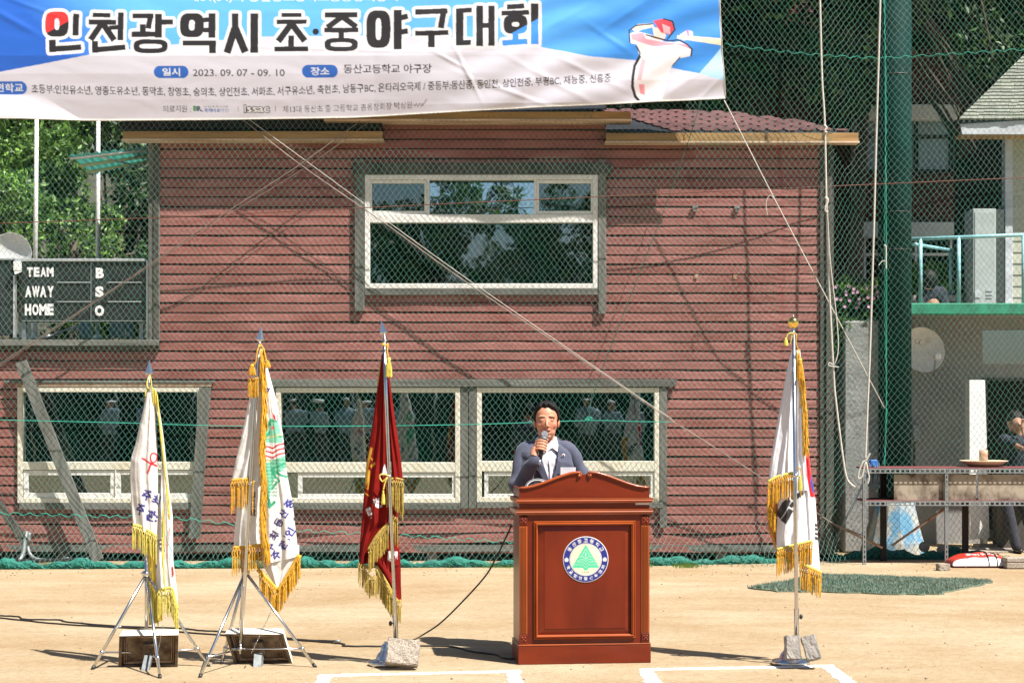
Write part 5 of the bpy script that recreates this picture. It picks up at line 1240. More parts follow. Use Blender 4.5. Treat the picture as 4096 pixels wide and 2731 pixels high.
# crowning line, cut by the top of the photo
cv.text('제64(34)회 동산중고등학교총동창회장기', 757, 1592, -2, 40, WHT, .015)
k = 1/1.568
big = np.zeros((cv.h, cv.w), bool); red = np.zeros_like(big)
def S_(x1, y1, x2, y2, w, ox=0):
    x1 = (x1+ox)*k; x2 = (x2+ox)*k; y1 *= k; y2 *= k; w *= k; dx, dy = x2-x1, y2-y1; l = math.hypot(dx, dy); nx, ny = -dy/l*w/2, dx/l*w/2
    return cv.poly_mask([(x1+nx, y1+ny), (x2+nx, y2+ny), (x2-nx, y2-ny), (x1-nx, y1-ny)])
def rr_mask(cx, cy, rx, ry, p=3.2): return (np.abs((cv.gx[None, :]-cx)/max(rx, 1))**p+np.abs((cv.gy[:, None]-cy)/max(ry, 1))**p) < 1
def R_(cx, cy, rx, ry, w, ox=0, wy=None):
    cx = (cx+ox)*k; cy *= k; rx *= k; ry *= k; w *= k; wy = w if wy is None else wy*k
    return rr_mask(cx, cy, rx, ry) & ~rr_mask(cx, cy, rx-w, ry-wy)
O = 1400*1.568
SH = [R_(369, 163, 73, 80, 58, 0, 44), S_(489, 98, 485, 235, 38), S_(341, 262, 346, 340, 42), S_(322, 322, 523, 308, 36),
      S_(592, 105, 702, 109, 28), S_(568, 150, 738, 152, 32), S_(655, 150, 580, 262, 38), S_(656, 160, 728, 265, 38), S_(768, 90, 766, 265, 36), S_(695, 187, 755, 183, 28), S_(608, 270, 610, 343, 38), S_(590, 327, 797, 308, 34),
      S_(840, 112, 972, 112, 30), S_(955, 98, 940, 192, 34), S_(905, 165, 905, 232, 36), S_(836, 228, 1010, 226, 34), S_(1003, 98, 1003, 248, 44), S_(1010, 152, 1094, 150, 32), R_(955, 302, 106, 44, 36, 0, 30),
      R_(1212, 170, 74, 76, 56, 0, 44), S_(1338, 96, 1338, 250, 44), S_(1283, 137, 1330, 135, 30), S_(1283, 202, 1330, 200, 30), S_(1155, 282, 1364, 282, 32), S_(1342, 268, 1342, 347, 42),
      S_(1482, 96, 1482, 205, 40), S_(1480, 190, 1432, 344, 46), S_(1484, 190, 1546, 340, 46), S_(1602, 96, 1602, 343, 48),
      S_(1772, 106, 1898, 106, 26), S_(1742, 150, 1928, 148, 28), S_(1840, 152, 1752, 272, 40), S_(1838, 165, 1918, 270, 40), S_(1832, 235, 1832, 312, 36), S_(1728, 320, 1940, 318, 32),
      S_(2042, 106, 2245, 104, 34), S_(2160, 108, 2058, 185, 36), S_(2140, 108, 2240, 182, 36), S_(2038, 202, 2252, 200, 30), S_(2145, 200, 2145, 255, 34), R_(2145, 292, 104, 42, 38, 0, 28),
      R_(182, 195, 76, 118, 58, O, 50), S_(302, 76, 302, 323, 50, O), S_(318, 127, 366, 115, 34, O), S_(318, 215, 366, 208, 34, O),
      S_(412, 90, 614, 84, 34, O), S_(592, 72, 572, 192, 38, O), S_(412, 224, 620, 220, 30, O), S_(514, 222, 514, 312, 42, O),
      S_(668, 84, 765, 80, 30, O), S_(690, 70, 690, 302, 46, O), S_(668, 286, 760, 284, 32, O), S_(815, 54, 815, 307, 42, O), S_(888, 54, 888, 305, 40, O), S_(835, 178, 872, 176, 32, O),
      S_(985, 62, 1092, 58, 32, O), S_(950, 102, 1122, 98, 30, O), R_(1038, 172, 74, 60, 52, O, 46), S_(1038, 218, 1038, 285, 38, O), S_(956, 288, 1112, 280, 34, O), S_(1157, 42, 1157, 298, 48, O)]
for s_ in SH: big |= s_
dot = cv.ell_mask(1985*k, 211*k, 20*k, 20*k)
out = dilate(big, 13)
out &= ~(dilate(big, 5) & False)
cv.put(out, WHT); cv.put(big | dot, INK)
cv.put(big & (X < 300) & (Yv < (222-(X/k-300)*.55)*k) & (Yv > 84*k) & (X < 440*k), srgb(226, 52, 52))
low = big & (X > (O+950)*k) & (Yv > (258-(X/k-O-960)*.56)*k); cv.put(low, MBl)
def pill(x0, x1, y0, y1, col):
    r = (y1-y0)/2; cv.put(cv.stroke_mask([(x0+r, (y0+y1)/2), (x1-r, (y0+y1)/2)], 2*r), col)
pill(621, 759, 270, 318, srgb(46, 102, 190)); cv.text('일시', 655, 725, 294, 31, WHT, .02)
cv.text('2023. 09. 07 - 09. 10', 776, 1142, 297, 27, INK, .008)
pill(1211, 1354, 266, 316, srgb(46, 102, 190)); cv.text('장소', 1246, 1320, 291, 32, WHT, .02)
cv.text('동산고등학교 야구장', 1377, 1728, 282, 36, INK, .015)
pill(-150, 112, 330, 381, srgb(46, 102, 190)); cv.text('출전학교', -50, 97, 355, 34, WHT, .02)
yl = ([131, 400, 800, 1100, 1400, 1700, 2000, 2200, 2440], [359, 366, 372, 369, 358, 351, 344, 335, 322])
cv.text('초등부:인천유소년, 영종도유소년, 동막초, 창영초, 숭의초, 상인천초, 서화초, 서구유소년, 축현초, 남동구BC, 온타리오국제 / 중등부:동산중, 동인천, 상인천중, 부평BC, 재능중, 신흥중', 131, 2440, 0, 37, INK, .012, yfun=yl)
cv.text('의료지원 :', 652, 763, 436, 26, INK, .0)
cv.text('B', 773, 792, 435, 19, srgb(52, 130, 70), .04); cv.text('R', 790, 806, 436, 20, srgb(30, 48, 110), .03); cv.line([(800, 440), (812, 447)], 3, srgb(30, 48, 110))
cv.text('바로병원 새이름 | since2009', 815, 912, 428, 8, (.1, .1, .1), 0); cv.text('국제바로', 816, 880, 442, 15, srgb(40, 90, 160), .02); cv.text('병원', 881, 914, 442, 15, srgb(130, 150, 180), .0)
cv.line([(953, 426), (953, 446)], 1.6, INK); cv.line([(1101, 425), (1101, 445)], 1.6, INK)
V0, T0 = text_tris('issac', .055)
def issac(b, col, grow=0):
    V_, T_ = text_tris('issac', b); mn, mx = V_.min(0), V_.max(0); U = (V_-mn)/(mx-mn); q = np.stack([974-grow+(106+2*grow)*U[:, 0], 452+grow-(33+2*grow)*U[:, 1]], 1); mk = cv.tri_mask(q, T_); return mk
ik = issac(.05, 0); cv.put(dilate(ik, 1), INK); cv.put(ik & ~dilate(~ik, 2), WHT)
cv.text('제13대 동산초 중 고등학교 총동창회장 박상원', 1131, 1649, 0, 27, INK, .0, yfun=([1131, 1400, 1650], [438, 433, 422]))
cv.line([(1656, 420), (1660, 428), (1666, 416), (1672, 430), (1680, 416), (1684, 430), (1692, 418), (1690, 428), (1700, 414), (1708, 402), (1700, 408)], 1.5, INK); cv.line([(1664, 424), (1704, 414)], 1.2, INK)
# painted batter
def c2(p): return (1400+p[0]*k, p[1]*k)
BL = lambda pts: [c2(p) for p in pts]
cv.poly(BL([(1750, 230), (1790, 215), (1885, 240), (1960, 280), (2020, 285), (2060, 280), (2140, 330), (2130, 370), (2060, 385), (2005, 440), (1970, 560), (1950, 655), (1830, 660), (1790, 640), (1780, 560), (1770, 500), (1785, 430), (1810, 380), (1790, 300), (1745, 290)]), srgb(238, 232, 236))
cv.poly(BL([(1760, 200), (1800, 170), (1890, 165), (1900, 190), (1830, 205), (1790, 220)]), srgb(236, 216, 196))
cv.poly(BL([(1890, 190), (1950, 200), (1975, 240), (1960, 275), (1900, 265)]), srgb(240, 214, 206))
cv.poly(BL([(1893, 150), (1960, 138), (2010, 160), (2025, 200), (2000, 235), (1945, 225), (1920, 190)]), srgb(222, 70, 84)); cv.poly(BL([(1950, 170), (2000, 190), (2000, 230), (1960, 225)]), srgb(240, 180, 190))
cv.poly(BL([(1755, 235), (1830, 225), (1850, 265), (1980, 285), (2110, 300), (2130, 330), (2040, 300), (1900, 310), (1830, 290), (1760, 270)]), srgb(236, 160, 176))
cv.poly(BL([(1830, 380), (1850, 400), (1820, 520), (1795, 520), (1810, 430)]), srgb(238, 180, 190)); cv.poly(BL([(1805, 545), (1840, 545), (1845, 610), (1815, 600)]), srgb(238, 150, 160))
cv.poly(BL([(2060, 235), (2110, 205), (2140, 215), (2145, 265), (2080, 275)]), srgb(222, 205, 238)); cv.line(BL([(2108, 210), (2118, 262)]), 8, srgb(170, 130, 200))
cv.poly(BL([(2045, 240), (2320, 262), (2320, 305), (2130, 275), (2045, 262)]), srgb(236, 222, 196))
for ln, w in (([(1750, 290), (1745, 210), (1790, 178), (1890, 170)], 5), ([(1960, 140), (2015, 155), (2030, 205), (1985, 262)], 6), ([(1850, 240), (1910, 255), (1990, 275), (2050, 270), (2100, 295), (2135, 330), (2130, 370)], 6), ([(1810, 375), (1780, 430), (1768, 500), (1765, 560), (1785, 620), (1820, 658)], 11), ([(1790, 310), (1812, 350), (1808, 378)], 5), ([(2060, 380), (2015, 430)], 4)):
    cv.line(BL(ln), w, INK)
cv.blur(2)
def by(x, y):
    """how far the sheet stands toward the camera: it bulges, creases and swings back at its foot"""
    b = np.interp(y, [-200, 60, 230, 300, 400, 490], [.02, .07, .085, .065, .020, -.030])
    rt = np.clip((x-1500)/600, 0, 1); b2 = np.interp(y, [-200, 60, 230, 330, 420, 490], [.03, .06, .075, .070, .045, -.01]); b = b*(1-rt)+(b2+.07)*rt
    lf = np.clip((260-x-(y-440)*-1.6)/220, 0, 1); b = b+lf*.10*np.clip((y-380)/90, 0, 1)
    f = .007*fbm(x*.006, y*.012, 1.0)
    d = (x-2900)*.42+(y-410); b = b+f*.6+rt*.011*np.sin(d*.043+np.sin(x*.012))*np.clip((x-1750)/500, 0, 1)+.004*np.sin((x*.25+y)*.05)*np.exp(-((x-1900)/220)**2)
    for cxx, cyy, a_, L_, wd_, am in ((1870, 300, 1.1, 90, 9, .012), (1800, 250, .5, 80, 8, .008), (2250, 90, -.5, 120, 14, .010), (2500, 70, -.6, 110, 12, .010), (2440, 170, .6, 90, 12, .008), (60, 90, .5, 120, 14, .012), (1350, 205, .03, 500, 7, .004), (2050, 380, .35, 160, 10, .009), (2820, 380, -.8, 90, 10, .012), (2750, 330, -.6, 120, 12, .008), (120, 30, .35, 150, 10, .008), (2200, 330, .5, 170, 12, .008), (2350, 300, .45, 150, 11, .007)):
        u = (x-cxx)*math.cos(a_)+(y-cyy)*math.sin(a_); v = -(x-cxx)*math.sin(a_)+(y-cyy)*math.cos(a_); b = b+.6*am*np.exp(-(u/L_)**2)*np.exp(-(v/wd_)**2)
    return b
nU, nV = 1180, 224
u = np.linspace(0, 1, nU)[None, :]+0*np.linspace(0, 1, nV)[:, None]; v = 0*np.linspace(0, 1, nU)[None, :]+np.linspace(0, 1, nV)[:, None]
yb_ = lambda x: np.interp(x, [-380, 0, 430, 860, 1400, 1700, 2300, 2897], [466, 478, 481, 478, 470, 456, 430, 402])
yy = None; xr_ = 2866+v*31
xx = -370+(xr_+370)*u; yy = -52+(yb_(xx)+52)*v; xr_ = np.interp(yy, [-120, 0, 200, 402], [2868, 2873, 2881, 2897]); xx = -370+(xr_+370)*u
dep = YBn-by(xx, yy)
VX = (xx-CX)*YBn/F; VZ = CH-(yy-HY)*YBn/F
col = cv.sample(xx.ravel(), yy.ravel())
hem = (v.ravel() > .986) | (u.ravel() > .9985); col = np.where(hem[:, None], np.array([[.85, .85, .87]]), col)
idx = np.arange(nU*nV).reshape(nV, nU); Fq = np.stack([idx[:-1, :-1], idx[:-1, 1:], idx[1:, 1:], idx[1:, :-1]], -1).reshape(-1, 4)
bn = thing('banner', 'wide blue and white tournament banner in Korean hung across the top of the net', 'banner', (0, YBn, 4.4))
fast('printed_sheet', np.stack([VX.ravel(), dep.ravel(), VZ.ravel()], 1), Fq, M['banner'], bn, True, col)
e_ = [Vector((VX[-1, i], dep[-1, i], VZ[-1, i])) for i in range(0, nU, 12)]+[Vector((VX[-1, -1], dep[-1, -1], VZ[-1, -1]))]
MB().tube(e_, .006, 6).build('bottom_hem', M['white_rope'], bn)
e_ = [Vector((VX[i, -1], dep[i, -1], VZ[i, -1])) for i in range(0, nV, 6)]
MB().tube(e_, .005, 6).build('side_hem', M['white_rope'], bn)

# ---------------- flags ----------------
def polyl(pts, n):
    p = np.array(pts, float); d = np.r_[0, np.cumsum(np.hypot(*np.diff(p, axis=0).T))]; t = np.linspace(0, d[-1], n)
    r = np.stack([np.interp(t, d, p[:, 0]), np.interp(t, d, p[:, 1])], 1)
    for _ in range(3): r[1:-1] = (r[:-2]+2*r[1:-1]+r[2:])/4
    return r
def fpanel(name, L_, R_, Y, m, parent, cvs, nf=3, amp=.018, th=.03, seed=0, ph=0., dy=None, nv=None, y_off=0.0):
    ln = max(np.hypot(*np.diff(np.array(L_, float), axis=0).T).sum(), 60); nv = nv or int(ln/3.2); wmax = max(abs(R_[i][0]-L_[min(i, len(L_)-1)][0]) for i in range(len(R_))); nu = int(max(24, wmax/2.2))
    Lr = polyl(L_, nv); Rr = polyl(R_, nv); u = np.linspace(0, 1, nu); vs = []; cs = []
    for j in range(nv):
        t = j/(nv-1); q = Lr[j][None, :]*(1-u[:, None])+Rr[j][None, :]*u[:, None]
        s = np.sin(math.pi*u)**.5; w = 2*math.pi*(nf*u+.35*math.sin(t*2.6+seed)+ph)
        fold = amp*.8*(.3+.75*t)*(np.sin(w)+.38*np.sin(1.9*w+seed+3.5*t)+.07*np.sin(4.3*w+seed*2+6*t))*s
        f2 = .0035*fbm(q[:, 0]*.045, q[:, 1]*.022, seed)
        front = Y+y_off-th*s-fold+f2; back = Y+y_off+th*s+fold*.6
        if dy is not None: front = front+dy*t; back = back+dy*t
        for yv_, flip in ((front, False), (back, True)):
            qq = q[::-1] if flip else q; y2 = yv_[::-1] if flip else yv_
            vs.append(np.stack([(qq[:, 0]-CX)*Y/F, y2, CH-(qq[:, 1]-HY)*Y/F], 1)); cs.append(cvs.sample(qq[:, 0], qq[:, 1]))
    V_ = np.concatenate(vs); Cc = np.concatenate(cs); n2 = 2*nu
    idx = np.arange(nv*n2).reshape(nv, n2); nx_ = np.roll(idx, -1, axis=1)
    F_ = np.stack([idx[:-1], idx[1:], nx_[1:], nx_[:-1]], -1).reshape(-1, 4)
    return fast(name, V_, F_, m, parent, True, Cc)
def fringe(pts, Lpx, Y, m, parent, seed=0, pitch=5.2, wpx=4.4, knot=12, name='fringe', curl=1.0, side=None, tilt=0.):
    """knotted heading and twisted hanging strands along a hem"""
    rr = random.Random(seed); p = np.array(pts, float); d = np.r_[0, np.cumsum(np.hypot(*np.diff(p, axis=0).T))]; n = int(d[-1]/pitch)
    mb = MB(); r = wpx/2*Y/F
    P_ = lambda x, y, dy=0: Vector(((x-CX)*Y/F, Y+dy, CH-(y-HY)*Y/F))
    for i in range(n+1):
        s = d[-1]*(i+rr.uniform(-.25, .25))/max(n, 1); s = min(max(s, 0), d[-1]); x = np.interp(s, d, p[:, 0]); y = np.interp(s, d, p[:, 1]); L = Lpx(s/d[-1]) if callable(Lpx) else Lpx
        L *= rr.uniform(.9, 1.08); dy0 = rr.uniform(-.010, .006); wob = rr.uniform(-2.0, 2.0)*curl
        # knots
        sg = 1 if i % 2 else -1
        if knot > 9: mb.tube([P_(x-sg*pitch*.6, y, dy0), P_(x+sg*pitch*.6, y+knot*.5, dy0-.008), P_(x-sg*pitch*.3, y+knot, dy0)], r*.95, 4, cap=False)
        q = [P_(x, y+knot*.8, dy0), P_(x+wob*.5+tilt*L*.3, y+L*.35, dy0-.003), P_(x+wob+tilt*L*.65, y+L*.7, dy0), P_(x+wob*1.4+rr.uniform(-1.5, 1.5)+tilt*L, y+L, dy0+.002)]
        mb.tube(catmull(q, 2), [r, r*1.15, r*.9, r*1.1, r*.9, r*1.05, r*.5], 4, cap=False)
    o = mb.build(name, m, parent); o['kind'] = 'stuff'; return o
def hembar(pts, w, Y, m, parent, name='hem_band'):
    q = [P(x, y, Y) for x, y in pts]; return MB().tube(catmull(q, 4), w/2*Y/F, 6, flat=.5).build(name, m, parent)
def tassel(px, py, L, w, Y, m, parent, seed=0):
    rr = random.Random(seed); r = w/2*Y/F; c = P(px, py, Y); h = L*Y/F; mb = MB(); MM = Matrix.Translation(c)
    mb.lathe([(.001, .0), (r*.55, -.004), (r*.7, -h*.12), (r*.45, -h*.22), (r*.8, -h*.27)], (0, 0, 0), 10, M=MM)
    for i in range(16):
        a_ = i*.393; mb.tube([c+Vector((r*.6*math.cos(a_), r*.6*math.sin(a_), -h*.24)), c+Vector((r*.95*math.cos(a_), r*.9*math.sin(a_), -h*.6)), c+Vector((r*1.05*math.cos(a_)+rr.gauss(0, .001), r*math.sin(a_), -h*rr.uniform(.93, 1.05)))], .0026, 4, cap=False)
    return mb.build('tassel', m, parent)
def knotcord(pts, r, Y, m, parent, name='cord'): return MB().tube(catmull([P(x, y, Y-d) for x, y, d in pts], 5), r, 6).build(name, m, parent)
def spear(px, py_tip, py_base, pole_px, Y, parent, lean=0.):
    t = P(px, py_tip, Y); b = P(pole_px, py_base, Y); h = (t-b).length; q = Vector((0, 0, 1)).rotation_difference((t-b).normalized()).to_matrix().to_4x4(); MM = Matrix.Translation(b) @ q
    pr = [(0, h), (.0045, h*.82), (.010, h*.55), (.018, h*.22), (.021, h*.12), (.012, h*.05), (.010, 0)]
    m_ = MB(); m_.lathe([(max(r, .0005), z) for r, z in pr][::-1], (0, 0, 0), 4, M=MM @ Matrix.Rotation(.5, 4, 'Z') @ Matrix.Diagonal((1.25, .7, 1, 1)), smooth=False); m_.build('spear_tip', M['steel'], parent)
    m2 = MB()
    for k_ in range(4): m2.lathe([(.010, -.012*k_-.001), (.0135, -.012*k_-.006), (.010, -.012*k_-.011)], (0, 0, 0), 14, M=MM)
    m2.build('collar', M['steel'], parent)
def tripod(hub, feet, bottom, struts, label, Y):
    t = thing('tripod_stand', label, 'flag stand', Vector((hub.x, hub.y, 0)), 'tripod flag stands')
    MB().lathe([(.017, -.02), (.027, -.018), (.027, .004), (.018, .012)], hub, 16).build('hub', M['steel'], t)
    MB().tube([bottom, hub+Vector((0, 0, .25))], .0115, 10).build('centre_tube', M['steel'], t)
    MB().lathe([(.014, -.01), (.022, -.008), (.022, .01), (.014, .012)], bottom+Vector((0, 0, .03)), 14).build('lower_hub', M['steel'], t)
    for f in feet:
        d = (f-hub).normalized(); l = MB().tube([hub+d*.02+Vector((0, 0, -.005)), f], .0095, 10).build('leg', M['steel'], t)
        MB().tube([f-d*.025, f+d*.004], .011, 8).build('foot_cap', M['black_plastic'], l)
    for s_, f in struts:
        MB().tube([bottom+Vector((0, 0, .03)), s_], .006, 6).build('strut', M['steel'], t)
        MB().lathe([(.0125, -.012), (.014, 0), (.0125, .012)], s_, 10).build('joint', M['steel'], t)
    return t
def g2(px, py): g = G(px, py); return g
def along(hub, foot, px, py):
    # point on the leg nearest the photographed height
    best = min((hub.lerp(foot, i/200) for i in range(201)), key=lambda q: abs((CH-q.z)*F/q.y+HY-py)); return best
def flagroot(label, foot, group='flags on stands'): return thing('flag', label, 'flag', foot, group)

# flag 1: white cloth with lemon fringe
Y1 = 10.75
hub = P(586, 2290, Y1); fl = G(369, 2676); ff = G(640, 2711); fr_ = G(836, 2664); bt = P(586, 2628, Y1)
tripod(hub, [fl, ff, fr_], bt, [(along(hub, fl, 411, 2607), 0), (along(hub, fr_, 789, 2595), 0), (along(hub, ff, 612, 2630), 0)], 'leftmost steel tripod stand holding the white flag with lemon fringe', Y1)
f1 = flagroot('leftmost flag, white with lemon yellow fringe and red and blue Korean lettering', Vector((hub.x, Y1, 0)))
MB().tube([P(586, 2240, Y1), P(592, 1545, Y1), P(596, 1497, Y1)], [.0115, .0115, .010], 12).build('pole', M['steel'], f1)
spear(598, 1438, 1500, 596, Y1, f1)
WF = (.74, .71, .67)
c1 = Canvas(510, 1540, 730, 2560, 1.5, WF); B_ = srgb(28, 26, 120); RD = srgb(205, 20, 40)
c1.line([(612, 1812), (606, 1822), (607, 1842), (617, 1850), (628, 1840), (630, 1820), (620, 1811), (612, 1812)], 6, RD); c1.line([(573, 1832), (596, 1846), (628, 1862)], 8, RD); c1.line([(608, 1852), (600, 1878), (594, 1891)], 8, RD)
c1.text('주', 573, 610, 1980, 44, B_, .05, rot=.25); c1.text('최', 612, 645, 1998, 40, B_, .05, rot=.3); c1.text('주', 548, 584, 2036, 44, B_, .05, rot=.25); c1.text('관:', 588, 634, 2062, 46, B_, .05, rot=.28)
c1.text('대회', 622, 672, 2180, 24, (.03, .02, .06), .05, rot=1.35)
c1.line([(676, 2120), (672, 2160), (688, 2200), (680, 2240)], 3, srgb(40, 150, 140)); c1.line([(682, 2110), (678, 2150), (672, 2200), (676, 2230)], 3, srgb(220, 80, 60))
c1.poly([(687, 2265), (694, 2262), (697, 2300), (690, 2310)], srgb(150, 20, 30)); c1.text('인', 588, 628, 2268, 30, B_, .05, rot=.4); c1.blur(1)
Y_ = srgb(238, 214, 40)
fpanel('cloth', [(606, 1560), (640, 1700), (648, 1850), (632, 2050), (622, 2220), (626, 2357)], [(622, 1556), (640, 1655), (655, 1760), (676, 1950), (691, 2060), (693, 2238), (708, 2357), (712, 2425)], Y1+.035, M['flagcloth'], f1, c1, nf=2, amp=.010, th=.03, seed=2)
c1b = Canvas(510, 1540, 730, 2560, 1., srgb(226, 196, 70))
fpanel('cloth_fold', [(590, 2200), (593, 2360), (596, 2500)], [(636, 2200), (644, 2360), (650, 2480)], Y1+.06, M['flagcloth'], f1, c1b, nf=3, amp=.008, th=.02, seed=5)
fpanel('cloth', [(588, 1570), (577, 1619), (541, 1777), (524, 1834), (520, 1890), (524, 2012), (532, 2104)], [(607, 1568), (620, 1620), (630, 1808), (632, 1910), (631, 2060), (627, 2150)], Y1-.025, M['flagcloth'], f1, c1, nf=2, amp=.012, th=.035, seed=1, ph=.4)
fringe([(531, 2102), (560, 2110), (600, 2132), (627, 2150)], lambda t: 92+8*t, Y1-.065, M['fringe_yellow'], f1, 1, knot=26); hembar([(531, 2098), (560, 2105), (600, 2127), (627, 2146)], 12, Y1-.06, M['fringe_yellow'], f1)
fringe([(633, 2362), (660, 2358), (687, 2356), (700, 2400), (711, 2440)], lambda t: 108-15*t, Y1-.02, M['fringe_yellow'], f1, 2, knot=24); hembar([(632, 2358), (660, 2354), (687, 2352), (700, 2396), (711, 2436)], 11, Y1-.015, M['fringe_yellow'], f1)
fringe([(592, 2330), (620, 2345), (634, 2352)], 150, Y1+.03, M['fringe_yellow'], f1, 6, knot=24)
fringe([(628, 1570), (640, 1690), (652, 1790), (664, 1900), (668, 1985)], lambda t: 90+75*math.sin(t*3.1), Y1-.045, M['fringe_yellow'], f1, 3, pitch=6.5, knot=8, tilt=.10)
fringe([(655, 2000), (648, 2080), (650, 2160), (655, 2260)], 120, Y1-.04, M['fringe_yellow'], f1, 4, pitch=16, knot=8, tilt=.03)
knotcord([(597, 1500, .02), (588, 1530, .03), (592, 1552, .04), (606, 1545, .04), (602, 1510, .03), (598, 1500, .02)], .004, Y1, M['fringe_yellow'], f1); knotcord([(590, 1552, .03), (582, 1570, .04), (583, 1610, .04)], .004, Y1, M['fringe_yellow'], f1)
fringe([(610, 1542), (620, 1552), (630, 1575)], 70, Y1-.04, M['fringe_yellow'], f1, 9, pitch=5, knot=6)
# flag 2: white cloth, orange gold fringe, embroidered green creature
Y2 = 10.80
hub = P(982, 2283, Y2); a1, a2, a3 = G(799, 2708), G(885, 2655), G(1262, 2667); bt = P(960, 2613, Y2)
tripod(hub, [a1, a2, a3], bt, [(along(hub, a1, 830, 2626), 0), (along(hub, a3, 1208, 2594), 0), (along(hub, a2, 905, 2592), 0)], 'steel tripod stand second from left under the orange-fringed flag', Y2)
f2 = flagroot('second flag from left, white with orange gold fringe and green dragon embroidery', Vector((hub.x, Y2, 0)))
MB().tube([P(964, 2560, Y2-.05), P(982, 2283, Y2-.07), P(1003, 1933, Y2-.08), P(1022, 1597, Y2-.07), P(1037, 1372, Y2-.06)], .0115, 12).build('pole', M['steel'], f2)
spear(1045, 1303, 1366, 1039, Y2-.06, f2)
c2_ = Canvas(910, 1380, 1230, 2480, 1.5, (.75, .73, .70)); G_ = srgb(40, 150, 110); GL = srgb(120, 190, 160)
ox, oy, ks = 850, 1250, 1/1.845
E = lambda pts: [(ox+x*ks, oy+y*ks) for x, y in pts]
c2_.poly(E([(400, 830), (430, 780), (480, 790), (500, 850), (510, 905), (520, 960), (400, 960), (390, 900)]), GL)
c2_.line(E([(405, 850), (440, 795), (475, 800)]), 9, G_); c2_.line(E([(400, 900), (430, 880), (400, 930), (470, 905), (515, 915)]), 7, G_)
c2_.put(c2_.ell_mask(*E([(450, 850)])[0], 6, 7), srgb(220, 90, 110)); c2_.put(c2_.ell_mask(*E([(432, 826)])[0], 3, 3), INK)
c2_.poly(E([(448, 738), (470, 760), (474, 795), (458, 785)]), srgb(200, 30, 40)); c2_.line(E([(484, 755), (486, 798)]), 3, srgb(120, 20, 30)); c2_.line(E([(400, 925), (520, 895)]), 4, srgb(224, 200, 140))
for o_ in (0, 35, 70, 100): c2_.line(E([(405, 985+o_), (450, 1000+o_), (490, 975+o_), (530, 965+o_)]), 7, srgb(190, 25, 40) if o_ < 90 else srgb(224, 190, 110))
c2_.poly(E([(405, 1110), (540, 1050), (545, 1140), (470, 1200), (440, 1300), (425, 1370), (400, 1330), (398, 1200)]), GL)
for yy_ in range(1080, 1350, 26): 
    for xx_ in range(402, 470 if yy_ > 1160 else 540, 20): c2_.line(E([(xx_, yy_), (xx_+10, yy_+12), (xx_+20, yy_)]), 3, G_)
c2_.line(E([(440, 1160), (520, 1200), (548, 1210)]), 9, G_); c2_.line(E([(450, 1180), (500, 1240), (470, 1260), (445, 1300)]), 8, G_); c2_.line(E([(540, 1110), (450, 1150)]), 9, G_)
c2_.line(E([(400, 1335), (425, 1380), (430, 1430), (462, 1395)]), 12, G_)
c2_.line(E([(385, 1340), (395, 1568)]), 9, srgb(235, 200, 150))
DBl = srgb(26, 30, 130)
for ch, x, y in (('주', 1108, 2218), ('관', 1136, 2177), (':', 1150, 2148), ('인', 1162, 2126), ('주', 1084, 2185), ('최', 1100, 2140), ('.', 1110, 2112), ('동', 1118, 2088), ('산', 1137, 2053), ('중', 1160, 2014)): c2_.text(ch, x-17 if ch not in ':.' else x-3, x+17 if ch not in ':.' else x+3, y, 36 if ch != '.' else 6, DBl if ch not in '최동중' or ch == '중' else (.03, .02, .1), .05, rot=-.98)
c2_.text('고', 1050, 1082, 1560, 26, DBl, .05, rot=-1.0); c2_.text('천', 1176, 1200, 2075, 30, (.03, .02, .08), .04, rot=-.98)
c2_.text('구대회', 1004-40, 1004+60, 2010, 24, (.03, .02, .08), .04, rot=1.5708)
c2_.blur(1)
fpanel('cloth', [(1045, 1420), (1048, 1600), (1036, 1800), (1042, 2000), (1046, 2140), (1050, 2256)], [(1062, 1440), (1105, 1597), (1132, 1738), (1145, 1873), (1170, 2009), (1190, 2178), (1197, 2222)], Y2+.03, M['flagcloth'], f2, c2_, nf=2, amp=.016, th=.045, seed=3)
fpanel('cloth', [(1046, 2180), (1060, 2275), (1113, 2363)], [(1197, 2178), (1197, 2215), (1118, 2360)], Y2+.028, M['flagcloth'], f2, c2_, nf=2, amp=.010, th=.03, seed=3)
fpanel('cloth', [(960, 1915), (950, 2000), (946, 2060), (938, 2130), (934, 2195)], [(1062, 1915), (1066, 2000), (1070, 2060), (1074, 2130), (1077, 2180)], Y2+.01, M['flagcloth'], f2, c2_, nf=2, amp=.014, th=.04, seed=6)
fpanel('cloth', [(1024, 1440), (1021, 1467), (996, 1597), (961, 1765), (939, 1857), (926, 1927)], [(1056, 1430), (1058, 1467), (1060, 1597), (1058, 1765), (1056, 1857), (1052, 1925)], Y2-.015, M['flagcloth'], f2, c2_, nf=2, amp=.018, th=.045, seed=4, ph=.3)
fg = M['fringe_gold']
fringe([(926, 1925), (960, 1920), (995, 1919)], lambda t: 128-28*t, Y2-.075, fg, f2, 1, knot=30); hembar([(926, 1922), (960, 1917), (995, 1916)], 13, Y2-.07, fg, f2)
fringe([(931, 2193), (980, 2190), (1030, 2184), (1078, 2178)], lambda t: 105-20*t, Y2-.045, fg, f2, 2, knot=36); hembar([(932, 2190), (980, 2187), (1030, 2181), (1078, 2175)], 13, Y2-.04, fg, f2)
fringe([(1040, 2290), (1075, 2325), (1113, 2368)], lambda t: 85, Y2-.01, fg, f2, 3, knot=26, pitch=4.5); hembar([(1030, 2275), (1075, 2322), (1113, 2364)], 16, Y2-.005, fg, f2)
fringe([(1113, 2368), (1140, 2325), (1170, 2275), (1200, 2225)], lambda t: 85, Y2-.02, fg, f2, 4, knot=26, pitch=4.5); hembar([(1113, 2364), (1140, 2321), (1170, 2271), (1199, 2218)], 20, Y2-.015, fg, f2)
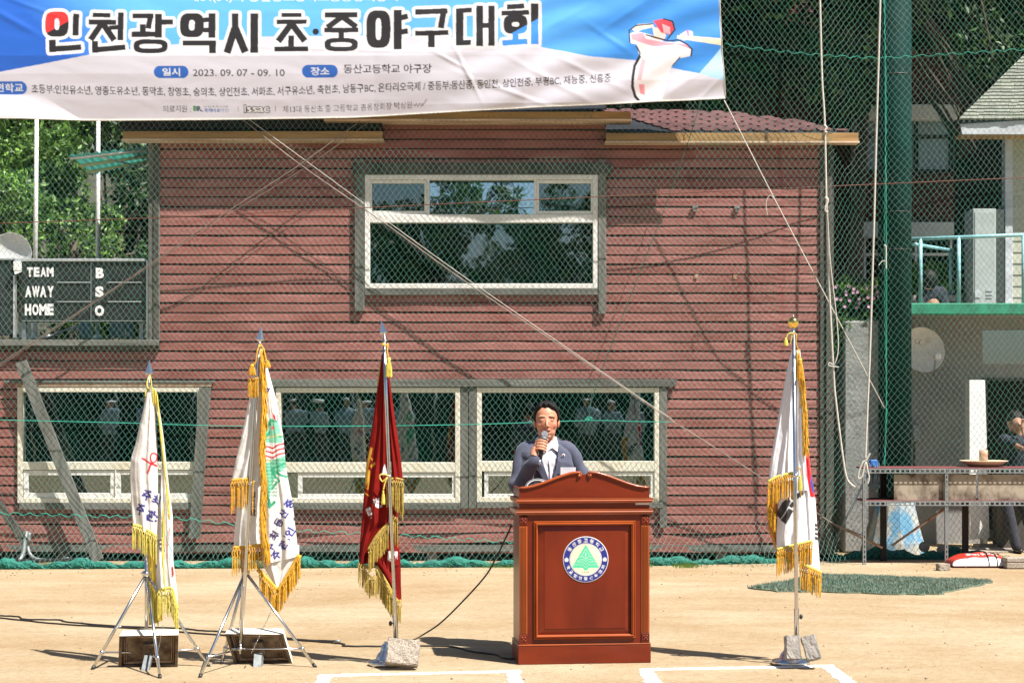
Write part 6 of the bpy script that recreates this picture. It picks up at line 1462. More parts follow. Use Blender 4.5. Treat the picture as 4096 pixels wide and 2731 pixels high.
cen = [(1045, 1395), (1050, 1480), (1054, 1597), (1050, 1700), (1044, 1792), (1050, 1860), (1054, 1927), (1047, 2020), (1050, 2100), (1062, 2160), (1068, 2200)]
fringe(cen, lambda t: 62, Y2-.085, fg, f2, 5, pitch=2.6, knot=8, curl=3.5, wpx=4.6, name='centre_fringe'); fringe([(x+9, y) for x, y in cen], lambda t: 55, Y2-.08, fg, f2, 15, pitch=4, knot=8, curl=3.5, wpx=4.4, name='centre_fringe')
MB().tube([P(x-2, y, Y2-.06) for x, y in cen], .012, 8, flat=.5).build('gold_trim', fg, f2)
knotcord([(1037, 1378, .08), (1028, 1410, .09), (1022, 1450, .09), (1010, 1460, .09)], .005, Y2, fg, f2); knotcord([(1040, 1376, .08), (1054, 1395, .09), (1062, 1430, .09), (1068, 1445, .09)], .005, Y2, fg, f2)
tassel(1008, 1455, 46, 26, Y2-.09, fg, f2, 1); tassel(1070, 1440, 30, 20, Y2-.09, fg, f2, 2)
fringe([(995, 1515), (1010, 1512), (1032, 1508)], 82, Y2-.09, fg, f2, 7, pitch=4, knot=10, name='rosette_fringe')
MB().lathe([(.013, -.01), (.017, -.004), (.017, .006), (.013, .01)], P(1003, 1933, Y2-.08), 14).build('clip_ring', M['steel'], f2)
knotcord([(1006, 1930, .10), (1018, 1925, .10), (1012, 1945, .10), (1010, 2060, .10)], .0035, Y2, fg, f2)
# flag 3: maroon velvet with old gold fringe
Y3 = 10.85
f3 = flagroot('maroon velvet flag with old gold fringe and silver characters, third from left', G(1575, 2640))
MB().tube([P(1584, 2556, Y3-.09), P(1580, 2440, Y3-.09), P(1561, 2000, Y3-.09), P(1545, 1600, Y3-.08), P(1537, 1345, Y3-.07)], .0112, 14).build('pole', M['steel'], f3)
spear(1525, 1281, 1336, 1535, Y3-.07, f3)
MR = (.19, .008, .006)
c3 = Canvas(1425, 1380, 1640, 2480, 1.5, MR); ox, oy = 1350, 1250; GD = srgb(205, 160, 60); WS = (.75, .75, .78)
c3.poly(E([(245, 990), (262, 1000), (235, 1120), (222, 1180), (200, 1280), (225, 1300), (200, 1290), (212, 1130)]), GD); c3.poly(E([(245, 1128), (278, 1098), (286, 1112), (252, 1145)]), GD)
c3.poly(E([(222, 1150), (245, 1165), (238, 1230), (212, 1280), (202, 1250)]), GD); c3.line(E([(196, 1322), (232, 1348)]), 4, GD); c3.line(E([(226, 1300), (236, 1230)]), 4, GD)
c3.line(E([(262, 1080), (240, 1060), (262, 1090)]), 2, GD)
c3.text('校', 1498, 1528, 2008, 42, WS, .05, rot=-.5); c3.text('學', 1470, 1496, 2050, 48, WS, .05, rot=-.5); c3.text('岡', 1553, 1590, 2222, 40, WS, .05, rot=.05)
c3.poly(E([(350, 1115), (372, 1190), (325, 1200)]), WS); c3.blur(1)
fv = M['fringe_olive']; vv = M['velvet']
fpanel('cloth', [(1490, 2180), (1490, 2210), (1500, 2261), (1540, 2330), (1584, 2396)], [(1588, 2090), (1594, 2154), (1603, 2261), (1604, 2340), (1606, 2398)], Y3+.02, vv, f3, c3, nf=1.5, amp=.012, th=.03, seed=2)
fpanel('cloth', [(1527, 1415), (1513, 1521), (1491, 1684), (1466, 1846), (1453, 2009), (1446, 2100), (1440, 2160), (1435, 2252)], [(1541, 1415), (1545, 1521), (1552, 1684), (1556, 1846), (1556, 2009), (1554, 2095), (1512, 2150), (1474, 2252)], Y3-.01, vv, f3, c3, nf=2, amp=.02, th=.045, seed=5, ph=.2)
fpanel('cloth', [(1542, 1420), (1548, 1521), (1555, 1657), (1562, 1819), (1566, 1900), (1566, 1935)], [(1550, 1430), (1560, 1521), (1578, 1657), (1602, 1819), (1611, 1910), (1614, 1925)], Y3-.03, vv, f3, c3, nf=1.3, amp=.014, th=.035, seed=1)
fpanel('cloth', [(1556, 1920), (1556, 2030), (1558, 2160), (1556, 2260)], [(1592, 1920), (1592, 2030), (1594, 2160), (1600, 2260)], Y3+.005, vv, f3, c3, nf=1, amp=.008, th=.02, seed=3)
fringe([(1548, 1925), (1580, 1918), (1613, 1925)], lambda t: 100+35*t, Y3-.075, fv, f3, 1, knot=26, pitch=4.2); hembar([(1548, 1920), (1580, 1913), (1613, 1920)], 10, Y3-.07, fv, f3)
fringe([(1585, 1960), (1612, 1990)], 90, Y3-.05, fv, f3, 11, knot=10, pitch=5)
fringe([(1554, 2098), (1525, 2130), (1498, 2165), (1476, 2205)], lambda t: 90, Y3-.08, fv, f3, 2, knot=30, pitch=4.0); hembar([(1556, 2095), (1525, 2124), (1498, 2160), (1475, 2200)], 17, Y3-.075, fv, f3)
fringe([(1572, 2060), (1590, 2070)], 115, Y3-.06, fv, f3, 3, knot=20, pitch=4)
fringe([(1436, 2252), (1456, 2262), (1476, 2300), (1505, 2300)], 90, Y3-.05, fv, f3, 4, knot=24, pitch=4)
fringe([(1505, 2264), (1530, 2305), (1560, 2352), (1586, 2398), (1604, 2402)], lambda t: 108-12*t, Y3-.03, fv, f3, 5, knot=30, pitch=4.); hembar([(1435, 2252), (1455, 2258), (1475, 2275)], 10, Y3-.045, fv, f3); hembar([(1505, 2262), (1540, 2318), (1586, 2398), (1604, 2400)], 12, Y3-.025, fv, f3)
knotcord([(1537, 1372, .09), (1530, 1378, .10), (1545, 1382, .11), (1552, 1374, .10), (1549, 1400, .11), (1553, 1430, .11)], .005, Y3, fg, f3)
tassel(1555, 1428, 78, 24, Y3-.11, M['fringe_yellow'], f3, 3)
knotcord([(1556, 1903, .11), (1530, 1895, .12), (1518, 1905, .12), (1530, 1925, .12), (1548, 1910, .12), (1540, 1930, .12), (1533, 1960, .12)], .0045, Y3, M['fringe_yellow'], f3); tassel(1533, 1960, 55, 12, Y3-.12, M['fringe_yellow'], f3, 4)
MB().lathe([(.013, -.01), (.017, -.004), (.017, .006), (.013, .01)], P(1557, 1905, Y3-.09), 14).build('clip_ring', M['steel'], f3)
knotcord([(1528, 1430, .04), (1520, 1480, .04), (1512, 1540, .03)], .006, Y3, fv, f3)
def domebase(px, py, Y, R, label, sleeve_px, sleeve_top, knob_side):
    t = thing('domed_stand', label, 'flag stand', P(px, 0, Y)*0+Vector((P(px, 0, Y).x, Y, 0)), 'domed flag stands')
    c = Vector((P(px, 0, Y).x, Y, 0))
    MB().lathe([(R, .0), (R, .022), (R*.97, .028), (R*.62, .030), (R*.60, .045), (R*.5, .07), (R*.36, .088), (R*.34, .10), (R*.28, .125), (R*.15, .14), (.02, .145)], c, 40).build('weighted_dome', M['steel'], t)
    b = P(sleeve_px[0], 2556, Y); tp_ = P(sleeve_px[1], sleeve_top, Y)
    MB().tube([Vector((b.x, Y, .14)), tp_], .0155, 14).build('sleeve', M['steel'], t)
    kx = P(sleeve_px[1]+knob_side*18, sleeve_top+33, Y-.0); MB().tube([P(sleeve_px[1], sleeve_top+33, Y), kx], .004, 6).build('screw', M['steel_dull'], t); MB().ell(kx, (.011, .012, .016)).build('clamp_knob', M['black_plastic'], t)
    return t
domebase(1548, 2630, 10.94-.15, .115, 'shiny domed steel flag base under the maroon flag', (1584, 1580), 2459, -1)
block('paving_block', 'rough square paving block leaning on the base of the maroon flag', 'block', P(1612, 2609, 10.62), (.195, .07, .155), M['concrete_tan'], (math.radians(-24), math.radians(6), .05), ch=.004, rough=.0022)
# flag 4: national flag of Korea with gold fringe
Y4 = 10.85
f4 = flagroot('furled national flag of South Korea with gold fringe under a brass ball, at right', G(3180, 2640))
MB().tube([P(3187, 2545, Y4-.09), P(3186, 2432, Y4-.09), P(3181, 2050, Y4-.09), P(3175, 1326, Y4-.09)], .0118, 14).build('pole', M['steel'], f4)
b_ = P(3173, 1290, Y4-.09); MB().ell(b_, (.034, .034, .035), 32, 20).build('brass_ball', M['brass'], f4); MB().lathe([(.013, -.032), (.010, -.006), (.017, .0), (.010, .004), (.012, .018), (.008, .03)], b_+Vector((0, 0, -.06)), 16).build('ball_neck', M['steel'], f4); MB().tube([b_+Vector((0, 0, .03)), b_+Vector((0, 0, .045))], .004, 6).build('ball_tip', M['steel'], f4)
c4 = Canvas(3055, 1380, 3300, 2420, 1.5, (.74, .74, .78))
c4.poly([(3226, 1760), (3232, 1780), (3243, 1884), (3262, 1988), (3238, 1986), (3222, 1900), (3218, 1800)], srgb(214, 18, 34)); c4.poly([(3243, 1895), (3250, 1885), (3262, 1950), (3256, 1972), (3246, 1965), (3238, 1930)], srgb(38, 60, 160))
c4.poly([(3104, 2055), (3125, 2010), (3150, 1985), (3160, 2003), (3140, 2040), (3120, 2075)], INK); c4.poly([(3120, 2078), (3150, 2030), (3170, 2040), (3140, 2095)], INK); c4.poly([(3158, 1985), (3205, 1960), (3210, 1975), (3172, 2005)], INK); c4.poly([(3150, 2022), (3165, 2003), (3178, 2012), (3165, 2030)], INK)
for y0 in (2096, 2112, 2130, 2148): c4.poly([(3256, y0-4), (3272, y0), (3273, y0+11), (3257, y0+7)], INK)
c4.blur(1)
c4b = Canvas(3040, 1380, 3300, 2420, 1., srgb(196, 130, 40))
fc_ = M['flagcloth']
fpanel('cloth_lining', [(3072, 1990), (3068, 2050), (3074, 2120), (3104, 2200)], [(3110, 1990), (3112, 2050), (3116, 2120), (3118, 2200)], Y4+.04, fc_, f4, c4b, nf=1, amp=.006, th=.02, seed=1)
fpanel('cloth', [(3188, 1400), (3198, 1600), (3208, 1800), (3212, 2000), (3214, 2160), (3212, 2262)], [(3200, 1400), (3222, 1600), (3232, 1790), (3243, 1884), (3262, 2000), (3273, 2168), (3281, 2285)], Y4+.03, fc_, f4, c4, nf=1.5, amp=.012, th=.035, seed=2)
fpanel('cloth', [(3125, 1900), (3116, 1990), (3108, 2080), (3105, 2140), (3106, 2198)], [(3214, 1880), (3220, 1960), (3230, 2060), (3240, 2120), (3249, 2164)], Y4+.005, fc_, f4, c4, nf=2, amp=.014, th=.04, seed=4)
fpanel('cloth', [(3168, 1398), (3146, 1491), (3112, 1674), (3084, 1831), (3073, 1928)], [(3182, 1396), (3180, 1491), (3178, 1674), (3176, 1831), (3174, 1894)], Y4-.02, fc_, f4, c4, nf=2, amp=.016, th=.04, seed=3, ph=.5)
fpanel('cloth', [(3184, 1400), (3185, 1500), (3186, 1674), (3188, 1831), (3192, 1960)], [(3192, 1400), (3200, 1500), (3210, 1674), (3218, 1831), (3226, 1960)], Y4-.015, fc_, f4, c4, nf=1, amp=.01, th=.025, seed=6)
fringe([(3073, 1932), (3100, 1915), (3135, 1903), (3173, 1896)], lambda t: 95, Y4-.075, fg, f4, 1, knot=32, pitch=4.2); hembar([(3073, 1928), (3100, 1911), (3135, 1899), (3173, 1892)], 13, Y4-.07, M['fringe_yellow'], f4)
fringe([(3070, 2000), (3078, 2020), (3088, 2040), (3100, 2060)], 70, Y4-.02, fg, f4, 8, knot=20, pitch=5)
fringe([(3107, 2203), (3150, 2190), (3200, 2178), (3249, 2168)], lambda t: 98-10*t, Y4-.05, fg, f4, 2, knot=30, pitch=4.2); hembar([(3107, 2198), (3150, 2186), (3200, 2174), (3249, 2163)], 12, Y4-.045, M['fringe_yellow'], f4)
fringe([(3200, 2262), (3225, 2265), (3255, 2278), (3284, 2292)], lambda t: 98, Y4-.02, fg, f4, 3, knot=28, pitch=4.2); hembar([(3200, 2258), (3225, 2262), (3255, 2275), (3284, 2289)], 13, Y4-.015, M['fringe_yellow'], f4)
col4 = [(3196, 1400), (3204, 1440), (3212, 1500), (3220, 1600), (3224, 1700), (3226, 1770)]
fringe(col4, lambda t: 75-20*t, Y4-.05, fg, f4, 4, pitch=3.0, knot=8, curl=3, tilt=.05, name='side_fringe'); fringe([(x-9, y) for x, y in col4], lambda t: 65, Y4-.045, fg, f4, 5, pitch=4, knot=8, curl=3, tilt=.05, name='side_fringe')
MB().tube([P(x-6, y, Y4-.03) for x, y in col4], .010, 8, flat=.5).build('gold_trim', fg, f4)
knotcord([(3175, 1334, .11), (3160, 1332, .12), (3150, 1340, .12), (3145, 1352, .12)], .004, Y4, M['fringe_yellow'], f4); tassel(3143, 1350, 32, 16, Y4-.12, M['fringe_yellow'], f4, 6)
knotcord([(3178, 1334, .11), (3186, 1340, .12), (3184, 1370, .12), (3192, 1395, .12), (3200, 1400, .12)], .004, Y4, fg, f4); tassel(3200, 1432, 85, 27, Y4-.10, fg, f4, 7); knotcord([(3168, 1334, .11), (3164, 1360, .11), (3162, 1376, .11)], .003, Y4, M['fringe_yellow'], f4)
MB().lathe([(.013, -.01), (.018, -.004), (.018, .006), (.013, .01)], P(3181, 1901, Y4-.09), 14).build('clip_ring', M['steel'], f4)
tassel(3200, 1900, 60, 16, Y4-.11, M['fringe_yellow'], f4, 8); knotcord([(3190, 1880, .11), (3196, 1868, .11), (3204, 1895, .11), (3203, 1990, .11)], .003, Y4, fg, f4)
domebase(3163, 2600, 10.94-.12, .118, 'shiny domed steel flag base under the national flag', (3187, 3186), 2432, 1)
block('paving_block', 'upright grey block standing against the base of the national flag', 'block', P(3169, 2589, 10.66), (.087, .075, .145), M['concrete'], (math.radians(-14), 0, .02), ch=.004, rough=.0016)
block('paving_block', 'tilted grey block leaning right beside the upright one at the national flag', 'block', P(3244, 2590, 10.64), (.088, .075, .148), M['concrete'], (math.radians(-16), math.radians(-16), -.12), ch=.004, rough=.0016)
# two rubber bases standing on edge as weights
def rubber_base(label, quad, top, Y0, ytop, block_px):
    t = thing('rubber_base', label, 'base', Vector((P(quad[3][0], 0, Y0).x, Y0, 0)), 'rubber bases under the tripods')
    tl, tr_, br, bl_ = quad; A_ = [P(*tl, Y0+ytop), P(*tr_, Y0+ytop), P(*br, Y0), P(*bl_, Y0)]
    nrm = (A_[1]-A_[0]).cross(A_[3]-A_[0]).normalized()
    if nrm.y > 0: nrm = -nrm
    B2 = [a_-nrm*.075 for a_ in A_]; ctr = sum(A_, Vector())/4
    # sloping rim body
    ins = [a_.lerp(ctr, .10) for a_ in A_]; deep = [p-nrm*.03 for p in ins]; cB = sum(B2, Vector())/4; B3 = [b.lerp(cB, .06) for b in B2]
    m_ = MB(); vs = A_+ins+deep+B3
    fs = [(i, (i+1) % 4, 4+(i+1) % 4, 4+i) for i in range(4)]+[(4+i, 4+(i+1) % 4, 8+(i+1) % 4, 8+i) for i in range(4)]; fs2 = [(i, 12+i, 12+(i+1) % 4, (i+1) % 4) for i in range(4)]+[(12, 15, 14, 13)]
    m_.add(vs, fs2); m_.build('rubber_shell', M['base_white'], t)
    m_ = MB(); m_.add(vs, fs+[(8, 9, 10, 11)]); m_.build('underside', M['dirt_rubber'], t)
    for s_ in (.17, .24):
        q = [a_.lerp(ctr, s_)+nrm*-.024 for a_ in A_]; m2 = MB(); m2.tube(q+[q[0]], .004, 4); m2.build('ridge', M['rust'], t)
    up = (A_[0]-A_[3]).normalized(); sd = (A_[1]-A_[0]).normalized(); c = P(*block_px, Y0); MM = Matrix((sd.to_4d(), nrm.to_4d(), up.to_4d(), (0, 0, 0, 1))).transposed(); MM = MM.to_3x3().to_4x4()
    m3 = MB(); m3.box(-.033, .033, -.03, .03, -.045, .045, Matrix.Translation(ctr-nrm*.02+Vector((0, 0, .01))) @ MM, ch=.004); m3.build('socket', M['dirt_rubber'], t)
    m4 = MB(); m4.box(-.024, .024, .0, .15, -.024, .024, Matrix.Translation(ctr-nrm*.0+Vector((0, 0, -.035))) @ MM @ Matrix.Rotation(math.radians(-18), 4, 'X'), ch=.002); m4.build('anchor_stake', M['steel_dull'], t)
    return t
rubber_base('white rubber base propped on edge under the leftmost tripod', [(477, 2542), (714, 2538), (711, 2664), (473, 2672)], 0, 10.72, -.10, (590, 2625))
rubber_base('white rubber base leaning askew under the second tripod', [(900, 2533), (1134, 2536), (1170, 2655), (938, 2657)], 0, 10.86, -.10, (1020, 2620))
for i, (a_, b_, Yc_) in enumerate((((652, 2500), (630, 2610), 10.6), ((1090, 2432), (1005, 2610), 10.62))):
    A_ = P(*a_, Yc_); B_ = P(*b_, Yc_); n = int((B_-A_).length/.011); m_ = MB()
    for k_ in range(n): c = A_.lerp(B_, (k_+.5)/n); s_ = Vector((.0035 if k_ % 2 else 0, 0 if k_ % 2 else .0035, 0)); m_.tube([c+Vector((0, 0, .007)), c+s_, c-Vector((0, 0, .007))], .0017, 4)
    tag(m_.build('chain', M['steel']), ['thin steel chain hanging inside the leftmost tripod', 'thin steel chain hanging slanted inside the second tripod'][i], 'chain')
# ---------------- lectern ----------------
YL = 10.95
ang = math.radians(6.0); cl = P(2338, 0, 10.86); cL = Vector((cl.x, 10.86, 0))
RM = Matrix.Translation(cL) @ Matrix.Rotation(ang, 4, 'Z')
lec = thing('lectern', 'varnished mahogany lectern with scrolled top and round school emblem', 'lectern', cL)
SL = 10.86/F
HW = 536/2*SL   # half width
def lz(py): return CH-(py-HY)*SL
class LB_(MB):
    def build(s, name, m, parent=lec): s.v = [tuple(RM @ Vector(v)) for v in s.v]; return MB.build(s, name, m, parent)
D = .34
def lbox(name, x0, x1, y0, y1, z0, z1, m, ch=.002, parent=lec): b = LB_(); b.box(x0, x1, y0, y1, z0, z1, ch=ch); return b.build(name, m, parent)
zb = .0; z1_ = lz(2575); W = HW
lbox('base_plinth', -W, W, -.012, D+.01, zb, z1_-.006, M['wood_red_h'], .004); lbox('plinth_bead', -W, W, -.014, D+.012, z1_-.0055, z1_+.004, M['wood_orange'], .003)
zt1 = lz(2048)
hs = W-.008
# carcass: side panels, front frame
lbox('side_panel', -hs, -hs+.02, .0, D, z1_+.0045, zt1, M['wood_red']); lbox('side_panel', hs-.02, hs, .0, D, z1_+.0045, zt1, M['wood_red'])
pw_ = 33*SL
for sx in (-1, 1):
    x0 = sx*hs; x1 = sx*(hs-pw_); xa, xb = min(x0, x1), max(x0, x1)
    b = LB_(); n = 5; wfl = (xb-xa-.012)/n   # fluted pilaster: raised reeds between grooves
    b.box(xa, xb, -.006, -.0005, lz(2532), lz(2100))
    for k_ in range(n): b.box(xa+.006+k_*wfl, xa+.006+k_*wfl+wfl*.62, -.011, -.0062, lz(2528), lz(2104), ch=.002)
    b.build('pilaster', M['wood_orange'])
    for py0, py1 in ((2064, 2098), (2534, 2572)):
        b = LB_(); b.box(xa, xb, -.010, -.0005, lz(py1), lz(py0), ch=.002); cx_, cz_ = (xa+xb)/2, (lz(py0)+lz(py1))/2
        for k_ in range(4):
            a_ = k_*math.pi/2+math.pi/4; b.ell((cx_+.013*math.cos(a_), -.0105, cz_+.014*math.sin(a_)), (.008, .004, .008), 10, 6)
        b.ell((cx_, -.011, cz_), (.0075, .006, .0075), 12, 8); b.build('rosette', M['wood_red'])
xi = hs-pw_-.0005
# front: outer frame (stiles and rails), raised moulding, mitred field, centre panel
fz0, fz1 = z1_+.0045, zt1
mo = (2118, 2575)
X0, X1 = xi, xi-42*SL*1.0
mz0, mz1 = lz(2570), lz(2080)
def frame_ring(name, hx0, hz0a, hz0b, hx1, hz1a, hz1b, y0, y1, m):
    """mitred ring between an outer and an inner rectangle, outer at y0 and inner at y1"""
    b = LB_(); o = [(-hx0, y0, hz0a), (hx0, y0, hz0a), (hx0, y0, hz0b), (-hx0, y0, hz0b)]; i_ = [(-hx1, y1, hz1a), (hx1, y1, hz1a), (hx1, y1, hz1b), (-hx1, y1, hz1b)]
    ob = [(x, .016, z) for x, y, z in o]; ib = [(x, .016, z) for x, y, z in i_]
    b.add(o+i_+ob+ib, [(k_, (k_+1) % 4, 4+(k_+1) % 4, 4+k_) for k_ in range(4)]+[(k_, 8+k_, 8+(k_+1) % 4, (k_+1) % 4) for k_ in range(4)]+[(4+k_, 4+(k_+1) % 4, 12+(k_+1) % 4, 12+k_) for k_ in range(4)]); return b.build(name, m)
frame_ring('front_frame', xi, fz0, fz1, W-.130*.5-.055+.0, lz(2548), lz(2090), -.001, -.001, M['wood_red'])
oz0, oz1, ox_ = lz(2550), lz(2088), W-.120
def moulding(hx, za, zb_, w, m):
    prof = [(0, -.001), (.0, -.010), (.18, -.016), (.34, -.012), (.42, -.017), (.62, -.026), (.78, -.024), (.85, -.014), (1., -.010), (1., .004)]
    for k_ in range(4):
        c_ = [(-hx, za), (hx, za), (hx, zb_), (-hx, zb_)]; a_ = c_[k_]; b_ = c_[(k_+1) % 4]; si = [(1, 1), (-1, 1), (-1, -1), (1, -1)]
        vs = []
        for t, y in prof: vs.append((a_[0]+si[k_][0]*w*t, y, a_[1]+si[k_][1]*w*t))
        for t, y in prof: vs.append((b_[0]+si[(k_+1) % 4][0]*w*t, y, b_[1]+si[(k_+1) % 4][1]*w*t))
        n = len(prof); b = LB_(); b.add(vs, [(i, i+1, n+i+1, n+i) for i in range(n-1)], False); b.build('panel_moulding', m)
MXo = W-.0885; mza, mzb = lz(2568)+.0, lz(2078)
MXo = xi-24*SL; mza, mzb = lz(2552), lz(2082)
moulding(MXo, mza, mzb, 17*SL*1.0, M['wood_orange'])
fr2 = 17*SL
frame_ring('bevelled_field', MXo-fr2+.001, mza+fr2-.001, mzb-fr2+.001, MXo-fr2-25*SL, mza+fr2+22*SL, mzb-fr2-22*SL, .006, -.004, M['wood_red_h'])
cxw = MXo-fr2-25*SL
lbox('centre_panel', -cxw+.0005, cxw-.0005, -.0055, .012, mza+fr2+22*SL+.0005, mzb-fr2-22*SL-.0005, M['wood_red'], .0015)
lbox('back_board', -hs+.021, hs-.021, .017, .03, z1_+.0045, zt1-.001, M['wood_red'])
# cornice mouldings and frieze
def cornice(pya, pyb, name='cornice'):
    za, zb_ = lz(pyb), lz(pya); h = za-zb_; h = abs(h); prof = [(0, .002), (-.010, .002), (-.014, .22), (-.020, .30), (-.026, .5), (-.020, .72), (-.022, .78), (-.024, .95), (-.018, 1.)]
    b = LB_(); vs = []
    wx = W
    for y, t in prof: z = za+h*t; vs += [(-wx+y*.35-.004, y, z), (wx-y*.35+.004, y, z), (wx-y*.35+.004, D+.01, z), (-wx+y*.35-.004, D+.01, z)]
    n = len(prof); fs = [(4*i+k_, 4*i+(k_+1) % 4, 4*i+4+(k_+1) % 4, 4*i+4+k_) for i in range(n-1) for k_ in range(4)]+[(3, 2, 1, 0), (4*n-4, 4*n-3, 4*n-2, 4*n-1)]
    b.add(vs, fs); return b.build(name, M['wood_orange'])
cornice(2035, 2057); cornice(1991, 2011)
lbox('frieze', -hs, hs, -.002, D, lz(2035)+.001, lz(2011)-.001, M['wood_red_h'], .001)
# scrolled crest
zc0 = lz(1991)+.001; zside = lz(1946); zpk = lz(1887)
def crest(x):
    a_ = abs(x)/hs
    if a_ < .035: return zpk-.010
    return float(np.interp(a_, [.035, .10, .2, .35, .5, .65, .8, .9, 1.0], [zpk-.004, zpk, zpk-.004, zpk-.022, zpk-.045, zpk-.068, zpk-.086, zpk-.0935, zpk-.095]))
xs = np.linspace(-hs, hs, 81); poly = [(-hs, zc0)]+[(hs, zc0)]+[(x, crest(x)-.005) for x in xs[::-1]]
b = LB_(); b.prism(poly, .0, .022); b.build('crest_board', M['wood_red_h'])
for s_ in (-1, 1):
    pts = [Vector((s_*hs*a_, -.001, crest(hs*a_)-.002)) for a_ in np.linspace(1.0, .06, 34)]
    for k_ in range(7): t = k_/6*3.6; c = Vector((s_*.034, -.001, zpk-.018)); r = .0155*(1-k_/10); pts.append(c+Vector((-s_*r*math.sin(t+.4), 0, r*math.cos(t+.4))))
    b = LB_(); b.tube(pts, [.006]*2+[.0085]*(len(pts)-9)+[.008]*7, 10, flat=1.5); b.ell((s_*.034, -.006, zpk-.022), (.0115, .012, .0115), 14, 10); b.build('crest_scroll', M['wood_orange'])
lbox('side_panel', -hs, -hs+.02, .0225, D, lz(1991)+.001, lz(1950), M['wood_red']); lbox('side_panel', hs-.02, hs, .0225, D, lz(1991)+.001, lz(1950), M['wood_red'])
b = LB_(); b.add([(-hs+.021, .024, lz(1965)), (hs-.021, .024, lz(1965)), (hs-.021, D, lz(2000)), (-hs+.021, D, lz(2000)), (-hs+.021, .024, lz(1975)), (hs-.021, .024, lz(1975)), (hs-.021, D, lz(2010)), (-hs+.021, D, lz(2010))], [(0, 1, 2, 3), (7, 6, 5, 4), (0, 4, 5, 1), (1, 5, 6, 2), (2, 6, 7, 3), (3, 7, 4, 0)]); b.build('reading_desk', M['wood_red_h'])
# paper asset sticker
def plate(name, body, x0, x1, za, zb_, y, base, ink, parent, rows, k_=3, xf=None, m='sticker', bold=0.):
    wmm, hmm = (x1-x0), (zb_-za); cw_ = 200; chx = cw_*hmm/wmm; c = Canvas(0, 0, cw_, chx, 1, base)
    for (t, a0, a1, yc, hh, cl_) in rows: c.text(t, a0*cw_, a1*cw_, yc*chx, hh*chx, cl_, bold)
    nx_, nz_ = 70, max(8, int(70*hmm/wmm)); vs = []; cc = []
    for j in range(nz_+1):
        for i in range(nx_+1):
            u_, v_ = i/nx_, j/nz_; vs.append((x0+wmm*u_, y, zb_-hmm*v_)); cc.append(c.sample(np.array([u_*cw_]), np.array([v_*chx]))[0])
    if xf is not None: vs = [tuple(xf @ Vector(v_)) for v_ in vs]
    fs = [(j*(nx_+1)+i, (j+1)*(nx_+1)+i, (j+1)*(nx_+1)+i+1, j*(nx_+1)+i+1) for j in range(nz_) for i in range(nx_)]
    return fast(name, vs, fs, M[m], parent, False, np.array(cc))
sx1 = hs-.002; plate('asset_sticker', '', sx1-.086, sx1, lz(2019), lz(2007)+.004, -.0045, (.62, .64, .62), INK, lec, [('물품 No. 08', .05, .8, .4, .4, (.05, .05, .05))], xf=RM)
# round emblem
cvE = Canvas(-1.05, -1.05, 1.05, 1.05, 170, (.8, .8, .8)); NV = srgb(28, 40, 140); CRM = srgb(250, 240, 214); EG = srgb(92, 226, 176)
cvE.put(cvE.ell_mask(0, 0, 1, 1), (.82, .82, .82)); cvE.put(cvE.ell_mask(0, 0, .965, .965), NV); cvE.put(cvE.ell_mask(0, 0, .705, .705), (.82, .82, .82)); cvE.put(cvE.ell_mask(0, 0, .675, .675), (.1, .12, .12)); cvE.put(cvE.ell_mask(0, 0, .667, .667), CRM)
for s_ in (-1, 1): cvE.put(cvE.ell_mask(s_*.835, .01, .09, .09), (.85, .85, .85))
for i, ch in enumerate('동산중고등학교'): a_ = math.radians(-57+19*i*1.0); cvE.text(ch, .83*math.sin(a_)-.085, .83*math.sin(a_)+.085, -.83*math.cos(a_), .17, (.85, .85, .85), .03, rot=a_)
for i, ch in enumerate('학교법인동산육영회'): a_ = math.radians(66-16.5*i); cvE.text(ch, -.83*math.sin(a_)-.075, -.83*math.sin(a_)+.075, .83*math.cos(a_), .155, (.85, .85, .85), .03, rot=a_)
cvE.poly([(0, -.65), (.56, .28), (.56, .36), (.12, .36), (.07, .47), (-.07, .47), (-.12, .36), (-.57, .36), (-.57, .28)], EG)
Lw = .014; WL_ = (.85, .88, .8)
for ln in ([(-.2, -.12), (0, -.46), (.2, -.12)], [(-.02, -.17), (0, -.3), (.02, -.17)], [(0, -.3), (0, -.05)], [(-.30, -.10), (-.12, -.13), (0, 0), (.12, -.13), (.32, -.10)], [(-.30, .02), (-.13, -.01), (0, .08), (.13, -.01), (.32, .02)], [(-.30, .02), (-.35, .10), (-.16, .10), (0, .2), (.16, .10), (.42, .10)], [(-.50, .22), (-.13, .22), (0, .34), (.13, .22), (.52, .22)]): cvE.line(ln, Lw, WL_)
cvE.text('1938', -.14, .14, .55, .065, (.12, .12, .12), .0)
cvE.blur(1); cvE.a *= .74
eR = 92*SL; ez = lz(2236); exx = (2338-2334)*SL; vs = []; cc = []; fs = []
nr, na = 70, 150
for j in range(nr+1):
    for i in range(na):
        r = j/nr; a_ = 2*math.pi*i/na; vs.append(tuple(RM @ Vector((exx+eR*r*math.cos(a_), -.0095 if j < nr else -.007, ez+eR*r*math.sin(a_))))); cc.append(cvE.sample(np.array([r*math.cos(a_)*.995]), np.array([-r*math.sin(a_)*.995]))[0])
for j in range(nr):
    for i in range(na): fs.append((j*na+i, (j+1)*na+i, (j+1)*na+(i+1) % na, j*na+(i+1) % na))
fast('emblem', vs, fs, M['sticker'], lec, False, np.array(cc))

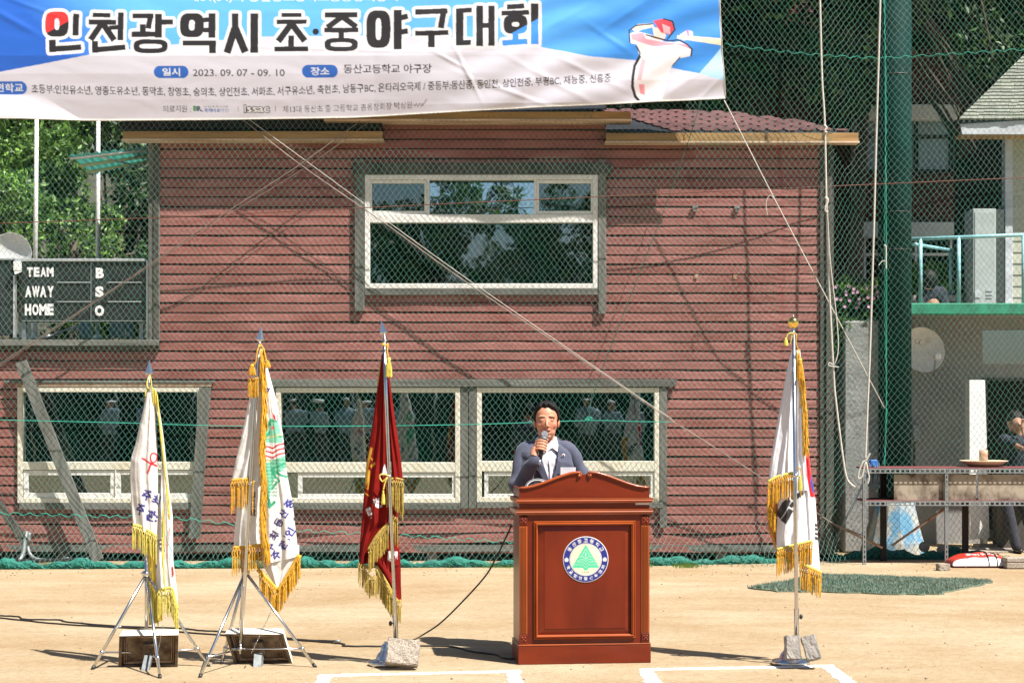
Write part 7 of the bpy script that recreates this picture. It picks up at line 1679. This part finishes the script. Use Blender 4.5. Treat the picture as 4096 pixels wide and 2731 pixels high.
# grey-rimmed cap lying behind the crest
cp_ = thing('round_fan', 'round object with grey and black rims just showing behind the lectern\'s left shoulder', 'round object', P(2128, 1935, 11.02))
for r, r2, m_ in ((.058, .0035, 'steel_dull'), (.051, .003, 'white_paint'), (.044, .006, 'black_plastic')):
    c = P(2150, 1952, 11.03); MB().tube([c+Vector((r*1.35*math.cos(t*.2), .01*math.sin(t*.2), r*math.sin(t*.2))) for t in range(32)], r2, 6).build('rim', M[m_], cp_)

# ---------------- the speaker ----------------
YM = 11.38; SM = F/YM
mx_ = .225; per = thing('person', 'man in blue-grey suit and white shirt speaking into a microphone behind the lectern', 'person', (mx_, YM, 0))
Hc = Vector((.225, YM-.0, 1.487))
def H(x, y, z): return Hc+Vector((x, y, z))
hm = MB()
hm.ell(H(0, .018, .043), (.0755, .092, .082), 32, 24); hm.ell(H(0, -.018, -.005), (.0675, .070, .086), 32, 24); hm.ell(H(0, -.026, -.055), (.057, .055, .047), 28, 18); hm.ell(H(0, -.058, -.086), (.027, .022, .020), 20, 12)
for s_ in (-1, 1):
    hm.ell(H(s_*.036, -.053, -.012), (.028, .022, .028), 16, 12); hm.ell(H(s_*.076, .014, -.006), (.009, .015, .028), 16, 12); hm.ell(H(s_*.081, .022, .004), (.006, .011, .019), 12, 10)
    hm.ell(H(s_*.0125, -.094, -.022), (.0070, .009, .006), 12, 8); hm.ell(H(s_*.028, -.064, .038), (.030, .018, .012), 14, 8)
    hm.ell(H(s_*.029, -.071, .017), (.0175, .012, .010), 14, 10)
hm.tube([H(0, -.078, .028), H(0, -.092, .005), H(0, -.102, -.014)], [.0065, .0078, .0095], 10); hm.ell(H(0, -.101, -.018), (.0110, .010, .0085), 14, 10)
hm.ell(H(0, -.082, -.045), (.026, .014, .0075), 16, 10); hm.ell(H(.002, -.078, -.0655), (.021, .012, .0065), 16, 10)
hm.tube([H(0, .02, -.04), H(0, .030, -.10), H(0, .036, -.17)], [.054, .053, .062], 20)
def headpost(A):
    q = A-np.array(Hc); x, y, z = q.T; fr = y < -.04
    def g_(cx_, cz_, rx, rz): return np.exp(-((x-cx_)/rx)**2-((z-cz_)/rz)**2)
    d = np.zeros(len(A))
    for s_ in (-1, 1): d += -.0035*g_(s_*.024, .0225, .020, .010)+.0012*g_(s_*.029, .0185, .015, .006)-.0010*g_(s_*.029, .0150, .015, .003)+.0008*g_(s_*.029, .0100, .014, .004)
    d += -.010*g_(.003, -.0555, .016, .0045)      # open mouth
    d += -.002*g_(0, -.0340, .006, .004)+.0015*g_(0, -.075, .02, .006)-.0025*g_(0, -.076, .02, .004)
    A = A.copy(); A[:, 1] -= d*fr; return A
SK = np.array(srgb(190, 132, 104)); SKd = np.array(srgb(206, 132, 100))
def headcol(A):
    q = A-np.array(Hc); x, y, z = q.T; fr = (y < -.035)[:, None]
    c = np.tile(SK, (len(A), 1)); n_ = fbm(x*60, z*60, 2.)[:, None]; c = c*(1+.04*n_)
    def mix(c, w, col): w = np.clip(w, 0, 1)[:, None]*fr; return c*(1-w)+np.array(col)*w
    g_ = lambda cx_, cz_, rx, rz: np.exp(-((x-cx_)/rx)**2-((z-cz_)/rz)**2)
    for s_ in (-1, 1):
        c = mix(c, .35*g_(s_*.04, -.018, .022, .02), srgb(206, 112, 90))
        bz = .0395-.10*np.abs(np.abs(x)-.028)*((np.abs(x) > .028)); bw = np.exp(-((z-bz)/.0046)**2)*((x*s_ > .010) & (x*s_ < .050)); c = mix(c, .92*bw, (.012, .009, .008))
        ez = .0150+.0012*np.cos((x*s_-.029)*90); c = mix(c, .95*np.exp(-((z-ez)/.0022)**2)*((x*s_ > .014) & (x*s_ < .044)), (.03, .018, .015))
        c = mix(c, .85*g_(s_*.029, .0140, .0050, .0035), (.012, .010, .010)); c = mix(c, .25*g_(s_*.030, .008, .016, .004), srgb(190, 120, 100))
        c = mix(c, .6*g_(s_*.0075, -.0275, .004, .0022), (.10, .03, .02))
    lip = np.exp(-((x-.001)/.024)**4); c = mix(c, .75*lip*np.exp(-((z+.0465)/.0050)**2), srgb(176, 92, 86)); c = mix(c, .75*lip*np.exp(-((z+.0655)/.0050)**2), srgb(180, 96, 88)); c = mix(c, .95*np.exp(-((x-.004)/.017)**4)*np.exp(-((z+.0560)/.0042)**2), (.05, .012, .010)); c = mix(c, .8*np.exp(-((x-.004)/.012)**4)*np.exp(-((z+.0525)/.0014)**2), (.7, .65, .58))
    side = (np.abs(x) > .066) & (z > .0) & (y > -.04); return c
body = remeshed(hm, .0022, 'body', M['skin'], per, 14, headcol, headpost)
# hair: closed cap that dives into the head outside the hairline
nu, nv = 160, 100; vs = []
th = np.linspace(0, 2*math.pi, nu, endpoint=False); ph = np.linspace(0.0, math.pi, nv)
prims = [((0, .018, .043), (.0755, .092, .082)), ((0, -.018, -.005), (.0675, .070, .086)), ((0, -.026, -.055), (.057, .055, .047))]
O0 = np.array([0, .015, .03])
T_, P_h = np.meshgrid(th, ph); dirs = np.stack([np.sin(P_h)*np.sin(T_), -np.sin(P_h)*np.cos(T_), np.cos(P_h)], -1).reshape(-1, 3)
R0 = np.zeros(len(dirs))
for c_, r_ in prims:
    r_ = np.array(r_); o = (O0-np.array(c_))/r_; d = dirs/r_; a_ = (d*d).sum(1); b_ = 2*(d*o).sum(1); cc_ = (o*o).sum()-1; disc = b_*b_-4*a_*cc_; R0 = np.maximum(R0, np.where(disc > 0, (-b_+np.sqrt(np.maximum(disc, 0)))/(2*a_), 0))
az = np.abs(((T_.ravel()+math.pi) % (2*math.pi))-math.pi); sgn = np.sign(((T_.ravel()+math.pi) % (2*math.pi))-math.pi); Zs = O0[2]+dirs[:, 2]*R0
hl = np.interp(az, [0, .35, .7, .95, 1.15, 1.35, 1.55, 1.8, 2.2, 3.14], [.098, .096, .088, .074, .040, .005, .000, -.012, -.045, -.058])
Tw = ((T_.ravel()+math.pi) % (2*math.pi))-math.pi; hl = hl+.003*np.sin(Tw*11)*(az < 1.1)-.012*np.exp(-((Tw-.75)/.35)**2)+.004*np.exp(-((Tw+.45)/.3)**2)
hl = hl+.0022*np.sin(Tw*53+1.3*np.sin(Tw*17)); e = (Zs-hl)/.010; thick = np.clip(e, -1.2, 1)*.010; top = np.clip((Zs-.06)/.06, 0, 1); thick += top*.008*np.clip(e, 0, 1)
quiff = np.exp(-((T_.ravel()-.0)/.9)**2)+np.exp(-((T_.ravel()-2*math.pi)/.9)**2); thick += .009*np.exp(-((Tw-.25)/1.0)**2)*np.clip(e, 0, 1)*np.exp(-((Zs-.10)/.04)**2)-.007*np.exp(-((Tw+.55)/.10)**2)*np.clip(e, 0, 1)*(Zs > .07)+0*quiff*np.clip(e, 0, 1)*np.exp(-((Zs-.112)/.03)**2)
st_ = np.sin(T_.ravel()*30+14*P_h.ravel()+2*np.sin(T_.ravel()*3))*.0013+np.sin(T_.ravel()*61+22*P_h.ravel())*.0008; thick += st_*np.clip(e+.3, 0, 1)
pt = O0+dirs*(R0+thick)[:, None]; V_ = pt+np.array(Hc); idx = np.arange(nu*nv).reshape(nv, nu); nx_ = np.roll(idx, -1, 1); F_ = np.stack([idx[:-1], nx_[:-1], nx_[1:], idx[1:]], -1).reshape(-1, 4)
fast('hair', V_, F_, M['hair'], body, True)
# hand and microphone
def Q(px, py, Y): return P(px, py, Y)
YMc = YM-.150
mtop = Q(2178, 1738, YMc); mbot = Q(2161, 1832, YMc-.045); ax_ = (mbot-mtop).normalized()
mic = thing('microphone', 'silver-headed wired microphone held close to the speaker\'s mouth', 'microphone', mtop)
q = Vector((0, 0, -1)).rotation_difference(ax_).to_matrix().to_4x4(); MM = Matrix.Translation(mtop) @ q
def mz(l): return -l
MB().lathe([(.004, .026), (.014, .022), (.0225, .010), (.025, -.003), (.0245, -.012), (.0225, -.021)], (0, 0, 0), 24, M=MM).build('grille', M['mic_grey'], mic)
MB().lathe([(.0235, -.0215), (.0235, -.029), (.019, -.035)], (0, 0, 0), 24, M=MM).build('collar', M['steel_dull'], mic)
MB().lathe([(.0185, -.0355), (.017, -.07), (.0145, -.12), (.0125, -.165)], (0, 0, 0), 20, M=MM).build('handle', M['black_plastic'], mic)
e_ = mtop+ax_*.165; MB().lathe([(.0095, -.1655), (.0095, -.195), (.006, -.205)], (0, 0, 0), 14, M=MM).build('plug', M['steel'], mic)
pl_ = mtop+ax_*.20
tag(MB().tube(catmull([pl_, pl_+Vector((-.008, .0, -.04)), Q(2145, 1880, YMc-.05), Q(2133, 1930, YMc), Q(2130, 1965, YMc+.05), Q(2120, 2000, 11.35)], 6), .0032, 8).build('microphone_cable', M['cable']), 'thin black cable drooping from the microphone behind the lectern', 'cable')
s1 = Vector((1, 0, 0)); s1 = (s1-ax_*s1.dot(ax_)).normalized(); s2 = ax_.cross(s1).normalized()
if s2.y > 0: s2 = -s2      # s2 toward the camera
def around(l, deg, r): t = math.radians(deg); return mtop+ax_*l+(s1*math.cos(t)+s2*math.sin(t))*r
hd_ = MB(); rad_f = .0245
wrist = Q(2133, 1850, YM-.20); kn = around(.075, 170, .040)
# palm mass beside the handle
for l, dg_, r, sz in ((.058, 188, .036, .017), (.075, 190, .038, .018), (.093, 190, .038, .018), (.110, 192, .037, .017), (.085, 205, .043, .019)): hd_.ell(around(l, dg_, r), (sz, sz, sz), 14, 10)
hd_.tube([around(.095, 195, .040), around(.125, 196, .046), wrist+(wrist-around(.125, 196, .046)).normalized()*-.02, wrist], [.026, .027, .025, .0235], 16)
ls = [(.050, .0086, 168, 8), (.0695, .0092, 172, 0), (.0885, .0090, 174, 4), (.106, .0078, 174, 18)]
for l, r, a0, a1 in ls:
    pts = [around(l+.006, a0+12, .040), around(l, 150, .034), around(l-.002, 120, .0300), around(l-.001, 88, .0275), around(l, 58, .0275), around(l+.002, 28, .0265), around(l+.004, a1, .0245)]
    hd_.tube(pts, [r*1.15, r*1.12, r, r*1.06, r*.95, r*.95, r*.8], 12); hd_.ell(pts[-1], (r*.85,)*3, 10, 8)
tp_ = [around(.085, 222, .040), around(.062, 235, .036), around(.040, 262, .030), around(.030, 300, .027), around(.028, 330, .027)]
hd_.tube(tp_, [.0125, .0115, .0105, .0095, .008], 12); hd_.ell(tp_[-1], (.0085,)*3, 10, 8)
def handcol(A):
    c = np.tile(SK*1.02, (len(A), 1)); n_ = fbm(A[:, 0]*90, A[:, 2]*90, 1.)[:, None]; return c*(1+.05*n_)
remeshed(hd_, .0024, 'hand', M['skin'], body, 3, handcol)
# torso shell as stacked rings
TX = .215
lev = [(.80, .175, .120), (.88, .185, .122), (.98, .180, .118), (1.08, .185, .120), (1.16, .183, .122), (1.22, .185, .120), (1.27, .180, .112), (1.30, .170, .102), (1.325, .150, .088), (1.345, .125, .072), (1.362, .085, .060), (1.378, .066, .054), (1.395, .060, .050)]
lz_ = np.array([l[0] for l in lev]); lw = np.array([l[1] for l in lev]); ld = np.array([l[2] for l in lev])
def tring(z, g=0., pw=2.4):
    w = np.interp(z, lz_, lw)+g; d = np.interp(z, lz_, ld)+g; cy = YM+.020+np.interp(z, [.8, 1.2, 1.4], [0.0, 0, .012]); return w, d, cy
def tfront(x, z, g=0.):
    w, d, cy = tring(z, g); t = min(abs((x-TX)/w), .999); return cy-d*(1-t**2.4)**(1/2.4)
def torso(z0, z1, g, nz, cut=None, na=120):
    vs = []; fs = []; zs = np.linspace(z0, z1, nz)
    for z in zs:
        w, d, cy = tring(z, g)
        for i in range(na):
            a_ = 2*math.pi*i/na; c_, s_ = math.cos(a_), math.sin(a_); ex = abs(c_)**(2/2.4)*(1 if c_ >= 0 else -1); ey = abs(s_)**(2/2.4)*(1 if s_ >= 0 else -1)
            wr = .0028*math.sin(a_*9+z*31)+.002*math.sin(z*70+a_*3); vs.append((TX+(w+wr)*ex, cy+(d+wr)*ey, z))
    for j in range(nz-1):
        for i in range(na):
            q = (j*na+i, j*na+(i+1) % na, (j+1)*na+(i+1) % na, (j+1)*na+i); cx_ = sum(vs[k_][0] for k_ in q)/4; cy_ = sum(vs[k_][1] for k_ in q)/4; cz_ = sum(vs[k_][2] for k_ in q)/4
            if cut is None or not cut(cx_, cy_, cz_): fs.append(q)
    m_ = MB(); m_.add(vs, fs, True); return m_
def vw(z): return float(np.interp(z, [.98, 1.05, 1.15, 1.25, 1.33, 1.40], [.0, .012, .036, .056, .062, .060]))   # half width of the jacket opening
vc = lambda z: TX+.012+(1.4-z)*.035
o = torso(.86, 1.392, -.006, 70).build('shirt', M['shirt'], per)
jk = torso(.80, 1.372, .006, 90, lambda x, y, z: y < YM and abs(x-vc(z)) < vw(z)).build('jacket', M['suit'], per)
sd_ = jk.modifiers.new('thick', 'SOLIDIFY'); sd_.thickness = .004
# sleeves
def sleeve(pts, rads, name, seed):
    cp2 = catmull(pts, 8); n = len(cp2); rr = np.interp(np.linspace(0, 1, n), np.linspace(0, 1, len(rads)), rads); m_ = MB(); m_.tube(cp2, rr.tolist(), 36, cap=False)
    A = [Vector(v) for v in m_.v]; out_ = []
    for i, v in enumerate(A):
        ring = i//36; k_ = i % 36; t = ring/(n-1); c = cp2[min(ring, n-1)]; w_ = .0045*math.sin(t*34+2.2*math.sin(k_*.175+seed)+seed)*(math.exp(-((t-.5)/.22)**2)+.35); out_.append(tuple(v+(v-c).normalized()*w_))
    m_.v = out_; o = m_.build(name, M['suit'], jk); s_ = o.modifiers.new('thick', 'SOLIDIFY'); s_.thickness = .004; return o
SR = Vector((Q(2095, 0, YM).x, YM+.02, 1.303)); ER = Q(2073, 1948, YM-.06); WR = Q(2132, 1850, YM-.197)
sleeve([SR+Vector((.07, 0, .02)), SR, SR.lerp(ER, .5)+Vector((-.004, 0, 0)), ER+Vector((-.006, .01, .02)), ER+Vector((.015, -.03, -.01)), ER.lerp(WR, .55), WR, Q(2139, 1830, YM-.192)], [.045, .053, .052, .054, .054, .048, .039, .037], 'sleeve', 1)
SLf = Vector((Q(2277, 0, YM).x, YM+.02, 1.306)); EL = Q(2340, 1935, YM+.02); WL2 = Vector((EL.x-.03, YM-.18, 1.085))
sleeve([SLf+Vector((-.07, 0, .02)), SLf, SLf.lerp(EL, .5)+Vector((.006, .01, 0)), EL, EL+Vector((-.005, -.05, -.012)), WL2], [.045, .053, .050, .049, .046, .042], 'sleeve', 2)
h2 = MB(); h2.tube([WL2+Vector((0, .03, 0)), WL2+Vector((-.005, -.03, .0)), WL2+Vector((-.012, -.07, -.005))], [.024, .028, .032], 14, flat=.6)
for k_ in range(4): b0 = WL2+Vector((-.036+k_*.017, -.085, -.004)); h2.tube([b0, b0+Vector((0, -.03, .004)), b0+Vector((0, -.055+abs(k_-1.5)*.006, -.010))], [.0085, .008, .0065], 10)
h2.tube([WL2+Vector((-.028, -.03, -.004)), WL2+Vector((-.055, -.055, -.004)), WL2+Vector((-.062, -.08, -.010))], [.011, .010, .008], 10); remeshed(h2, .003, 'hand', M['skin'], body, 3, handcol)
# shoulders: yoke blending collar to sleeves
yk = MB(); yk.tube([SR+Vector((0, 0, .0)), Vector((TX-.09, YM+.025, 1.325)), Vector((TX, YM+.045, 1.345)), Vector((TX+.09, YM+.025, 1.325)), SLf], [.050, .048, .040, .048, .050], 24)
ykm = remeshed(yk, .008, 'shoulder_yoke', M['suit'], jk, 4)
# lapels, collars, buttons, pin, name card
def patch(name, pts, g, m, parent, th=.009, lift=.006):
    vs = []
    for (px, py, *ex) in pts:
        z = CH-(py-HY)*(YM-.1)/F; x = (px-CX)*(YM-.1)/F; vs.append(Vector((x, tfront(x, z, g)-(ex[0] if ex else 0)-lift, z)))
    n = len(vs); c = sum(vs, Vector())/n; c.y = min(c.y, tfront(c.x, c.z, g)-lift-.004)
    back = [v+Vector((0, th, 0)) for v in vs]; m_ = MB()
    m_.add(vs+[c]+back, [(i, (i+1) % n, n) for i in range(n)]+[(i, n+1+i, n+1+(i+1) % n, (i+1) % n) for i in range(n)]); o = m_.build(name, m, parent); return o
pp = [(2146, 1768), (2152, 1750), (2160, 1800), (2184, 1880), (2200, 1930), (2192, 1935), (2150, 1860), (2140, 1810)]
patch('lapel', [(2150, 1755), (2158, 1790), (2168, 1838), (2182, 1880), (2197, 1925), (2203, 1950), (2190, 1948), (2166, 1905), (2142, 1862), (2134, 1822), (2146, 1814), (2138, 1800)], .013, M['suit'], jk)
patch('lapel', [(2228, 1748), (2236, 1790), (2230, 1838), (2222, 1880), (2212, 1920), (2206, 1950), (2222, 1945), (2246, 1905), (2268, 1850), (2278, 1815), (2262, 1808), (2272, 1796), (2252, 1768)], .013, M['suit'], jk)
nk = MB()
patch('collar', [(2152, 1748, .01), (2158, 1762, .012), (2176, 1790, .012), (2192, 1797, .008), (2180, 1806, .008), (2166, 1816, .006), (2154, 1790, .006)], .006, M['shirt'], per, lift=.002)
patch('collar', [(2226, 1744, .01), (2222, 1760, .012), (2206, 1786, .012), (2196, 1797, .008), (2210, 1790, .008), (2231, 1806, .006), (2234, 1780, .006)], .006, M['shirt'], per, lift=.002)
col_ = MB(); 
for k_, z in enumerate((1.350, 1.375, 1.392)): pass
ring = [(.063, .052, 1.352), (.060, .050, 1.372), (.058, .048, 1.392)]
vs = []; na = 40
for w_, d_, z in ring:
    for i in range(na): a_ = 2*math.pi*i/na; fz = -.030*max(0, -math.sin(a_))**2; vs.append((TX+.009+w_*math.cos(a_), YM+.034+d_*math.sin(a_), z+fz+.006))
col_.add(vs, [(j*na+i, j*na+(i+1) % na, (j+1)*na+(i+1) % na, (j+1)*na+i) for j in range(2) for i in range(na)], True); oc = col_.build('collar_band', M['shirt'], per); s_ = oc.modifiers.new('thick', 'SOLIDIFY'); s_.thickness = .003
pk = MB()
patch('placket', [(2190, 1800), (2197, 1800), (2208, 1930), (2200, 1930)], -.002, M['shirt'], per, lift=.002)
for py in (1815, 1850, 1888):
    px = np.interp(py, [1800, 1930], [2193, 2204]); z = CH-(py-HY)*(YM-.1)/F; x = (px-CX)*(YM-.1)/F; MB().ell((x, tfront(x, z)-.003+.004, z), (.005, .002, .005), 12, 6).build('button', M['white_paint'], per)
z = CH-(1820-HY)*(YM-.1)/F; x = (2254-CX)*(YM-.1)/F; bd = thing('lapel_pin', 'small round white and red lapel pin on the speaker\'s jacket', 'badge', (x, tfront(x, z, .013)-.012, z))
yb2 = tfront(x, z, .013)-.010
MB().ell((x, yb2, z), (.0105, .003, .0105), 20, 8).build('disc', M['white_paint'], bd); MB().ell((x, yb2-.002, z+.003), (.006, .002, .0045), 14, 6).build('red_spot', M['bag'] if False else mat('red_enamel', (.5, .02, .03), .4), bd); MB().ell((x, yb2-.002, z-.004), (.006, .002, .003), 14, 6).build('dark_spot', M['black_plastic'], bd)
xa, xb = (2242-CX)*(YM-.12)/F, (2303-CX)*(YM-.12)/F; za, zb2 = CH-(1912-HY)*(YM-.12)/F, CH-(1868-HY)*(YM-.12)/F
nc = plate('name_card', '', xa, xb, za, zb2, YM-.128, (.66, .66, .68), INK, None, [('인천 동구의회', .2, .78, .16, .15, srgb(120, 130, 200)), ('부의장', .2, .8, .72, .3, (.1, .08, .1))]); tag(nc, 'white name card hanging at the speaker\'s chest above the lectern', 'name card')
# trousers and shoes
lg = MB()
for s_ in (-1, 1): lg.tube([Vector((TX+s_*.08, YM+.02, .90)), Vector((TX+s_*.09, YM+.01, .48)), Vector((TX+s_*.10, YM+.03, .07))], [.095, .072, .055], 18)
lg.ell((TX, YM+.02, .88), (.17, .115, .11)); remeshed(lg, .012, 'trousers', M['trouser'], per)
for s_ in (-1, 1): sh_ = MB(); sh_.ell((TX+s_*.105, YM-.05, .045), (.045, .13, .042)); sh_.box(TX+s_*.105-.04, TX+s_*.105+.04, YM-.16, YM+.07, 0, .018, ch=.006); remeshed(sh_, .006, 'shoe', M['shoe'], per)

# ---------------- cables on the ground ----------------
def gcable(label, pts, r=.006, air=None):
    pp = catmull([G(x, y, r) for x, y in pts], 7); rr = random.Random(len(label)); q = []
    for i, p in enumerate(pp): q.append(p+Vector((0, .006*math.sin(i*1.9), 0)))
    return tag(MB().tube(q, r, 8).build('ground_cable', M['cable']), label, 'cable')
gcable('upper black cable snaking over the sand from left edge past the tripods', [(-60, 2461), (0, 2461), (75, 2465), (98, 2475), (238, 2478), (270, 2486), (476, 2503), (714, 2511), (800, 2520), (893, 2525), (1100, 2545), (1220, 2558), (1351, 2562)])
gcable('lower black cable running beside the upper one to the lectern', [(-60, 2470), (0, 2470), (238, 2494), (536, 2512), (893, 2539), (1100, 2552), (1290, 2566), (1375, 2574), (1380, 2582), (1533, 2583), (1789, 2583), (1882, 2603), (1985, 2617), (2013, 2630), (2060, 2634)])
tag(MB().ell(G(1351, 2563, .012), (.02, .014, .012)).build('cable_plug', M['steel_dull']), 'dark connector plug where the cables join near the maroon flag', 'plug')
tag(MB().ell(G(478, 2506, .01), (.016, .01, .01)).build('cable_plug', M['steel_dull']), 'small connector on the cable behind the leftmost tripod', 'plug')
ya = 10.95; pts = [(2046, 2100, 11.1), (1985, 2228, 11.2), (1938, 2307, 11.3), (1836, 2419, 11.4), (1757, 2494, 11.5), (1690, 2538, 11.55)]
pw3 = [P(x, y, Y) for x, y, Y in pts]+[G(1656, 2556, .006)+Vector((0, .0, 0)), G(1600, 2566, .006)]
tag(MB().tube(catmull(pw3, 6), .0055, 8).build('hanging_cable', M['cable']), 'black cable swooping from the lectern\'s left side down to the sand', 'cable')
